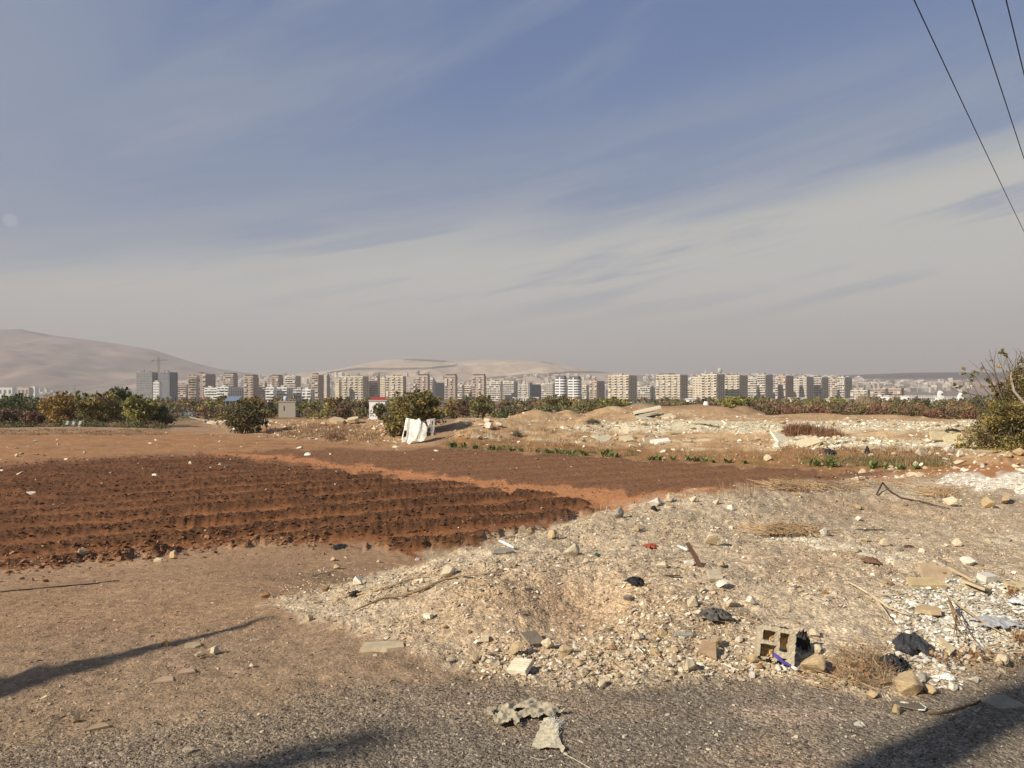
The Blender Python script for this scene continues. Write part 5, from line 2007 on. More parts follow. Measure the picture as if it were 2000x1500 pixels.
# ------------------------------------------------------------------ power lines and the poles behind the camera
for k, (xa, lab) in enumerate([(5.55, 'leftmost of the three overhead power lines at the top right'), (6.35, 'middle one of the three overhead power lines'), (6.82, 'rightmost of the three overhead power lines, cutting the top right corner')]):
    d = np.array([.611, .792])
    p0 = np.array([xa, 10.6])
    h0 = EYE + HOR / F * 10.6
    pts = []
    for t in np.linspace(-24, 50, 38):
        zz = h0 - .0085 * t + .00115 * (t * t - 0) * .28
        p = p0 + d * t
        pts.append((p[0], p[1], zz))
    b = MB()
    b.tube(pts, .0085, 6, (.035, .035, .04))
    tag(b.obj('power_line', M_COL), lab, 'power line', 'overhead power lines')


def utility_pole(x, y, h, label, arm=0.0):
    root = tag(empty('utility_pole', (x, y, 0)), label, 'utility pole')
    b = MB()
    b.tube([(0, 0, -.3), (0, 0, h * .5), (0, 0, h)], [.19, .17, .14], 12, (.3, .28, .25))
    b.obj('pole', M_COL, root)
    b = MB()
    boxrot(b, (0, 0, h - .5), (2.0, .1, .12), arm, col=(.2, .18, .16))
    b.obj('crossarm', M_COL, root)


utility_pole(-6.2, -2.0, 9.5, 'grey utility pole beside the road behind the viewpoint, shading the road', -.66)


def leaning_tree():
    """dead leaning tree left of the viewpoint, outside the picture; its shadow crosses the ground at the left"""
    A0 = np.array([-5.45, -.6, -.2])
    T = np.array([-9.2, 1.75, 5.0])
    root = tag(empty('leaning_tree', A0), 'bare leaning tree left of the viewpoint, throwing the long tapering shadow', 'tree')
    b = MB()
    pts = [A0, A0 + (T - A0) * .3 + (.1, 0, .25), A0 + (T - A0) * .65 + (.0, .05, .15), T]
    b.tube([p - A0 for p in map(np.array, pts)], [.5, .36, .17, .03], 10, (.14, .11, .08))
    q = A0 + (T - A0) * .3 + (.1, 0, .25)
    b.tube([q - A0, q - A0 + (-.9, .35, 1.0), q - A0 + (-1.7, .55, 2.1)], [.12, .08, .03], 8, (.14, .11, .08))
    b.obj('trunk', M_BARK, root)


leaning_tree()


def roadside_tree():
    """tree behind the viewpoint; the soft shadow of its boughs reaches the road"""
    x, y = -12.4, -4.3
    root = tag(empty('roadside_tree', (x, y, 0)), 'tall thin tree behind the viewpoint, its bough shading the bottom of the road', 'tree')
    b = MB()
    b.tube([(0, 0, -.2), (.1, 0, 4), (.3, .2, 8.4)], [.11, .09, .03], 8, (.14, .11, .08))
    b.tube([(.1, 0, 5.3), (.9, .35, 6.1), (1.5, .6, 6.4)], [.07, .05, .02], 8, (.14, .11, .08))
    b.obj('trunk', M_BARK, root)
    rng = np.random.RandomState(5)
    mb = MB()
    leaf_cloud(mb, 260, [(.8, .3, 6.2, .6, .2, .25), (.3, .2, 8.0, .3, .3, .4)], .12, OLIVE, rng)
    mb.obj('crown', M_LEAF, root)


roadside_tree()

# ------------------------------------------------------------------ loose stones
def rock_mesh(seed, n=16, flat=.75, sub=0, rough=0.0):
    """angular broken stone about 1 unit across, resting on z = -.32 or so"""
    rng = np.random.RandomState(seed)
    bm = bmesh.new()
    d = rng.randn(n, 3)
    d /= np.linalg.norm(d, axis=1)[:, None]
    d *= (.42 + .1 * rng.rand(n))[:, None]
    d[:, 0] *= rng.uniform(.9, 1.25)
    d[:, 1] *= rng.uniform(.75, 1.05)
    d[:, 2] *= flat
    for p in d:
        bm.verts.new(p)
    bmesh.ops.convex_hull(bm, input=bm.verts)
    loose = [v for v in bm.verts if not v.link_faces]
    bmesh.ops.delete(bm, geom=loose, context='VERTS')
    if sub:
        bmesh.ops.bevel(bm, geom=list(bm.edges), offset=.022, segments=1, affect='EDGES', profile=.5)
        bmesh.ops.triangulate(bm, faces=bm.faces[:])
        bmesh.ops.subdivide_edges(bm, edges=[e for e in bm.edges if e.calc_length() > .12], cuts=sub, use_grid_fill=True)
        co = np.array([v.co[:] for v in bm.verts])
        k = fbm(co[:, 0] * 5 + seed, co[:, 1] * 5 + co[:, 2] * 4, 4, seed) * rough
        for v, q in zip(bm.verts, k):
            v.co += v.co.normalized() * float(q)
    me = bpy.data.meshes.new('stone')
    bm.to_mesh(me)
    bm.free()
    me.materials.append(M_STONE)
    return me


ROCKS = [rock_mesh(k, 9 + k % 6, .62 + .05 * (k % 6)) for k in range(14)]
FINE = [rock_mesh(100 + k, 12 + k, .8, 1, .045) for k in range(6)]
HERO = [rock_mesh(200 + k, 15, .85, 2, .06) for k in range(4)]

TONES = {'pale limestone': (208, 192, 160), 'tan': (188, 164, 126), 'whitish': (226, 216, 194), 'grey': (164, 156, 140), 'brownish': (164, 128, 92), 'white': (232, 226, 210)}


def stone(px, py, wpx, tone, label=None, kind=0, hr=None, rz=None, seed=0, at=None, group=None, sink=.14, name='stone', cat='stone', dark=1.0):
    rng = random.Random(seed * 31 + int(px * 7 + py))
    p = G(px, py) if at is None else at
    w = wpx / F * p[1]
    hr = hr or rng.uniform(.75, 1.1)
    w *= 1.08
    me = rng.choice([ROCKS, FINE, HERO][kind])
    o = link(name, me)
    o.rotation_euler = (rng.uniform(-.25, .25), rng.uniform(-.25, .25), rz if rz is not None else rng.uniform(0, 6.28))
    o.scale = (w, w * rng.uniform(.8, 1.1), w * hr)
    o.location = (p[0], p[1], p[2] + w * hr * (.40 - sink * .8))
    c = np.array(A(*TONES[tone])) * rng.uniform(.88, 1.08) * dark
    o['tint'] = [float(v) for v in c] + [1.0]
    tag(o, label, cat, group)
    return o


HAND = [
    (1588, 1313, 58, 'tan', 2, 'pale tan angular rock lying right of the hollow block and purple tube'),
    (1778, 1350, 66, 'tan', 2, 'big rounded tan boulder on the edge of the road beside black plastic'),
    (1801, 1330, 30, 'grey', 1, 'grey rock behind the big rounded boulder'),
    (1818, 1354, 26, 'tan', 1, 'small blocky tan stone directly right of the big rounded boulder'),
    (1728, 1340, 26, 'brownish', 1, 'brownish stone left of the big rounded boulder'),
    (1703, 1363, 22, 'tan', 0, 'small flat tan stone on the asphalt in front of the golden tuft'),
    (1752, 1393, 26, 'tan', 1, 'tan stone touching the left corner of the dark mirror-like tile'),
    (1597, 1275, 24, 'pale limestone', 1, 'pale stone behind the angular tan rock'),
    (1592, 1243, 26, 'pale limestone', 1, 'pale stone right of the dark folded plastic'),
    (1278, 1280, 28, 'tan', 1, 'upright tan rock right of the thin grey strip, casting a long shadow'),
    (1344, 1307, 32, 'pale limestone', 1, 'pale rock at the lower rubble edge below the brown tile'),
    (1176, 1342, 26, 'pale limestone', 1, 'pale rock standing alone at the road edge, right-hand one of two'),
    (1140, 1320, 22, 'pale limestone', 1, 'pale rock at the rubble edge, left-hand neighbour of the lone road-edge rock'),
    (1105, 1278, 34, 'tan', 1, 'large tan rock right of the brown-grey floor tile'),
    (1012, 1278, 38, 'tan', 1, 'large tan block of stone directly below the brown-grey floor tile'),
    (1070, 1266, 30, 'pale limestone', 1, 'pale rock touching the right side of the brown-grey floor tile'),
    (928, 1290, 26, 'tan', 1, 'tan rock left of the grooved concrete piece'),
    (878, 1294, 18, 'pale limestone', 0, 'small pale stone in the little group left of the tan rock'),
    (866, 1287, 16, 'tan', 0, 'small tan stone at the left end of the little stone group'),
    (990, 1310, 20, 'pale limestone', 0, 'pale stone at the left foot of the grooved concrete piece'),
    (1130, 1300, 20, 'tan', 0, 'tan stone between the large tan rock and the road edge'),
    (1472, 1293, 32, 'tan', 1, 'knobbly tan rock at the lower left corner of the hollow block'),
    (1486, 1308, 18, 'brownish', 1, 'orange-brown round stone below the hollow block'),
    (1520, 1310, 20, 'whitish', 0, 'whitish stone below the purple tube'),
    (1470, 1323, 18, 'whitish', 0, 'whitish stone on the road edge left below the hollow block'),
    (1397, 1262, 30, 'tan', 1, 'smooth tan slab-like stone right of the brown tile'),
    (1442, 1252, 24, 'whitish', 0, 'whitish tilted stone left of the hollow block'),
    (1352, 1186, 34, 'pale limestone', 0, 'long flat pale stone in the middle of the bank left of dark sheeting'),
    (1428, 1185, 24, 'pale limestone', 0, 'flat pale stone right of the dark sheeting'),
    (1420, 1176, 18, 'whitish', 0, 'sharp white flake above the flat pale stone'),
    (1465, 1180, 22, 'whitish', 0, 'thin white flake pointing right of the dark sheeting'),
    (1226, 1178, 30, 'grey', 1, 'bluish-grey broken concrete lump above the pile in the centre'),
    (875, 1126, 38, 'pale limestone', 1, 'large pale rock resting behind the long curved branch'),
    (700, 1142, 28, 'whitish', 0, 'whitish crushed lump at the left end of the bank'),
    (655, 1175, 18, 'tan', 1, 'small square tan stone with dark shadow, left end of the bank'),
    (637, 1155, 20, 'brownish', 1, 'brown rounded stone above the small square tan stone'),
    (518, 1168, 20, 'brownish', 1, 'brown clod on the dirt left of the rubble bank'),
    (800, 1157, 22, 'tan', 0, 'tan stone close below the long curved branch'),
    (605, 1212, 24, 'tan', 0, 'flat tilted stone at the tip of the long tapering shadow'),
    (392, 1284, 22, 'pale limestone', 0, 'pale stone left of its crumbly neighbour near the tapering shadow'),
    (420, 1276, 22, 'pale limestone', 0, 'crumbly pale lump near the tapering shadow, right one of two'),
    (332, 1262, 26, 'brownish', 0, 'brown stone inside the tapering shadow'),
    (368, 1470, 20, 'pale limestone', 1, 'round pale stone on the road near the bottom edge'),
    (146, 1410, 20, 'tan', 0, 'flat tan stone on the grey gravel at the lower left'),
    (138, 1395, 12, 'pale limestone', 0, 'small pale stone just behind the flat tan one at the lower left'),
    (310, 1098, 16, 'pale limestone', 0, 'pale stone at the near edge of the ploughed field, left one'),
    (340, 1092, 22, 'tan', 1, 'tan stone at the near edge of the ploughed field, right one'),
    (160, 1084, 20, 'tan', 1, 'tan lump on the near edge of the field at the far left'),
    (1280, 988, 26, 'whitish', 1, 'white rock on the crest of the bank with black scrap at its foot'),
    (1308, 980, 26, 'pale limestone', 1, 'pale flat-topped rock on the crest of the bank, right of the white one'),
    (1355, 980, 20, 'pale limestone', 0, 'pale stone on the crest of the bank, third from the white rock'),
    (1400, 985, 18, 'pale limestone', 0, 'pale stone on the crest of the bank, fourth from the white rock'),
    (1208, 1012, 28, 'grey', 1, 'grey-tan boulder on the bank crest left of the white rock'),
    (1018, 1040, 22, 'pale limestone', 0, 'pale stone on the bank crest above the grey-tan disc'),
    (1078, 1050, 26, 'tan', 1, 'tan stone with shaded left face below the bank crest'),
    (1118, 1085, 36, 'pale limestone', 1, 'large pale lump with a bright white chip, upper middle of the bank'),
    (1243, 1037, 20, 'tan', 1, 'tan stone standing right of the tan shaded one'),
    (1427, 996, 18, 'whitish', 1, 'small white cube-like stone on the upper bank'),
    (1392, 1068, 38, 'pale limestone', 1, 'large pale rock right of the rusty leaning board'),
    (1408, 1108, 24, 'tan', 1, 'tan stone above the grooved concrete square'),
    (1293, 1110, 26, 'pale limestone', 0, 'pale flat stone left of the rusty board foot'),
    (1345, 1106, 24, 'whitish', 0, 'whitish stone at the foot of the rusty board'),
    (1412, 1148, 26, 'whitish', 1, 'white-topped stone with dark side below the grooved square'),
    (1553, 1148, 18, 'whitish', 0, 'small flat white stone in the middle right of the bank'),
    (1608, 1046, 20, 'whitish', 1, 'white lump on the heap of dry leaves'),
    (1728, 1066, 26, 'pale limestone', 1, 'pale rounded rock at the right end of the white powder line'),
    (1868, 1066, 24, 'pale limestone', 1, 'pale egg-shaped rock on the right of the bank'),
    (1890, 1102, 26, 'whitish', 1, 'whitish rock above the field of white chips'),
    (1855, 987, 34, 'pale limestone', 1, 'pale pyramid-shaped rock at the right under the bright white patch'),
    (1930, 992, 30, 'tan', 1, 'smooth tan rock right of the pyramid-shaped rock'),
    (1965, 984, 28, 'tan', 0, 'long tan stone near the right edge under the bright white patch'),
    (1905, 1275, 26, 'pale limestone', 1, 'pale rock at the lower edge of the white chips'),
    (1860, 1345, 26, 'whitish', 1, 'whitish stone at the road edge right of the white crushed tube'),
    (1905, 1332, 20, 'whitish', 0, 'whitish stone right of the white crushed tube'),
    (1955, 1296, 30, 'pale limestone', 1, 'pale rock at the road edge near the right border'),
    (33, 892, 10, 'whitish', 1, 'small white stone standing alone on the fallow strip at left'),
    (955, 838, 24, 'whitish', 2, 'big round white boulder on the slope right of the rubble heap'),
    (975, 833, 14, 'pale limestone', 1, 'boulder right of the big round white one'),
    (952, 826, 14, 'pale limestone', 1, 'boulder perched behind the big round white one'),
    (1876, 912, 26, 'pale limestone', 1, 'flat pale boulder near the foot of the large bush'),
    (1853, 884, 26, 'whitish', 1, 'white boulder in front of the tilted concrete slab'),
    (1873, 892, 18, 'whitish', 1, 'smaller white boulder right of the white one'),
    (1800, 893, 26, 'pale limestone', 1, 'pair-like pale boulder beside the dry grass under the slabs'),
    (1815, 889, 16, 'pale limestone', 0, 'pale stone between the pale boulder and the white one'),
    (1968, 893, 18, 'tan', 1, 'tan boulder at the foot of the large bush, left one'),
    (1990, 890, 24, 'tan', 1, 'tan boulder at the foot of the large bush, right one'),
    (1993, 926, 22, 'whitish', 1, 'white rock at the right edge beside the bright white patch'),
    (1500, 900, 20, 'pale limestone', 1, 'pale crumbly boulder on the grassy slope above the green plants'),
    (1252, 872, 12, 'whitish', 1, 'small round white boulder above the tall upright plants'),
]
HP = Gmany([(h[0], h[1]) for h in HAND])
for k, (px, py, w, tone, kd, lab) in enumerate(HAND):
    stone(px, py, w, tone, lab, kd, seed=k, at=HP[k])

LM = [(1510, 1290, 'the hollow block'), (1778, 1330, 'the big round boulder'), (1020, 1400, 'the torn sack'), (1240, 1132, 'the black bag'), (1040, 1250, 'the floor tile'), (1396, 1127, 'the grooved square'),
      (840, 1150, 'the curved branch'), (1118, 1080, 'the large pale lump'), (1280, 985, 'the white crest rock'), (1540, 1043, 'the leaf heap'), (1650, 1075, 'the powder line'), (1355, 1090, 'the rusty board'),
      (1855, 985, 'the pyramid-shaped rock'), (1335, 1238, 'the grey strip'), (1690, 1150, 'the forked branch'), (1230, 1180, 'the bluish-grey lump'), (655, 1172, 'the square tan stone'), (985, 1065, 'the white strip'),
      (1385, 1272, 'the brown tile'), (1680, 1300, 'the golden tuft'), (1930, 1060, 'the right border'), (1000, 1170, 'the dug pit'), (350, 1280, 'the tapering shadow'), (745, 1265, 'the flat pale slab'), (1560, 955, 'the brush pile')]


def relation(px, py):
    d = [((px - a) ** 2 + ((py - b) * 1.8) ** 2, a, b, t) for a, b, t in LM]
    _, a, b, t = min(d)
    dx, dy = px - a, (py - b) * 1.8
    dist = math.hypot(dx, dy)
    near = 'close' if dist < 60 else ('a little way' if dist < 120 else 'some way')
    if abs(dx) > abs(dy) * 2:
        r_ = 'right of' if dx > 0 else 'left of'
    elif abs(dy) > abs(dx) * 2:
        r_ = 'in front of' if dy > 0 else 'behind'
    else:
        r_ = ('front-' if dy > 0 else 'back-') + ('right of' if dx > 0 else 'left of')
    return '%s %s %s' % (near, r_, t)


# further stones large enough to pick out
rr = np.random.RandomState(12)
cand = []
REG = [  # px0, px1, py0, py1, weight, size0, size1
    (960, 1330, 1235, 1330, 64, 10, 26), (1330, 1560, 1200, 1325, 40, 10, 25), (1180, 1300, 1150, 1250, 20, 9, 19), (780, 980, 1160, 1290, 16, 8, 15), (600, 960, 1090, 1170, 26, 8, 19),
    (900, 1500, 985, 1120, 42, 8, 20), (1500, 1990, 960, 1130, 44, 8, 19), (1540, 1760, 1120, 1250, 16, 8, 15), (1200, 1500, 1100, 1200, 20, 8, 18), (0, 600, 1180, 1440, 14, 8, 13), (1100, 2000, 1340, 1480, 6, 7, 11)]
for (a, b, c_, d_, n_, s0, s1) in REG:
    for _ in range(n_):
        cand.append((rr.uniform(a, b), rr.uniform(c_, d_), s0 + (s1 - s0) * rr.rand() ** 2.2))
CPp = Gmany([(c[0], c[1]) for c in cand])
tn = ['pale limestone', 'pale limestone', 'tan', 'tan', 'whitish', 'grey', 'brownish']
count = 0
groups = {}
taken = [(h[0], h[1], h[2]) for h in HAND] + [(1510, 1250, 70), (1040, 1248, 40), (1015, 1307, 44), (1385, 1272, 40), (1396, 1127, 28), (1335, 1238, 40)]
items = []
for (px, py, w), p in zip(cand, CPp):
    if any(math.hypot(px - a, py - b) < (w + c_) * .55 for a, b, c_ in taken):
        continue
    taken.append((px, py, w))
    tone = tn[rr.randint(len(tn))]
    sz = 'small ' if w < 11.5 else ('' if w < 15 else 'bigger ')
    lab = '%s%s stone %s' % (sz, tone, relation(px, py))
    items.append((px, py, w, tone, lab, p))
from collections import Counter
cnt = Counter(i_[4] for i_ in items)
ad = {}
for i_, it in enumerate(items):
    if cnt[it[4]] > 1:
        ad.setdefault(it[4], []).append(i_)
for lab_, ids in ad.items():
    ids.sort(key=lambda q: items[q][0])
    words = ['left one', 'right one'] if len(ids) == 2 else ['leftmost', 'middle', 'rightmost'] if len(ids) == 3 else [ORD[q] + ' from left' for q in range(len(ids))]
    for q, w_ in zip(ids, words):
        items[q] = items[q][:4] + (lab_.replace('a little way', 'near').replace('some way', 'beyond') + ', ' + w_,) + items[q][5:]
for k, (px, py, w, tone, lab, p) in enumerate(items):
    stone(px, py, w, tone, lab, 1 if w > 14 else 0, seed=500 + k, at=p, sink=float(rr.uniform(.08, .5)), group='loose stones strewn over the bank and roadside')

# broken masonry on the far rubble flat, the pieces large enough to pick out
FLM = [(1265, 812, 'the leaning slab pile'), (1524, 862, 'the tilted white slab'), (1570, 848, 'the rust-red bushes'), (1850, 866, 'the upright panel'), (1010, 852, 'the spiky bush'), (955, 838, 'the round white boulder'),
       (1180, 862, 'the grey leaning slab'), (1290, 866, 'the white ribbed slab'), (1694, 885, 'the pointed black bag'), (1450, 830, 'the small round heap'), (1157, 826, 'the dark low bush'), (805, 860, 'the hanging tarp'), (640, 828, 'the low rubble wall')]
LM_near = LM
LM = FLM
fr_ = np.random.RandomState(31)
fc_ = []
for (a, b, c_, d_, n_) in [(1100, 1560, 856, 874, 26), (1240, 1340, 808, 836, 12), (1560, 1720, 858, 880, 16), (880, 1000, 824, 860, 12), (1340, 1880, 822, 842, 16), (1740, 1880, 868, 900, 8), (600, 780, 820, 862, 12), (400, 480, 818, 838, 6)]:
    for _ in range(n_):
        fc_.append((fr_.uniform(a, b), fr_.uniform(c_, d_), fr_.uniform(6, 15)))
fp_ = Gmany([(c_[0], c_[1]) for c_ in fc_])
lab_seen = Counter()
for k, ((px, py, w), p) in enumerate(zip(fc_, fp_)):
    tone = ['whitish', 'pale limestone', 'grey', 'tan', 'whitish'][fr_.randint(5)]
    lab = '%s%s chunk %s' % ('big ' if w > 12 else '', tone, relation(px, py))
    lab_seen[lab] += 1
    if lab_seen[lab] > 1:
        lab += ', ' + ['', 'second', 'third', 'fourth', 'fifth'][min(4, lab_seen[lab] - 1)] + ' of a few alike'
    stone(px, py, w * 1.15, tone, lab, 0, hr=fr_.uniform(.35, .8), seed=900 + k, at=p, group='broken masonry chunks on the far rubble flat', name='masonry_chunk', cat='masonry')
LM = LM_near

# ------------------------------------------------------------------ gravel, clods and chips: real small stones, too many to count
rng = np.random.RandomState(99)


def pebble_proto(seed, n=10):
    bm = bmesh.new()
    rg = np.random.RandomState(seed)
    d = rg.randn(n, 3)
    d /= np.linalg.norm(d, axis=1)[:, None]
    d *= .5
    d[:, 2] *= .65
    for p in d:
        bm.verts.new(p)
    bmesh.ops.convex_hull(bm, input=bm.verts)
    bmesh.ops.delete(bm, geom=[v for v in bm.verts if not v.link_faces], context='VERTS')
    me = bpy.data.meshes.new('pebble_shape')
    bm.to_mesh(me)
    bm.free()
    me.materials.append(M_PEB)
    return bpy.data.objects.new('pebble_shape', me)


PCOL = bpy.data.collections.new('pebble_shapes')      # not linked to the scene: only the shapes to copy
for k in range(7):
    PCOL.objects.link(pebble_proto(k, 9 + k))


def scatter_tree():
    t = bpy.data.node_groups.new('scatter', 'GeometryNodeTree')
    t.interface.new_socket('Geometry', in_out='INPUT', socket_type='NodeSocketGeometry')
    t.interface.new_socket('Geometry', in_out='OUTPUT', socket_type='NodeSocketGeometry')
    n = t.nodes
    gi, go = n.new('NodeGroupInput'), n.new('NodeGroupOutput')
    ci = n.new('GeometryNodeCollectionInfo')
    ci.inputs['Collection'].default_value = PCOL
    ci.inputs['Separate Children'].default_value = True
    ci.inputs['Reset Children'].default_value = True
    io = n.new('GeometryNodeInstanceOnPoints')
    io.inputs['Pick Instance'].default_value = True
    ri = n.new('FunctionNodeRandomValue')
    ri.data_type = 'INT'
    ri.inputs[4].default_value = 0
    ri.inputs[5].default_value = 6
    rot = n.new('GeometryNodeInputNamedAttribute')
    rot.data_type = 'FLOAT_VECTOR'
    rot.inputs['Name'].default_value = 'rot'
    sc = n.new('GeometryNodeInputNamedAttribute')
    sc.data_type = 'FLOAT_VECTOR'
    sc.inputs['Name'].default_value = 'size'
    L = t.links.new
    L(gi.outputs[0], io.inputs['Points'])
    L(ci.outputs[0], io.inputs['Instance'])
    L(ri.outputs[2], io.inputs['Instance Index'])
    e2r = n.new('FunctionNodeEulerToRotation')
    L(rot.outputs[0], e2r.inputs[0])
    L(e2r.outputs[0], io.inputs['Rotation'])
    L(sc.outputs[0], io.inputs['Scale'])
    L(io.outputs[0], go.inputs[0])
    return t


TREE = scatter_tree()


def scatter(name, P, size, tint, flat=(.5, .95)):
    n = len(P)
    me = bpy.data.meshes.new(name)
    me.vertices.add(n)
    P = P.copy()
    P[:, 2] += size * .12
    me.vertices.foreach_set('co', P.astype(np.float32).ravel())
    a = me.attributes.new('rot', 'FLOAT_VECTOR', 'POINT')
    r = np.stack([rng.uniform(-.5, .5, n), rng.uniform(-.5, .5, n), rng.uniform(0, 6.28, n)], 1)
    a.data.foreach_set('vector', r.astype(np.float32).ravel())
    a = me.attributes.new('size', 'FLOAT_VECTOR', 'POINT')
    s = np.stack([size * rng.uniform(.8, 1.4, n), size * rng.uniform(.7, 1.1, n), size * rng.uniform(flat[0], flat[1], n)], 1)
    a.data.foreach_set('vector', s.astype(np.float32).ravel())
    a = me.attributes.new('tint', 'FLOAT_COLOR', 'POINT')
    c = np.ones((n, 4), dtype=np.float32)
    c[:, :3] = tint
    a.data.foreach_set('color', c.ravel())
    o = link(name, me)
    m = o.modifiers.new('scatter', 'NODES')
    m.node_group = TREE
    tag(o, kind='stuff')
    return o


def polar(n, r0, r1, half=38):
    th = np.radians(rng.uniform(-half, half, n))
    R = np.exp(rng.uniform(math.log(r0), math.log(r1), n))
    X, Y = R * np.sin(th), R * np.cos(th)
    z, m = Hfull(X, Y, True)
    return X, Y, z, m


def pal(n, cols, jit=.18):
    c = np.array([A(*q) for q in cols])
    k = rng.randint(0, len(c), n)
    return np.clip(c[k] * rng.uniform(1 - jit, 1 + jit, n)[:, None], .01, .85)


BANKC = [(190, 170, 140), (208, 192, 162), (174, 148, 116), (220, 208, 184), (160, 140, 114), (184, 158, 124), (144, 128, 106)]
X, Y, z, m = polar(125000, 3.2, 20)
nz = fbm(X / .8, Y / .8, 3, 91)
pr = np.clip(m['bank'] * (.26 + 1.35 * nz), .05 * m['bank'], 1) * (1 - m['asphalt'])
k = rng.rand(len(X)) < pr
X, Y, z = X[k], Y[k], z[k]
R = np.hypot(X, Y)
size = R * .0011 + .008 + .028 * rng.rand(len(X)) ** 4
scatter('bank_gravel', np.stack([X, Y, z], 1), size, pal(len(X), BANKC))

X, Y, z, m = polar(70000, 2.6, 7.5)
k = rng.rand(len(X)) < m['asphalt'] * .75
X, Y, z = X[k], Y[k], z[k]
size = .007 + .007 * rng.rand(len(X)) + .014 * rng.rand(len(X)) ** 9
scatter('road_gravel', np.stack([X, Y, z], 1), size, pal(len(X), [(128, 116, 100), (104, 94, 82), (154, 140, 118), (80, 72, 64), (190, 176, 152), (134, 112, 90)]), (.4, .7))

X, Y, z, m = polar(60000, 3.5, 19)
lo = np.clip(1 - m['bank'] - m['asphalt'] - m['plough'] - m['brown'], 0, 1)
k = rng.rand(len(X)) < lo * .95 * (.5 + .8 * sstep(fbm(X / 1.5, Y / 1.5, 3, 92), -.2, .4))
X, Y, z = X[k], Y[k], z[k]
size = .007 + np.hypot(X, Y) * .0006 + .022 * rng.rand(len(X)) ** 8
scatter('dirt_gravel', np.stack([X, Y, z], 1), size, pal(len(X), [(166, 138, 106), (180, 154, 122), (146, 120, 92), (132, 112, 90), (200, 180, 148)]), (.4, .7))

X, Y, z, m = polar(150000, 14, 48)
fr = sstep(furrow(X, Y), -.6, .6)
pr = m['plough'] * (.04 + .55 * np.where(X < -15, .5, fr)) + m['brown'] * .4 + m['path'] * .04
k = rng.rand(len(X)) < pr
X, Y, z, b_ = X[k], Y[k], z[k], m['brown'][k]
size = (.014 + .0012 * Y + .085 * rng.rand(len(X)) ** 6) * (1 - .35 * b_)
t1 = pal(len(X), [(102, 70, 47), (84, 57, 39), (116, 80, 53), (92, 64, 45), (132, 94, 62)])
t2 = pal(len(X), [(130, 94, 66), (112, 80, 56), (146, 106, 76), (102, 72, 52)])
scatter('soil_clods', np.stack([X, Y, z], 1), size, t1 * (1 - b_[:, None]) + t2 * b_[:, None], (.6, 1.0))
# a band of bigger clods thrown up along the near edge of the field
pts = []
for _ in range(900):
    px = rng.uniform(-60, 640)
    pts.append((px, np.interp(px, [-60, 0, 200, 400, 520, 640], [1118, 1104, 1084, 1062, 1052, 1062]) + rng.normal(0, 13)))
g_ = Gmany(pts)
scatter('soil_clods', g_, .03 + .11 * rng.rand(len(g_)) ** 3, pal(len(g_), [(150, 110, 78), (120, 84, 58), (170, 130, 94), (104, 72, 50)]), (.6, 1.0))

# white stones in the field, far rubble
WHITE_ = [(226, 216, 192), (208, 194, 164), (190, 170, 136), (234, 228, 208), (172, 150, 118), (216, 200, 168)]
X, Y, z, m = polar(75000, 26, 118)
pr = m['white1'] * .9 + m['white2'] * .95 + m['rubble'] * (.03 + .2 * sstep(fbm(X / 5, Y / 5, 3, 95), 0, .4)) + m['left_rubble'] * .35 + m['grass'] * .04 + m['plough'] * .004 + m['brown'] * .003 + m['dry'] * .012 + m['orange'] * .1
k = rng.rand(len(X)) < pr
X, Y, z = X[k], Y[k], z[k]
size = .05 + Y * .0011 + .32 * rng.rand(len(X)) ** 6
scatter('broken_masonry', np.stack([X, Y, z], 1), size, pal(len(X), WHITE_), (.5, 1.0))

pts = [(rng.normal(1880, 75), rng.normal(1200, 38)) for _ in range(3800)]
pts = [p for p in pts if p[0] > 1730 and 1128 < p[1] < 1290]
pts += [(rng.uniform(1755, 1880), rng.uniform(1255, 1345)) for _ in range(520)]
g_ = Gmany(pts)
scatter('white_chips', g_, .012 + .045 * rng.rand(len(g_)) ** 2.5, pal(len(g_), [(226, 218, 200), (212, 204, 186), (196, 186, 164), (236, 230, 214), (180, 172, 154)]), (.3, .6))
pts = [(rng.uniform(1820, 2300), rng.uniform(922, 968)) for _ in range(1500)]
g_ = Gmany(pts)
Xm, Ym = g_[:, 0], g_[:, 1]
mm = Hfull(Xm, Ym, True)[1]
g_ = g_[mm['lime'] > .4]
scatter('white_chips', g_, .02 + .10 * rng.rand(len(g_)) ** 3, pal(len(g_), [(240, 234, 218), (230, 222, 200), (222, 212, 190)], .08), (.3, .6))
pts = [(t * 320 + 1480 + rng.normal(0, 8), np.interp(t, [0, .15, .4, .7, 1], [1049, 1051, 1060, 1078, 1093]) + rng.normal(0, 2.4)) for t in rng.rand(700)]
g_ = Gmany(pts)
scatter('white_chips', g_, .008 + .014 * rng.rand(len(g_)), pal(len(g_), [(232, 224, 204), (220, 208, 182)]), (.3, .6))
# stone piles along the rubble edge in the centre
pts = []
for (cx, cy, sx, sy, n_) in [(1240, 1230, 40, 30, 520), (1120, 1285, 90, 22, 700), (1380, 1290, 90, 20, 620), (1320, 1180, 60, 22, 280), (1250, 1160, 16, 20, 160), (1000, 1290, 50, 18, 260), (760, 1130, 120, 18, 520), (1480, 1300, 40, 14, 180),
                             (1640, 1100, 200, 50, 380), (1180, 1060, 160, 30, 380), (640, 1150, 60, 18, 220)]:
    pts += [(rng.normal(cx, sx), rng.normal(cy, sy)) for _ in range(n_)]
pts = [p for p in pts if p[1] < 1345]
g_ = Gmany(pts)
scatter('rubble_pieces', g_, .014 + .035 * rng.rand(len(g_)) ** 2, pal(len(g_), BANKC + WHITE_[:3]), (.6, 1.0))

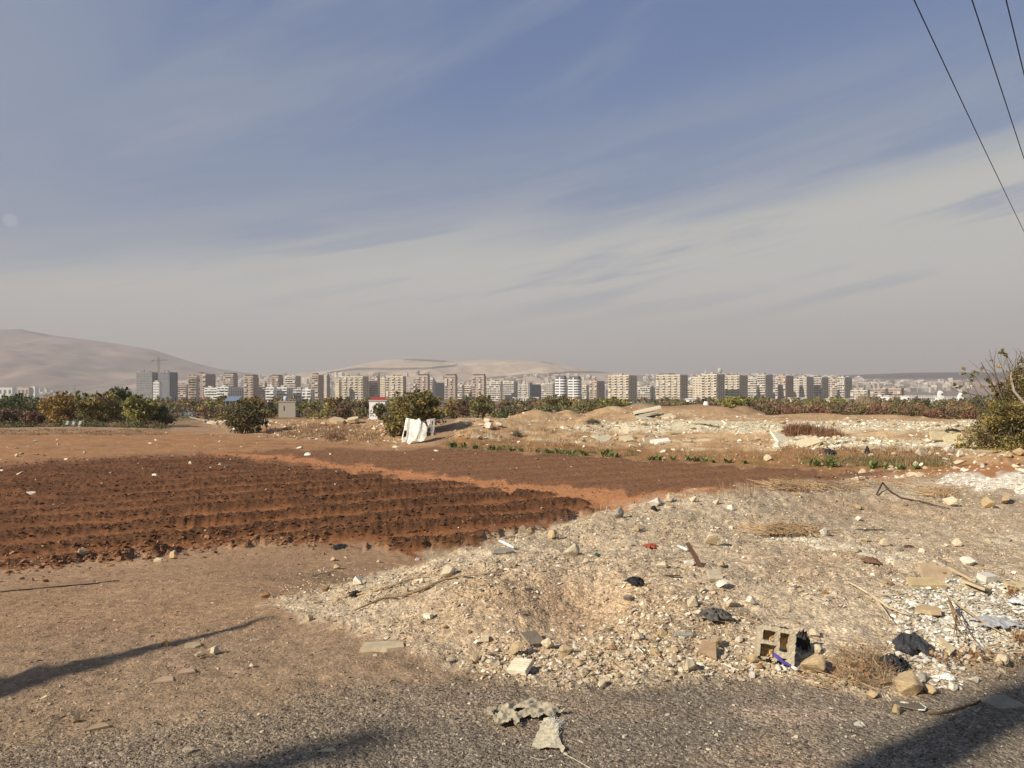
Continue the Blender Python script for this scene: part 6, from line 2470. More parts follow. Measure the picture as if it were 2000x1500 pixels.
# ------------------------------------------------------------------ slabs, tiles and litter
def slab(px, py, w, d, t, col, label, rz=0.0, tilt=(0, 0), name='slab', cat='slab', corners=None, grooves=0, seed=0, lift=0.0, group=None):
    """flat broken piece; w, d, t in metres; corners: outline in unit square"""
    rng = random.Random(seed + int(px))
    p = G(px, py)
    pts = corners or [(-.5, -.5), (.5, -.5), (.5, .5), (-.5, .5)]
    n = len(pts)
    jt = [(a * w + rng.uniform(-.02, .02) * w, b * d + rng.uniform(-.03, .03) * d) for a, b in pts]
    mb = MB()
    V = [(a, b, 0) for a, b in jt] + [(a * .97, b * .97, t) for a, b in jt]
    mb.add(V, [tuple(range(n - 1, -1, -1)), tuple(range(n, 2 * n))] + [(k, (k + 1) % n, n + (k + 1) % n, n + k) for k in range(n)], col)
    o = mb.obj(name, M_COL)
    o.location = (p[0], p[1], p[2] - t * .35 + lift)
    o.rotation_euler = (tilt[0], tilt[1], rz)
    tag(o, label, cat, group)
    if grooves:
        for k in range(grooves):
            g = MB()
            y = -d / 2 + d * (k + .5) / grooves
            g.box(-w * .46, w * .46, y - d * .5 / grooves * .5, y + d * .5 / grooves * .5, t + .0005, t + .004, np.array(col) * 1.1)
            g.obj('ridge', M_COL, o)
    return o


IRR = [(-.5, -.35), (.1, -.5), (.5, -.3), (.45, .3), (.05, .5), (-.42, .4)]
TRI = [(-.5, -.4), (.5, -.2), (.3, .5), (-.2, .4)]
slab(1040, 1256, .15, .13, .012, A(150, 134, 112), 'brown-grey square floor tile leaning on the rocks in the centre', .7, (.45, .1), 'floor_tile', 'tile', lift=.035)
slab(1017, 1312, .14, .12, .028, A(214, 204, 176), 'pale grooved concrete piece lying at the lower rubble edge', -.5, (.35, -.1), 'grooved_concrete', 'concrete', grooves=6, lift=.03)
slab(1386, 1280, .13, .12, .010, A(158, 132, 104), 'smooth brown wall tile propped on stones left of the hollow block', -.55, (.6, .1), 'wall_tile', 'tile', corners=[(-.5, -.3), (.5, -.5), (.15, .5), (-.5, .45)], lift=.035)
slab(1335, 1241, .125, .03, .012, A(158, 156, 146), 'thin pale grey strip on the bank above the brown tile', -.03, (.3, 0), 'grey_strip', 'strip', lift=.006)
slab(1396, 1132, .11, .10, .03, A(190, 176, 152), 'square pale concrete tile with fine grooves in the upper bank', 0, (.6, 0), 'grooved_tile', 'tile', grooves=7, lift=.03)
slab(1957, 1374, .19, .15, .012, A(150, 140, 118), 'pale grey tile lying on the shaded asphalt at the lower right', .25, (.05, .0), 'grey_tile', 'tile', lift=.004)
slab(836, 1207, .065, .035, .03, A(226, 216, 190), 'small white brick on the bank left of the stones', -.6, (.1, .0), 'small_brick', 'brick', lift=.012)
slab(947, 1251, .05, .04, .03, A(222, 206, 172), 'small cream cube of plaster on the bank', .1, (.1, .0), 'plaster_cube', 'plaster', lift=.012)
slab(748, 1268, .30, .16, .03, A(196, 178, 144), 'flat pale concrete slab sunk in the dirt left of the bank', .12, (.03, .0), 'flat_slab', 'slab', corners=IRR, lift=.012)
slab(376, 1262, .11, .13, .012, A(176, 156, 124), 'flat pale slab beside the tapering shadow', .5, (.0, .0), 'flat_slab', 'slab', corners=IRR, lift=.006)
slab(363, 1314, .12, .10, .01, A(186, 158, 128), 'pinkish flat tile piece on the left dirt, upper one', .3, (.0, .0), 'tile_piece', 'tile', corners=TRI, lift=.006)
slab(320, 1330, .13, .10, .01, A(186, 160, 132), 'pinkish flat tile piece on the left dirt, lower one', .1, (.0, .0), 'tile_piece', 'tile', corners=TRI, lift=.006)
slab(498, 1252, .07, .06, .01, A(180, 162, 134), 'small pale flake right of the tapering shadow', .6, (.0, .1), 'tile_piece', 'tile', corners=IRR, lift=.006)
slab(190, 1424, .11, .07, .012, A(178, 152, 118), 'flat tan flake on the gravel at the lower left', .5, (.0, .0), 'tile_piece', 'tile', corners=TRI, lift=.006)
slab(640, 1467, .09, .04, .006, A(184, 172, 142), 'pale leaf-shaped flake near the bottom edge of the road', .0, (.0, .0), 'flake', 'flake', corners=TRI, lift=.004)
slab(1810, 1146, .28, .12, .03, A(190, 168, 126), 'yellowish flat slab above the white chips', -.1, (.35, .0), 'yellow_slab', 'slab', corners=[(-.5, -.5), (.5, -.4), (.35, .5), (-.5, .5)], lift=.03)
slab(1826, 1130, .26, .25, .03, A(186, 160, 126), 'broad brown-tan slab behind the yellowish one', -.1, (.45, .1), 'tan_slab', 'slab', corners=IRR, lift=.04)
slab(1880, 1128, .07, .24, .02, A(184, 160, 126), 'narrow tan slab standing diagonally above the white chips', .5, (.3, .1), 'narrow_slab', 'slab', lift=.03)
slab(1905, 1152, .12, .20, .02, A(190, 168, 132), 'tan slab lying in the white chips, right of the narrow one', .6, (.2, .2), 'tan_slab', 'slab', lift=.03)
slab(1927, 1134, .12, .09, .05, A(214, 206, 188), 'pale grey block on the upper edge of the white chips', .3, (.2, .0), 'grey_block', 'block', lift=.02)
slab(1983, 1152, .16, .10, .03, A(200, 182, 142), 'yellow-tan slab by the white chips near the right border', .0, (.3, .0), 'yellow_slab', 'slab', corners=IRR, lift=.03)
slab(1815, 1200, .16, .10, .03, A(184, 162, 124), 'ochre slab lying among the white chips', -.6, (.2, .0), 'ochre_slab', 'slab', corners=IRR, lift=.03)
slab(1848, 1272, .08, .16, .02, A(206, 186, 148), 'cream wedge of stone at the lower edge of the white chips', .35, (.5, .0), 'cream_wedge', 'stone', corners=TRI, lift=.03)
slab(1800, 1290, .15, .05, .012, A(218, 212, 196), 'white flat flake behind the big round boulder', -.1, (.2, .0), 'white_flake', 'flake', corners=IRR, lift=.01)
slab(982, 1080, .20, .14, .015, A(150, 142, 124), 'grey-tan flat disc below the white strip on the upper bank', .2, (.1, .0), 'grey_disc', 'slab', corners=IRR, lift=.02)
slab(1478, 1040, .22, .10, .02, A(178, 162, 132), 'long thin pale plank-like slab on the upper bank', .0, (.05, .0), 'long_slab', 'slab', corners=IRR, lift=.012)
slab(1700, 1037, .30, .03, .01, A(84, 76, 64), 'thin dark batten on the upper bank', -.05, (.0, .0), 'dark_batten', 'batten', lift=.01)
slab(1312, 1128, .14, .02, .01, A(96, 74, 56), 'thin brown stick on the bank left of the grooved tile', .0, (.0, .0), 'brown_stick', 'stick', lift=.012)
slab(1700, 1365 - 1, .001, .001, .001, A(100, 100, 100), 'x', name='tmp')
bpy.data.objects.remove(bpy.data.objects['tmp'])

# far slabs
for (px, py, w, d, t, col, rz, tilt, lab, cor, lift) in [
    (1264, 812, 3.0, 1.2, .2, (214, 204, 176), -.1, (.1, -.22), 'long pale concrete slab leaning on top of the rubble pile', None, .62),
    (1266, 815, 2.2, 1.2, .2, (178, 170, 148), -.1, (.15, -.2), 'grey slab under the long leaning slab', IRR, .32),
    (1262, 820, 2.4, 1.2, .25, (206, 196, 168), .1, (.1, .15), 'lower pale slab in the rubble pile of the leaning slab', IRR, .1),
    (1300, 818, 1.8, 1.5, .2, (186, 170, 138), -.3, (.4, -.3), 'grey-tan slab leaning on the right side of the rubble pile', IRR, .1),
    (1524, 862, .95, 1.1, .12, (232, 220, 190), .3, (.55, .25), 'bright tilted white slab left of the rust-red bushes', None, .15),
    (1580, 870, 1.2, .6, .12, (214, 198, 160), .25, (.5, -.25), 'pale concrete slab in the white rubble strip', None, .15),
    (1837, 862, 1.15, .5, .10, (196, 180, 144), 0, (1.15, 0), 'upright tan concrete panel left of the large bush', None, .3),
    (1864, 868, 1.5, .9, .12, (206, 188, 148), .1, (.75, -.1), 'wide tilted concrete slab right of the upright panel', [(-.5, -.5), (.5, -.2), (.35, .5), (-.3, .35)], .2),
    (1838, 872, .8, .4, .08, (226, 214, 188), 0, (.2, .05), 'white strip-like slab at the foot of the upright panel', None, .05),
    (1180, 862, 1.1, .8, .1, (178, 168, 144), .5, (.5, -.4), 'grey slab leaning in the rubble above the green plants', IRR, .15),
    (1165, 858, .8, .5, .1, (214, 202, 170), -.2, (.3, .3), 'pale slab left of the grey leaning slab above the plants', IRR, .15),
    (1222, 862, 1.0, .8, .2, (206, 188, 150), 0, (.4, 0), 'tan block of masonry between two groups of slabs', IRR, .1),
    (1268, 864, 1.0, .8, .14, (196, 184, 152), .3, (.4, .2), 'pale rough slab left of the white ribbed slab', IRR, .1),
    (1290, 866, 1.2, .6, .16, (232, 226, 208), .1, (.3, -.1), 'white ribbed slab lying above the tall upright plants', None, .12),
    (1318, 848, 1.6, .9, .12, (200, 184, 142), .05, (.12, .0), 'flat greenish-tan slab on the rubble flat', TRI, .12),
    (1378, 830, 2.6, .6, .14, (214, 204, 172), .05, (.1, .0), 'long thin slab in the white rubble behind', None, .2),
    (1450, 848, .7, .6, .16, (214, 206, 180), 0, (.4, .2), 'small pale block right of the brown mound', IRR, .12),
    (613, 816, 1.4, .6, .9, (214, 200, 166), .15, (.1, .12), 'upright broken wall piece in the rubble left of centre', IRR, .2),
    (415, 829, 1.3, .7, .25, (214, 204, 180), -.2, (.25, .1), 'pale concrete slab in the rubble right of the parked car, left one', IRR, .2),
    (436, 829, 1.0, .6, .35, (226, 218, 196), .3, (.2, -.2), 'pale angular block in the rubble right of the parked car, right one', IRR, .2),
    (520, 826, 1.6, .5, .2, (226, 214, 186), .1, (.15, .1), 'pale slab among the rubble behind the straw grass', IRR, .2),
    (660, 828, 1.5, 1.0, .35, (190, 168, 132), -.3, (.3, .2), 'tan masonry chunk in the low rubble wall', IRR, .25),
    (690, 826, 1.1, .8, .35, (206, 186, 148), .3, (.3, -.2), 'pale masonry chunk right in the low rubble wall', IRR, .25),
]:
    slab(px, py, w, d, t, A(*col), lab, rz, tilt, 'concrete_slab' if 'slab' in lab else 'masonry_piece', 'rubble', cor, seed=px, lift=lift)
b = MB()
p0, p1 = np.array([(372 - 1000) / F * 120, 120, EYE + (HOR - 815) / F * 120]), np.array([(405 - 1000) / F * 108, 108, EYE + (HOR - 824) / F * 108])
b.tube([p0, p1], .14, 8, (.28, .24, .2))
tag(b.obj('fallen_pole', M_COL), 'long fallen pole sloping down from the parked car', 'pole')


# hollow concrete block, broken at its lower right corner
def hollow_block():
    p = G(1513, 1298)
    w, h, d = .225, .225, .11
    nx, nz = 24, 24
    xs = np.linspace(-w / 2, w / 2, nx + 1)
    zs = np.linspace(0, h, nz + 1)
    solid = np.ones((nx, nz), bool)

    def hole(x0, x1, z0, z1):
        solid[x0:x1, z0:z1] = False
    hole(3, 11, 14, 21)
    hole(2, 12, 4, 12)
    hole(14, 20, 9, 21)
    for a in range(nx):
        for b in range(nz):
            if a + b * 1.2 < 4 + .8 * math.sin(b * 1.7) or (b < 5 and abs(a - 15 - b * .4) < 1.5):
                solid[a, b] = False
            if (a < 2 and b > nz - 2) or (a < 4 and b < 2 - a * .5) or (a > nz - 3 and b > nz - 3):
                solid[a, b] = False
            if b < 3 - a * .1 + math.sin(a):
                solid[a, b] = False
    V, Fs, ix = [], [], {}
    rng = np.random.RandomState(3)

    def vid(a, b, s):
        k = (a, b, s)
        if k not in ix:
            ix[k] = len(V)
            j = rng.uniform(-.0022, .0022, 3)
            V.append((xs[a] + j[0], (-d / 2 if s == 0 else (d / 2 if s == 2 else 0)) + j[1], zs[b] + j[2]))
        return ix[k]
    for a in range(nx):
        for b in range(nz):
            if not solid[a, b]:
                continue
            Fs.append((vid(a, b, 0), vid(a + 1, b, 0), vid(a + 1, b + 1, 0), vid(a, b + 1, 0)))
            Fs.append((vid(a, b, 2), vid(a, b + 1, 2), vid(a + 1, b + 1, 2), vid(a + 1, b, 2)))
            for (da, db, e0, e1) in ((-1, 0, (a, b + 1), (a, b)), (1, 0, (a + 1, b), (a + 1, b + 1)), (0, -1, (a, b), (a + 1, b)), (0, 1, (a + 1, b + 1), (a, b + 1))):
                na, nb = a + da, b + db
                if not (0 <= na < nx and 0 <= nb < nz and solid[na, nb]):
                    for s in (0, 1):
                        Fs.append((vid(*e1, s), vid(*e0, s), vid(*e0, s + 1), vid(*e1, s + 1)))
    mb = MB()
    mb.add(V, np.array(Fs), A(184, 170, 142))
    o = mb.obj('hollow_block', M_COL)
    o.location = (p[0], p[1] + .02, p[2] - .012)
    o.rotation_euler = (math.radians(-20), math.radians(7), math.radians(-12))
    tag(o, 'broken hollow concrete block with four cells leaning on the rubble by the road', 'concrete block')
    # earth clogging the cells
    e = MB()
    for (cx, cz, ww, hh) in ((-.048, .175, .075, .065), (-.048, .08, .075, .075), (.05, .155, .065, .1)):
        V = []
        n = 7
        for a in range(n):
            for b in range(n):
                V.append((cx + (a / (n - 1) - .5) * ww, .02 + .018 * rng.rand() - .03 * (1 - b / (n - 1)), cz + (b / (n - 1) - .5) * hh))
        e.add(V, np.array([(a * n + b, (a + 1) * n + b, (a + 1) * n + b + 1, a * n + b + 1) for a in range(n - 1) for b in range(n - 1)]), A(190, 158, 114))
    e.obj('clogged_earth', M_COL, o)


hollow_block()


def crumple(px, py, wpx, hpx, dpx, col, label, name, cat, seed, mat=None, amp=.35, tilt=(0, 0), rz=0, n=44, lift=0.0, rag=.35):
    """crumpled bag or sheet: a folded skin with ragged outline, sizes in photo pixels"""
    rng = np.random.RandomState(seed)
    p = G(px, py)
    s = p[1] / F
    w, h, d = wpx * s, hpx * s * .62, dpx * s * .7
    U, V = np.meshgrid(np.linspace(-1, 1, n), np.linspace(-1, 1, n), indexing='ij')
    R_ = np.hypot(U, V)
    a = np.arctan2(V, U)
    edge = .80 + rag * fbm(np.cos(a) * 2.2 + seed, np.sin(a) * 2.2, 3, seed)
    f = np.clip(R_ / edge, 0, 3)
    fold = fbm(U * 1.7 + .5 * V + seed, V * 2.6 - .6 * U, 4, seed, .48, ridged=True)
    Zz = np.clip(1 - f ** 2, -.1, 1) * .55 + fold * amp * np.clip(1.3 - f, 0, 1)
    X_ = U * w / 2 + fbm(U * 3, V * 3, 3, seed + 5) * w * .08
    Y_ = V * d / 2 + fbm(U * 3 + 9, V * 3, 3, seed + 6) * d * .10
    P = np.stack([X_.ravel(), Y_.ravel(), (Zz * h).ravel()], 1)
    idx = np.arange(n * n).reshape(n, n)
    keep = [(idx[i, j], idx[i + 1, j], idx[i + 1, j + 1], idx[i, j + 1]) for i in range(n - 1) for j in range(n - 1) if f[i, j] < 1.02]
    keep = np.array(keep)
    used, inv = np.unique(keep, return_inverse=True)
    mb = MB()
    mb.add(P[used], inv.reshape(-1, 4), col)
    o = mb.obj(name, mat or M_PLASTIC, smooth=True)
    o.location = (p[0], p[1], p[2] + .003 + lift)
    o.rotation_euler = (tilt[0], tilt[1], rz)
    tag(o, label, cat)
    return o


M_PLASTIC = tint_mat('plastic', 'GEOMETRY', .6, .15, 20, .002, spec=.22)
M_CLOTH = tint_mat('cloth', 'GEOMETRY', .95, .2, 40, .003)
BLACK = (.024, .021, .019)
crumple(1240, 1138, 48, 20, 80, BLACK, 'shiny crumpled black bag on the middle of the bank', 'black_bag', 'plastic bag', 1, amp=.5)
crumple(1778, 1262, 84, 42, 190, (.045, .045, .045), 'large wrinkled charcoal bag at the edge of the white chips', 'wrinkled_bag', 'plastic bag', 2, M_PLASTIC, .5, rz=-.5, n=60)
crumple(1745, 1302, 60, 36, 120, (.025, .025, .027), 'torn black bag between the golden tuft and the big boulder', 'torn_bag', 'plastic bag', 3, amp=.7, n=50, rag=.8)
crumple(1566, 1266, 36, 52, 80, (.03, .024, .022), 'dark brown folded sheet standing behind the hollow block', 'folded_sheet', 'sheet', 4, amp=.6, n=44, tilt=(.35, 0), lift=.02)
crumple(1532, 1240, 30, 16, 60, (.02, .02, .02), 'small black scrap touching the top of the hollow block', 'black_scrap', 'scrap', 5, amp=.8, rag=.9, lift=.01)
crumple(1395, 1205, 72, 22, 110, (.10, .092, .075), 'grey-brown dusty sheeting half buried in the middle of the bank', 'dusty_sheeting', 'sheet', 6, M_CLOTH, .8, n=54, rag=.6)
crumple(663, 1069, 36, 9, 90, BLACK, 'flat black strip of plastic at the near edge of the ploughed field', 'black_strip', 'plastic', 7, amp=.6)
crumple(1277, 996, 14, 12, 60, BLACK, 'black scrap at the foot of the white crest rock', 'black_scrap', 'scrap', 8, amp=.8)
crumple(1694, 888, 12, 34, 30, BLACK, 'pointed black bag standing in the dry grass on the right', 'pointed_bag', 'plastic bag', 9, amp=.4, rag=.1, n=24)
crumple(1617, 884, 24, 12, 100, (.03, .03, .032), 'black rubbish in the white rubble strip left of the pointed bag', 'rubbish', 'plastic', 10, amp=.7, rag=.7, n=26)
crumple(1862, 842, 12, 10, 100, BLACK, 'tiny black scrap left of the large bush', 'black_scrap', 'scrap', 11, amp=.5, n=16)
crumple(695, 1163, 34, 12, 60, BLACK, 'small black scrap under the long curved branch', 'black_scrap', 'scrap', 12, amp=.7, rag=.9)
bpy.data.objects[-1] if False else None
crumple(1272, 1068, 36, 9, 60, A(168, 84, 60), 'faded red cloth strip on the upper bank', 'red_cloth', 'cloth', 13, M_CLOTH, .6, rag=.7)
crumple(1165, 1084, 13, 8, 40, A(50, 92, 74), 'tiny teal cap on the upper bank', 'teal_cap', 'bottle cap', 14, amp=.3, rag=.1, n=16)
crumple(1680, 1418, 26, 13, 38, A(176, 168, 152), 'crushed clear plastic cup on the asphalt', 'crushed_cup', 'plastic cup', 15, amp=.7, n=30)
crumple(1850, 1326, 38, 20, 40, A(222, 220, 208), 'white crushed plastic tube right of the big boulder', 'crushed_tube', 'plastic', 16, amp=.5, rag=.2, rz=-.4)
crumple(1700, 1098, 40, 16, 90, A(120, 92, 72), 'dark brown rag on the right of the bank', 'brown_rag', 'rag', 17, M_CLOTH, .5)
crumple(1778, 1070, 26, 9, 60, A(80, 66, 54), 'small dark brown rag above the white chips', 'brown_rag', 'rag', 18, M_CLOTH, .5)
crumple(1945, 1222, 96, 16, 130, A(168, 168, 164), 'pale grey-blue plastic film draped over the white chips', 'plastic_film', 'plastic sheet', 19, amp=.5, rz=-.45, n=60, rag=.6, lift=.02)
crumple(1985, 1182, 40, 14, 60, A(214, 218, 216), 'white plastic corner sticking out at the right border', 'white_plastic', 'plastic', 20, amp=.3, rz=-.5, n=24, lift=.02)


# torn woven sack on the road
def sack():
    p = G(1025, 1425)
    s = p[1] / F
    root = tag(empty('torn_sack', p), 'torn beige woven sack lying on the asphalt at the bottom centre', 'sack')

    def W3(k):
        def f(A_):
            u = (A_[:, 0] - 1025) * s
            v = (1425 - A_[:, 1]) * p[1] / (A_[:, 1] - HOR) if True else 0
            x = (A_[:, 0] - 1000) / F * (EYE * F / (A_[:, 1] - HOR))
            y = EYE * F / (A_[:, 1] - HOR)
            zz = A_[:, 2]
            return np.stack([x - p[0], y - p[1], Hfull(x, y) - p[2] + .004 + zz], 1)
        return f

    def rel(k, amp, sc=12.0):
        return lambda U, V: amp * (.45 + .8 * fbm(U / sc / 2.2 + V / 20 + k, V / sc * .9, 3, k, .4, ridged=True)).clip(0)
    c1 = np.array(A(186, 172, 142))
    a = MB()
    sheet(a, [(943, 1396), (955, 1388), (975, 1388), (1000, 1378), (1040, 1372), (1062, 1380), (1080, 1384), (1092, 1392), (1108, 1394), (1100, 1399), (1086, 1398), (1076, 1410), (1062, 1405), (1050, 1412), (1020, 1408), (1012, 1424), (1005, 1426), (1000, 1416), (988, 1424), (966, 1424), (964, 1410), (952, 1408)],
          rel(1, .030), 90, c1, holes=[[(958, 1398), (976, 1394), (972, 1404), (962, 1405)], [(1002, 1392), (1028, 1390), (1020, 1400), (1006, 1400)]], xf=W3(1))
    a.obj('upper_rag', M_CLOTH, root, True)
    a = MB()
    sheet(a, [(1062, 1408), (1082, 1408), (1092, 1420), (1090, 1440), (1096, 1455), (1104, 1466), (1098, 1474), (1090, 1466), (1060, 1468), (1038, 1466), (1042, 1450), (1050, 1436), (1056, 1420)], rel(3, .014, 14), 70, np.array(A(214, 200, 166)), xf=W3(2))
    a.obj('lower_rag', M_CLOTH, root, True)
    rng = np.random.RandomState(8)
    fr = MB()
    for k in range(90):
        x, y = rng.normal(1082, 10), rng.normal(1422, 10)
        q = G(x, y)
        d = np.array([rng.uniform(-.03, .04), rng.uniform(-.03, .03), rng.uniform(-.0, .02)])
        pts = [q - p + (0, 0, .02), q - p + d * .5 + (0, 0, .03), q - p + d + (0, 0, .015)]
        fr.tube(pts, .0007, 3, A(226, 222, 208), cap=False)
    tag(fr.obj('frayed_threads', M_CLOTH, root), kind='stuff')
    st = MB()
    pts = [G(x, y) - p + (0, 0, .004) for x, y in [(1098, 1470), (1110, 1478), (1122, 1484), (1135, 1492), (1150, 1500), (1170, 1512)]]
    st.tube(pts, .0016, 5, A(206, 196, 168))
    st.obj('string', M_CLOTH, root)
    st = MB()
    pts = [G(x, y) - p + (0, 0, .004) for x, y in [(1094, 1468), (1080, 1478), (1064, 1486), (1050, 1484), (1036, 1480)]]
    st.tube(pts, .0012, 5, A(206, 196, 168))
    st.obj('string', M_CLOTH, root)


sack()


def flat_piece(pix, t, col, label, name, cat, mat, lift=.006, end_lift=(0, 0)):
    """strip following photo outline points on the ground"""
    q = Gmany(pix)
    c0 = q.mean(0)
    n = len(q)
    mb = MB()
    V = [tuple(v - c0 + (0, 0, lift)) for v in q] + [tuple(v - c0 + (0, 0, lift + t)) for v in q]
    mb.add(V, [tuple(range(n)), tuple(range(2 * n - 1, n - 1, -1))] + [(k, n + k, n + (k + 1) % n, (k + 1) % n) for k in range(n)], col)
    o = mb.obj(name, mat)
    o.location = c0
    tag(o, label, cat)
    return o


def rod(pix, r, col, label, name, cat, mat=None, lift=.01, lifts=None, n=7, parent=None):
    q = Gmany(pix)
    if lifts is None:
        lifts = [lift] * len(q)
    q[:, 2] += np.array(lifts)
    c0 = q[0].copy()
    # soften
    P = [q[0]]
    for k in range(len(q) - 1):
        P.append((q[k] * .5 + q[k + 1] * .5) + np.array([0, 0, 0]))
        P.append(q[k + 1])
    rad = np.interp(np.linspace(0, 1, len(P)), np.linspace(0, 1, len(r)), r)
    mb = MB()
    mb.tube([v - c0 for v in P], rad, n, col)
    o = mb.obj(name, mat or M_BARK, parent, True)
    if parent is None:
        o.location = c0
        tag(o, label, cat)
    else:
        o.location = Vector(c0) - parent.location
    return o


# purple toothpaste-like tube
rod([(1511, 1298), (1520, 1303), (1530, 1308), (1540, 1311), (1550, 1313), (1558, 1314)], [.010, .012, .011, .009, .006, .004], (.075, .05, .26), 'flattened purple-blue tube with a white end, lying below the hollow block', 'purple_tube', 'tube', M_PLASTIC, lifts=[.062, .055, .046, .038, .03, .022])
o = rod([(1546, 1313), (1558, 1316)], [.0095, .011], A(226, 224, 220), 'x', 'white_end', None, M_PLASTIC, parent=bpy.data.objects['purple_tube'], lifts=[.034, .026])
rod([(975, 1062), (985, 1066), (996, 1072), (1004, 1076)], [.012, .016, .014, .008], A(236, 232, 222), 'curved white strip on the upper bank behind the grey-tan disc', 'white_strip', 'strip', M_PLASTIC, lift=.03)
rod([(1324, 1070), (1342, 1078)], [.014, .014], A(232, 228, 216), 'white strip left of the rusty board', 'white_strip', 'strip', M_PLASTIC, lift=.02)
rod([(1242, 1271), (1256, 1284)], [.004, .004], A(226, 220, 204), 'thin white stick in the stones below the bluish-grey lump', 'white_stick', 'stick', M_COL, lift=.03)
rod([(1412, 1300), (1428, 1308), (1444, 1314)], [.004, .003, .003], A(222, 212, 190), 'thin white reed lying at the road edge left of the knobbly rock', 'white_reed', 'stick', M_COL, lift=.012)
# long curved branch and others
BR = A(150, 128, 102)
rod([(692, 1198), (720, 1186), (750, 1172), (790, 1168), (822, 1158), (845, 1146), (870, 1137), (900, 1130), (935, 1128), (965, 1124), (990, 1120)], [.006, .010, .012, .014, .014, .012, .010, .008, .006, .004], BR, 'long curved grey-brown branch on the left part of the bank', 'long_branch', 'branch', lift=.025)
rod([(660, 1172), (700, 1164), (735, 1158), (765, 1148), (785, 1143)], [.006, .008, .007, .004], A(176, 144, 108), 'shorter straight branch left above the long curved one', 'short_branch', 'branch', lift=.02)
rod([(610, 1126), (640, 1120), (660, 1117)], [.006, .006, .003], BR, 'thin stick at the far left tip of the bank', 'thin_stick', 'stick', lift=.015)
rod([(760, 1150), (800, 1135), (850, 1126), (885, 1116)], [.005, .006, .005, .003], A(170, 146, 112), 'thin pale twig between the two branches and the large pale rock', 'pale_twig', 'twig', lift=.02)
rod([(1652, 1142), (1672, 1152), (1700, 1168), (1722, 1184), (1738, 1196), (1752, 1200)], [.006, .008, .011, .010, .008, .005], A(206, 186, 152), 'pale forked branch pointing at the charcoal bag', 'forked_branch', 'branch', lift=.03)
fb = bpy.data.objects['forked_branch']
rod([(1690, 1162), (1712, 1180), (1728, 1200), (1742, 1222)], [.006, .006, .005, .003], A(206, 186, 152), None, 'side_twig', None, parent=fb, lift=.03)
rod([(1722, 1184), (1758, 1204), (1790, 1212)], [.005, .005, .003], A(196, 176, 142), None, 'side_twig', None, parent=fb, lift=.03)
rod([(1852, 1190), (1880, 1206), (1915, 1226), (1950, 1244), (1985, 1258)], [.006, .007, .006, .005, .004], A(176, 152, 112), 'long straight dry stem lying across the white chips', 'fallen_stalk', 'stalk', lifts=[.09, .07, .05, .04, .03])
ds = bpy.data.objects['fallen_stalk']
for q in ([(1852, 1190), (1862, 1215), (1872, 1245), (1890, 1262)], [(1852, 1190), (1870, 1225), (1886, 1250), (1890, 1280)], [(1856, 1196), (1880, 1232), (1908, 1268)], [(1852, 1188), (1849, 1172)], [(1868, 1225), (1862, 1262)]):
    rod(q, [.005, .004, .002], A(150, 118, 80), None, 'side_stem', None, parent=ds, lifts=[.08] + [.04] * (len(q) - 1))
rod([(1776, 1258), (1800, 1274), (1836, 1290)], [.003, .003, .002], A(196, 172, 138), 'thin bent stalk in front of the charcoal bag', 'bent_stalk', 'stalk', lift=.03)
rod([(1704, 1300), (1712, 1312), (1722, 1322)], [.004, .003, .002], A(190, 160, 120), 'short pale stalk in the golden tuft', 'pale_stalk', 'stalk', lift=.05)
rod([(1655, 1325), (1690, 1342), (1718, 1354)], [.005, .005, .003], A(186, 160, 124), 'straight dry stalk at the road edge under the golden tuft', 'dry_stalk', 'stalk', lift=.015)
rod([(1806, 1395), (1830, 1396), (1852, 1392), (1880, 1384), (1906, 1376), (1924, 1362)], [.004, .006, .007, .007, .006, .003], A(96, 78, 58), 'dark bent stick on the asphalt left of the grey tile', 'dark_stick', 'stick', lift=.006)
rod([(1712, 968), (1724, 958), (1736, 964), (1760, 975), (1800, 982), (1855, 996)], [.012, .014, .014, .012, .010, .006], A(78, 66, 54), 'dark crooked branch on the upper right bank', 'crooked_branch', 'branch', lifts=[.02, .12, .05, .02, .015, .015])
rod([(0, 1157), (60, 1152), (120, 1146), (180, 1141), (232, 1135)], [.012, .012, .012, .011, .008], A(98, 84, 68), 'long thin dark line on the dirt at the left edge', 'dark_line', 'cable', lift=.006)  # thin dark tube laid along the dirt as a plain dark line
rod([(1900, 1182), (1940, 1190), (2000, 1215)], [.003, .003, .003], A(130, 104, 76), 'thin brown stem crossing the upper white chips', 'brown_stalk', 'stalk', lift=.04)

# rusty board stuck in the ground
p = G(1370, 1108)
b = MB()
s = p[1] / F
top = np.array([(1345 - 1370) * s, .05, 45 * s])
for_w = .022
V = []
for q in ((0, 0, -.02), tuple(top * .55), tuple(top)):
    w_ = for_w * (1.0 if q[2] < .1 else .8)
    V += [(q[0] - w_, q[1] - .006, q[2]), (q[0] + w_, q[1] - .006, q[2] + .01), (q[0] + w_, q[1] + .006, q[2] + .01), (q[0] - w_, q[1] + .006, q[2])]
b.add(V, [(3, 2, 1, 0), (8, 9, 10, 11)] + [(4 * r_ + k, 4 * r_ + (k + 1) % 4, 4 * r_ + 4 + (k + 1) % 4, 4 * r_ + 4 + k) for r_ in range(2) for k in range(4)], (.13, .075, .045))
o = b.obj('rusty_board', M_COL)
o.location = p
tag(o, 'rust-brown board sticking up out of the bank leaning left', 'board')


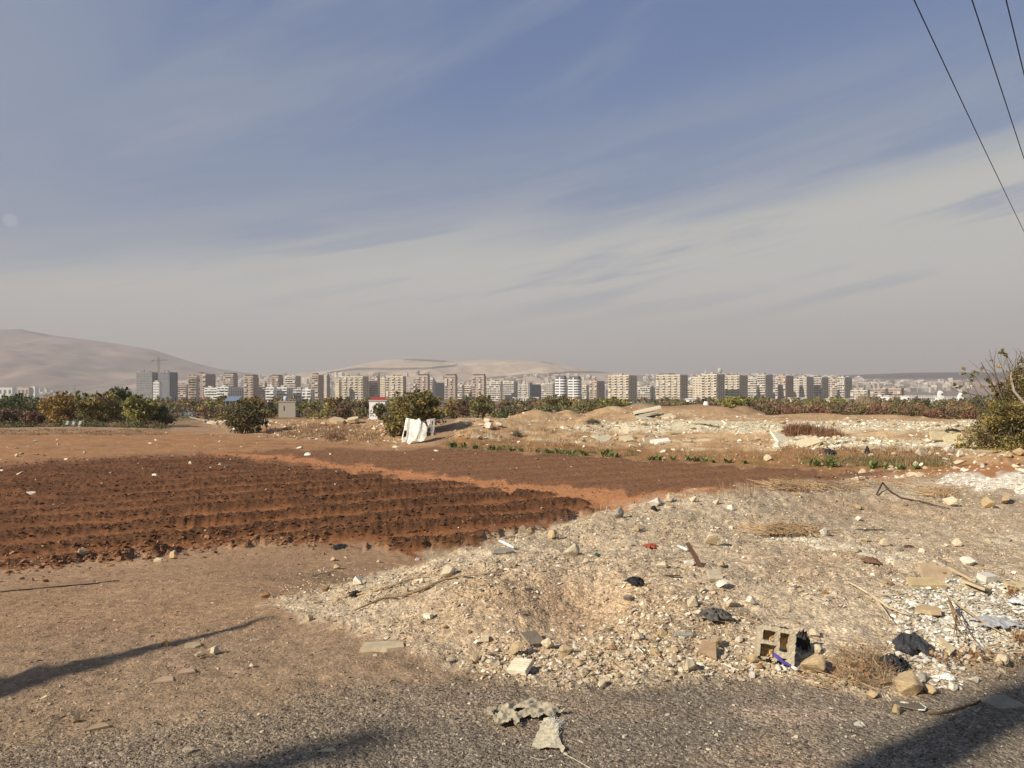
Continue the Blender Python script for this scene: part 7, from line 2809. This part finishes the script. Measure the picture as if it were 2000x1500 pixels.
# dark mirror-like tile with white rim
def rim_tile():
    p = G(1775, 1385)
    root = tag(empty('dark_tile', (p[0], p[1], p[2] + .012), .1), 'dark brown tile with white chipped rim lying on the asphalt', 'tile')
    b = MB()
    out = [(-.085, .045), (-.03, .075), (.085, .03), (.075, -.03), (.05, -.055), (.02, -.05)]
    n = len(out)
    b.add([(x, y, 0) for x, y in out] + [(x, y, .007) for x, y in out], [tuple(range(n)), tuple(range(2 * n - 1, n - 1, -1))] + [(k, n + k, n + (k + 1) % n, (k + 1) % n) for k in range(n)], A(112, 100, 84))
    b.obj('glazed_face', M_SMOOTH, root)
    r = MB()
    r.tube([(.085, .03, .005), (.08, -.03, .005), (.05, -.06, .005), (.02, -.053, .005)], .004, 5, A(226, 222, 210))
    r.obj('white_rim', M_COL, root)
    r = MB()
    r.tube([(-.02, .05, .008), (.0, .035, .009), (.02, .03, .008)], [.003, .007, .003], 5, A(200, 196, 180))
    r.obj('white_chip', M_COL, root)


rim_tile()


# twigs, straw and dry leaves: fine litter
def twigs(name, regs, seed, l0, l1, r0, col, lift=.012):
    rng = np.random.RandomState(seed)
    pts = [(rng.uniform(a, b), rng.uniform(c, d)) for (a, b, c, d, n_) in regs for _ in range(n_)]
    g = Gmany(pts)
    mb = MB()
    for q in g:
        L = rng.uniform(l0, l1)
        a = rng.rand() * 3.14
        d = np.array([math.cos(a), math.sin(a), rng.uniform(-.05, .25)]) * L
        m1 = q + d * .5 + np.array([rng.uniform(-.1, .1) * L, rng.uniform(-.1, .1) * L, lift])
        mb.tube([q + (0, 0, lift), m1, q + d + (0, 0, lift)], [r0, r0, r0 * .5], 3, np.array(col) * rng.uniform(.6, 1.25), cap=False)
    return tag(mb.obj(name, M_BARK), kind='stuff')


twigs('twig_litter', [(600, 960, 1100, 1180, 110), (1300, 1700, 950, 1060, 120), (1500, 1990, 980, 1140, 190), (1200, 1560, 1150, 1320, 60), (1640, 1990, 1250, 1330, 90), (1560, 1740, 1290, 1350, 60), (950, 1300, 1020, 1140, 50)], 1, .05, .22, .0026, A(170, 142, 106))
twigs('brush_pile', [(1500, 1620, 946, 962, 230), (1810, 1870, 958, 975, 130), (1480, 1600, 1036, 1052, 240), (1720, 1900, 945, 960, 60), (1620, 1700, 950, 962, 60)], 2, .12, .40, .004, A(176, 148, 112), .04)


def dry_leaves(name, regs, seed, size):
    rng = np.random.RandomState(seed)
    pts = [(rng.normal(a, b), rng.normal(c, d)) for (a, b, c, d, n_) in regs for _ in range(n_)]
    g = Gmany(pts)
    n = len(g)
    P = g + np.stack([np.zeros(n), np.zeros(n), .01 + .05 * rng.rand(n)], 1)
    a = rng.randn(n, 3)
    a /= np.linalg.norm(a, axis=1)[:, None]
    b = np.cross(a, rng.randn(n, 3))
    b /= np.linalg.norm(b, axis=1)[:, None]
    s = size * rng.uniform(.5, 1.2, n)[:, None]
    V = np.stack([P - b * s, P + a * s * .5, P + b * s, P - a * s * .5], 1).reshape(-1, 3)
    col = np.repeat(np.array([A(164, 124, 86), A(136, 104, 74), A(184, 148, 108)])[rng.randint(0, 3, n)], 4, 0)
    mb = MB()
    mb.add(V, np.arange(4 * n).reshape(-1, 4), col)
    return tag(mb.obj(name, M_GRASS), kind='stuff')


dry_leaves('dry_leaf_litter', [(1540, 26, 1040, 5, 520), (1565, 26, 955, 4, 420), (1840, 14, 966, 5, 260), (1680, 30, 1310, 18, 200), (1880, 50, 1290, 10, 160), (1990, 10, 1256, 4, 60), (1975, 6, 1160, 4, 60)], 3, .018)
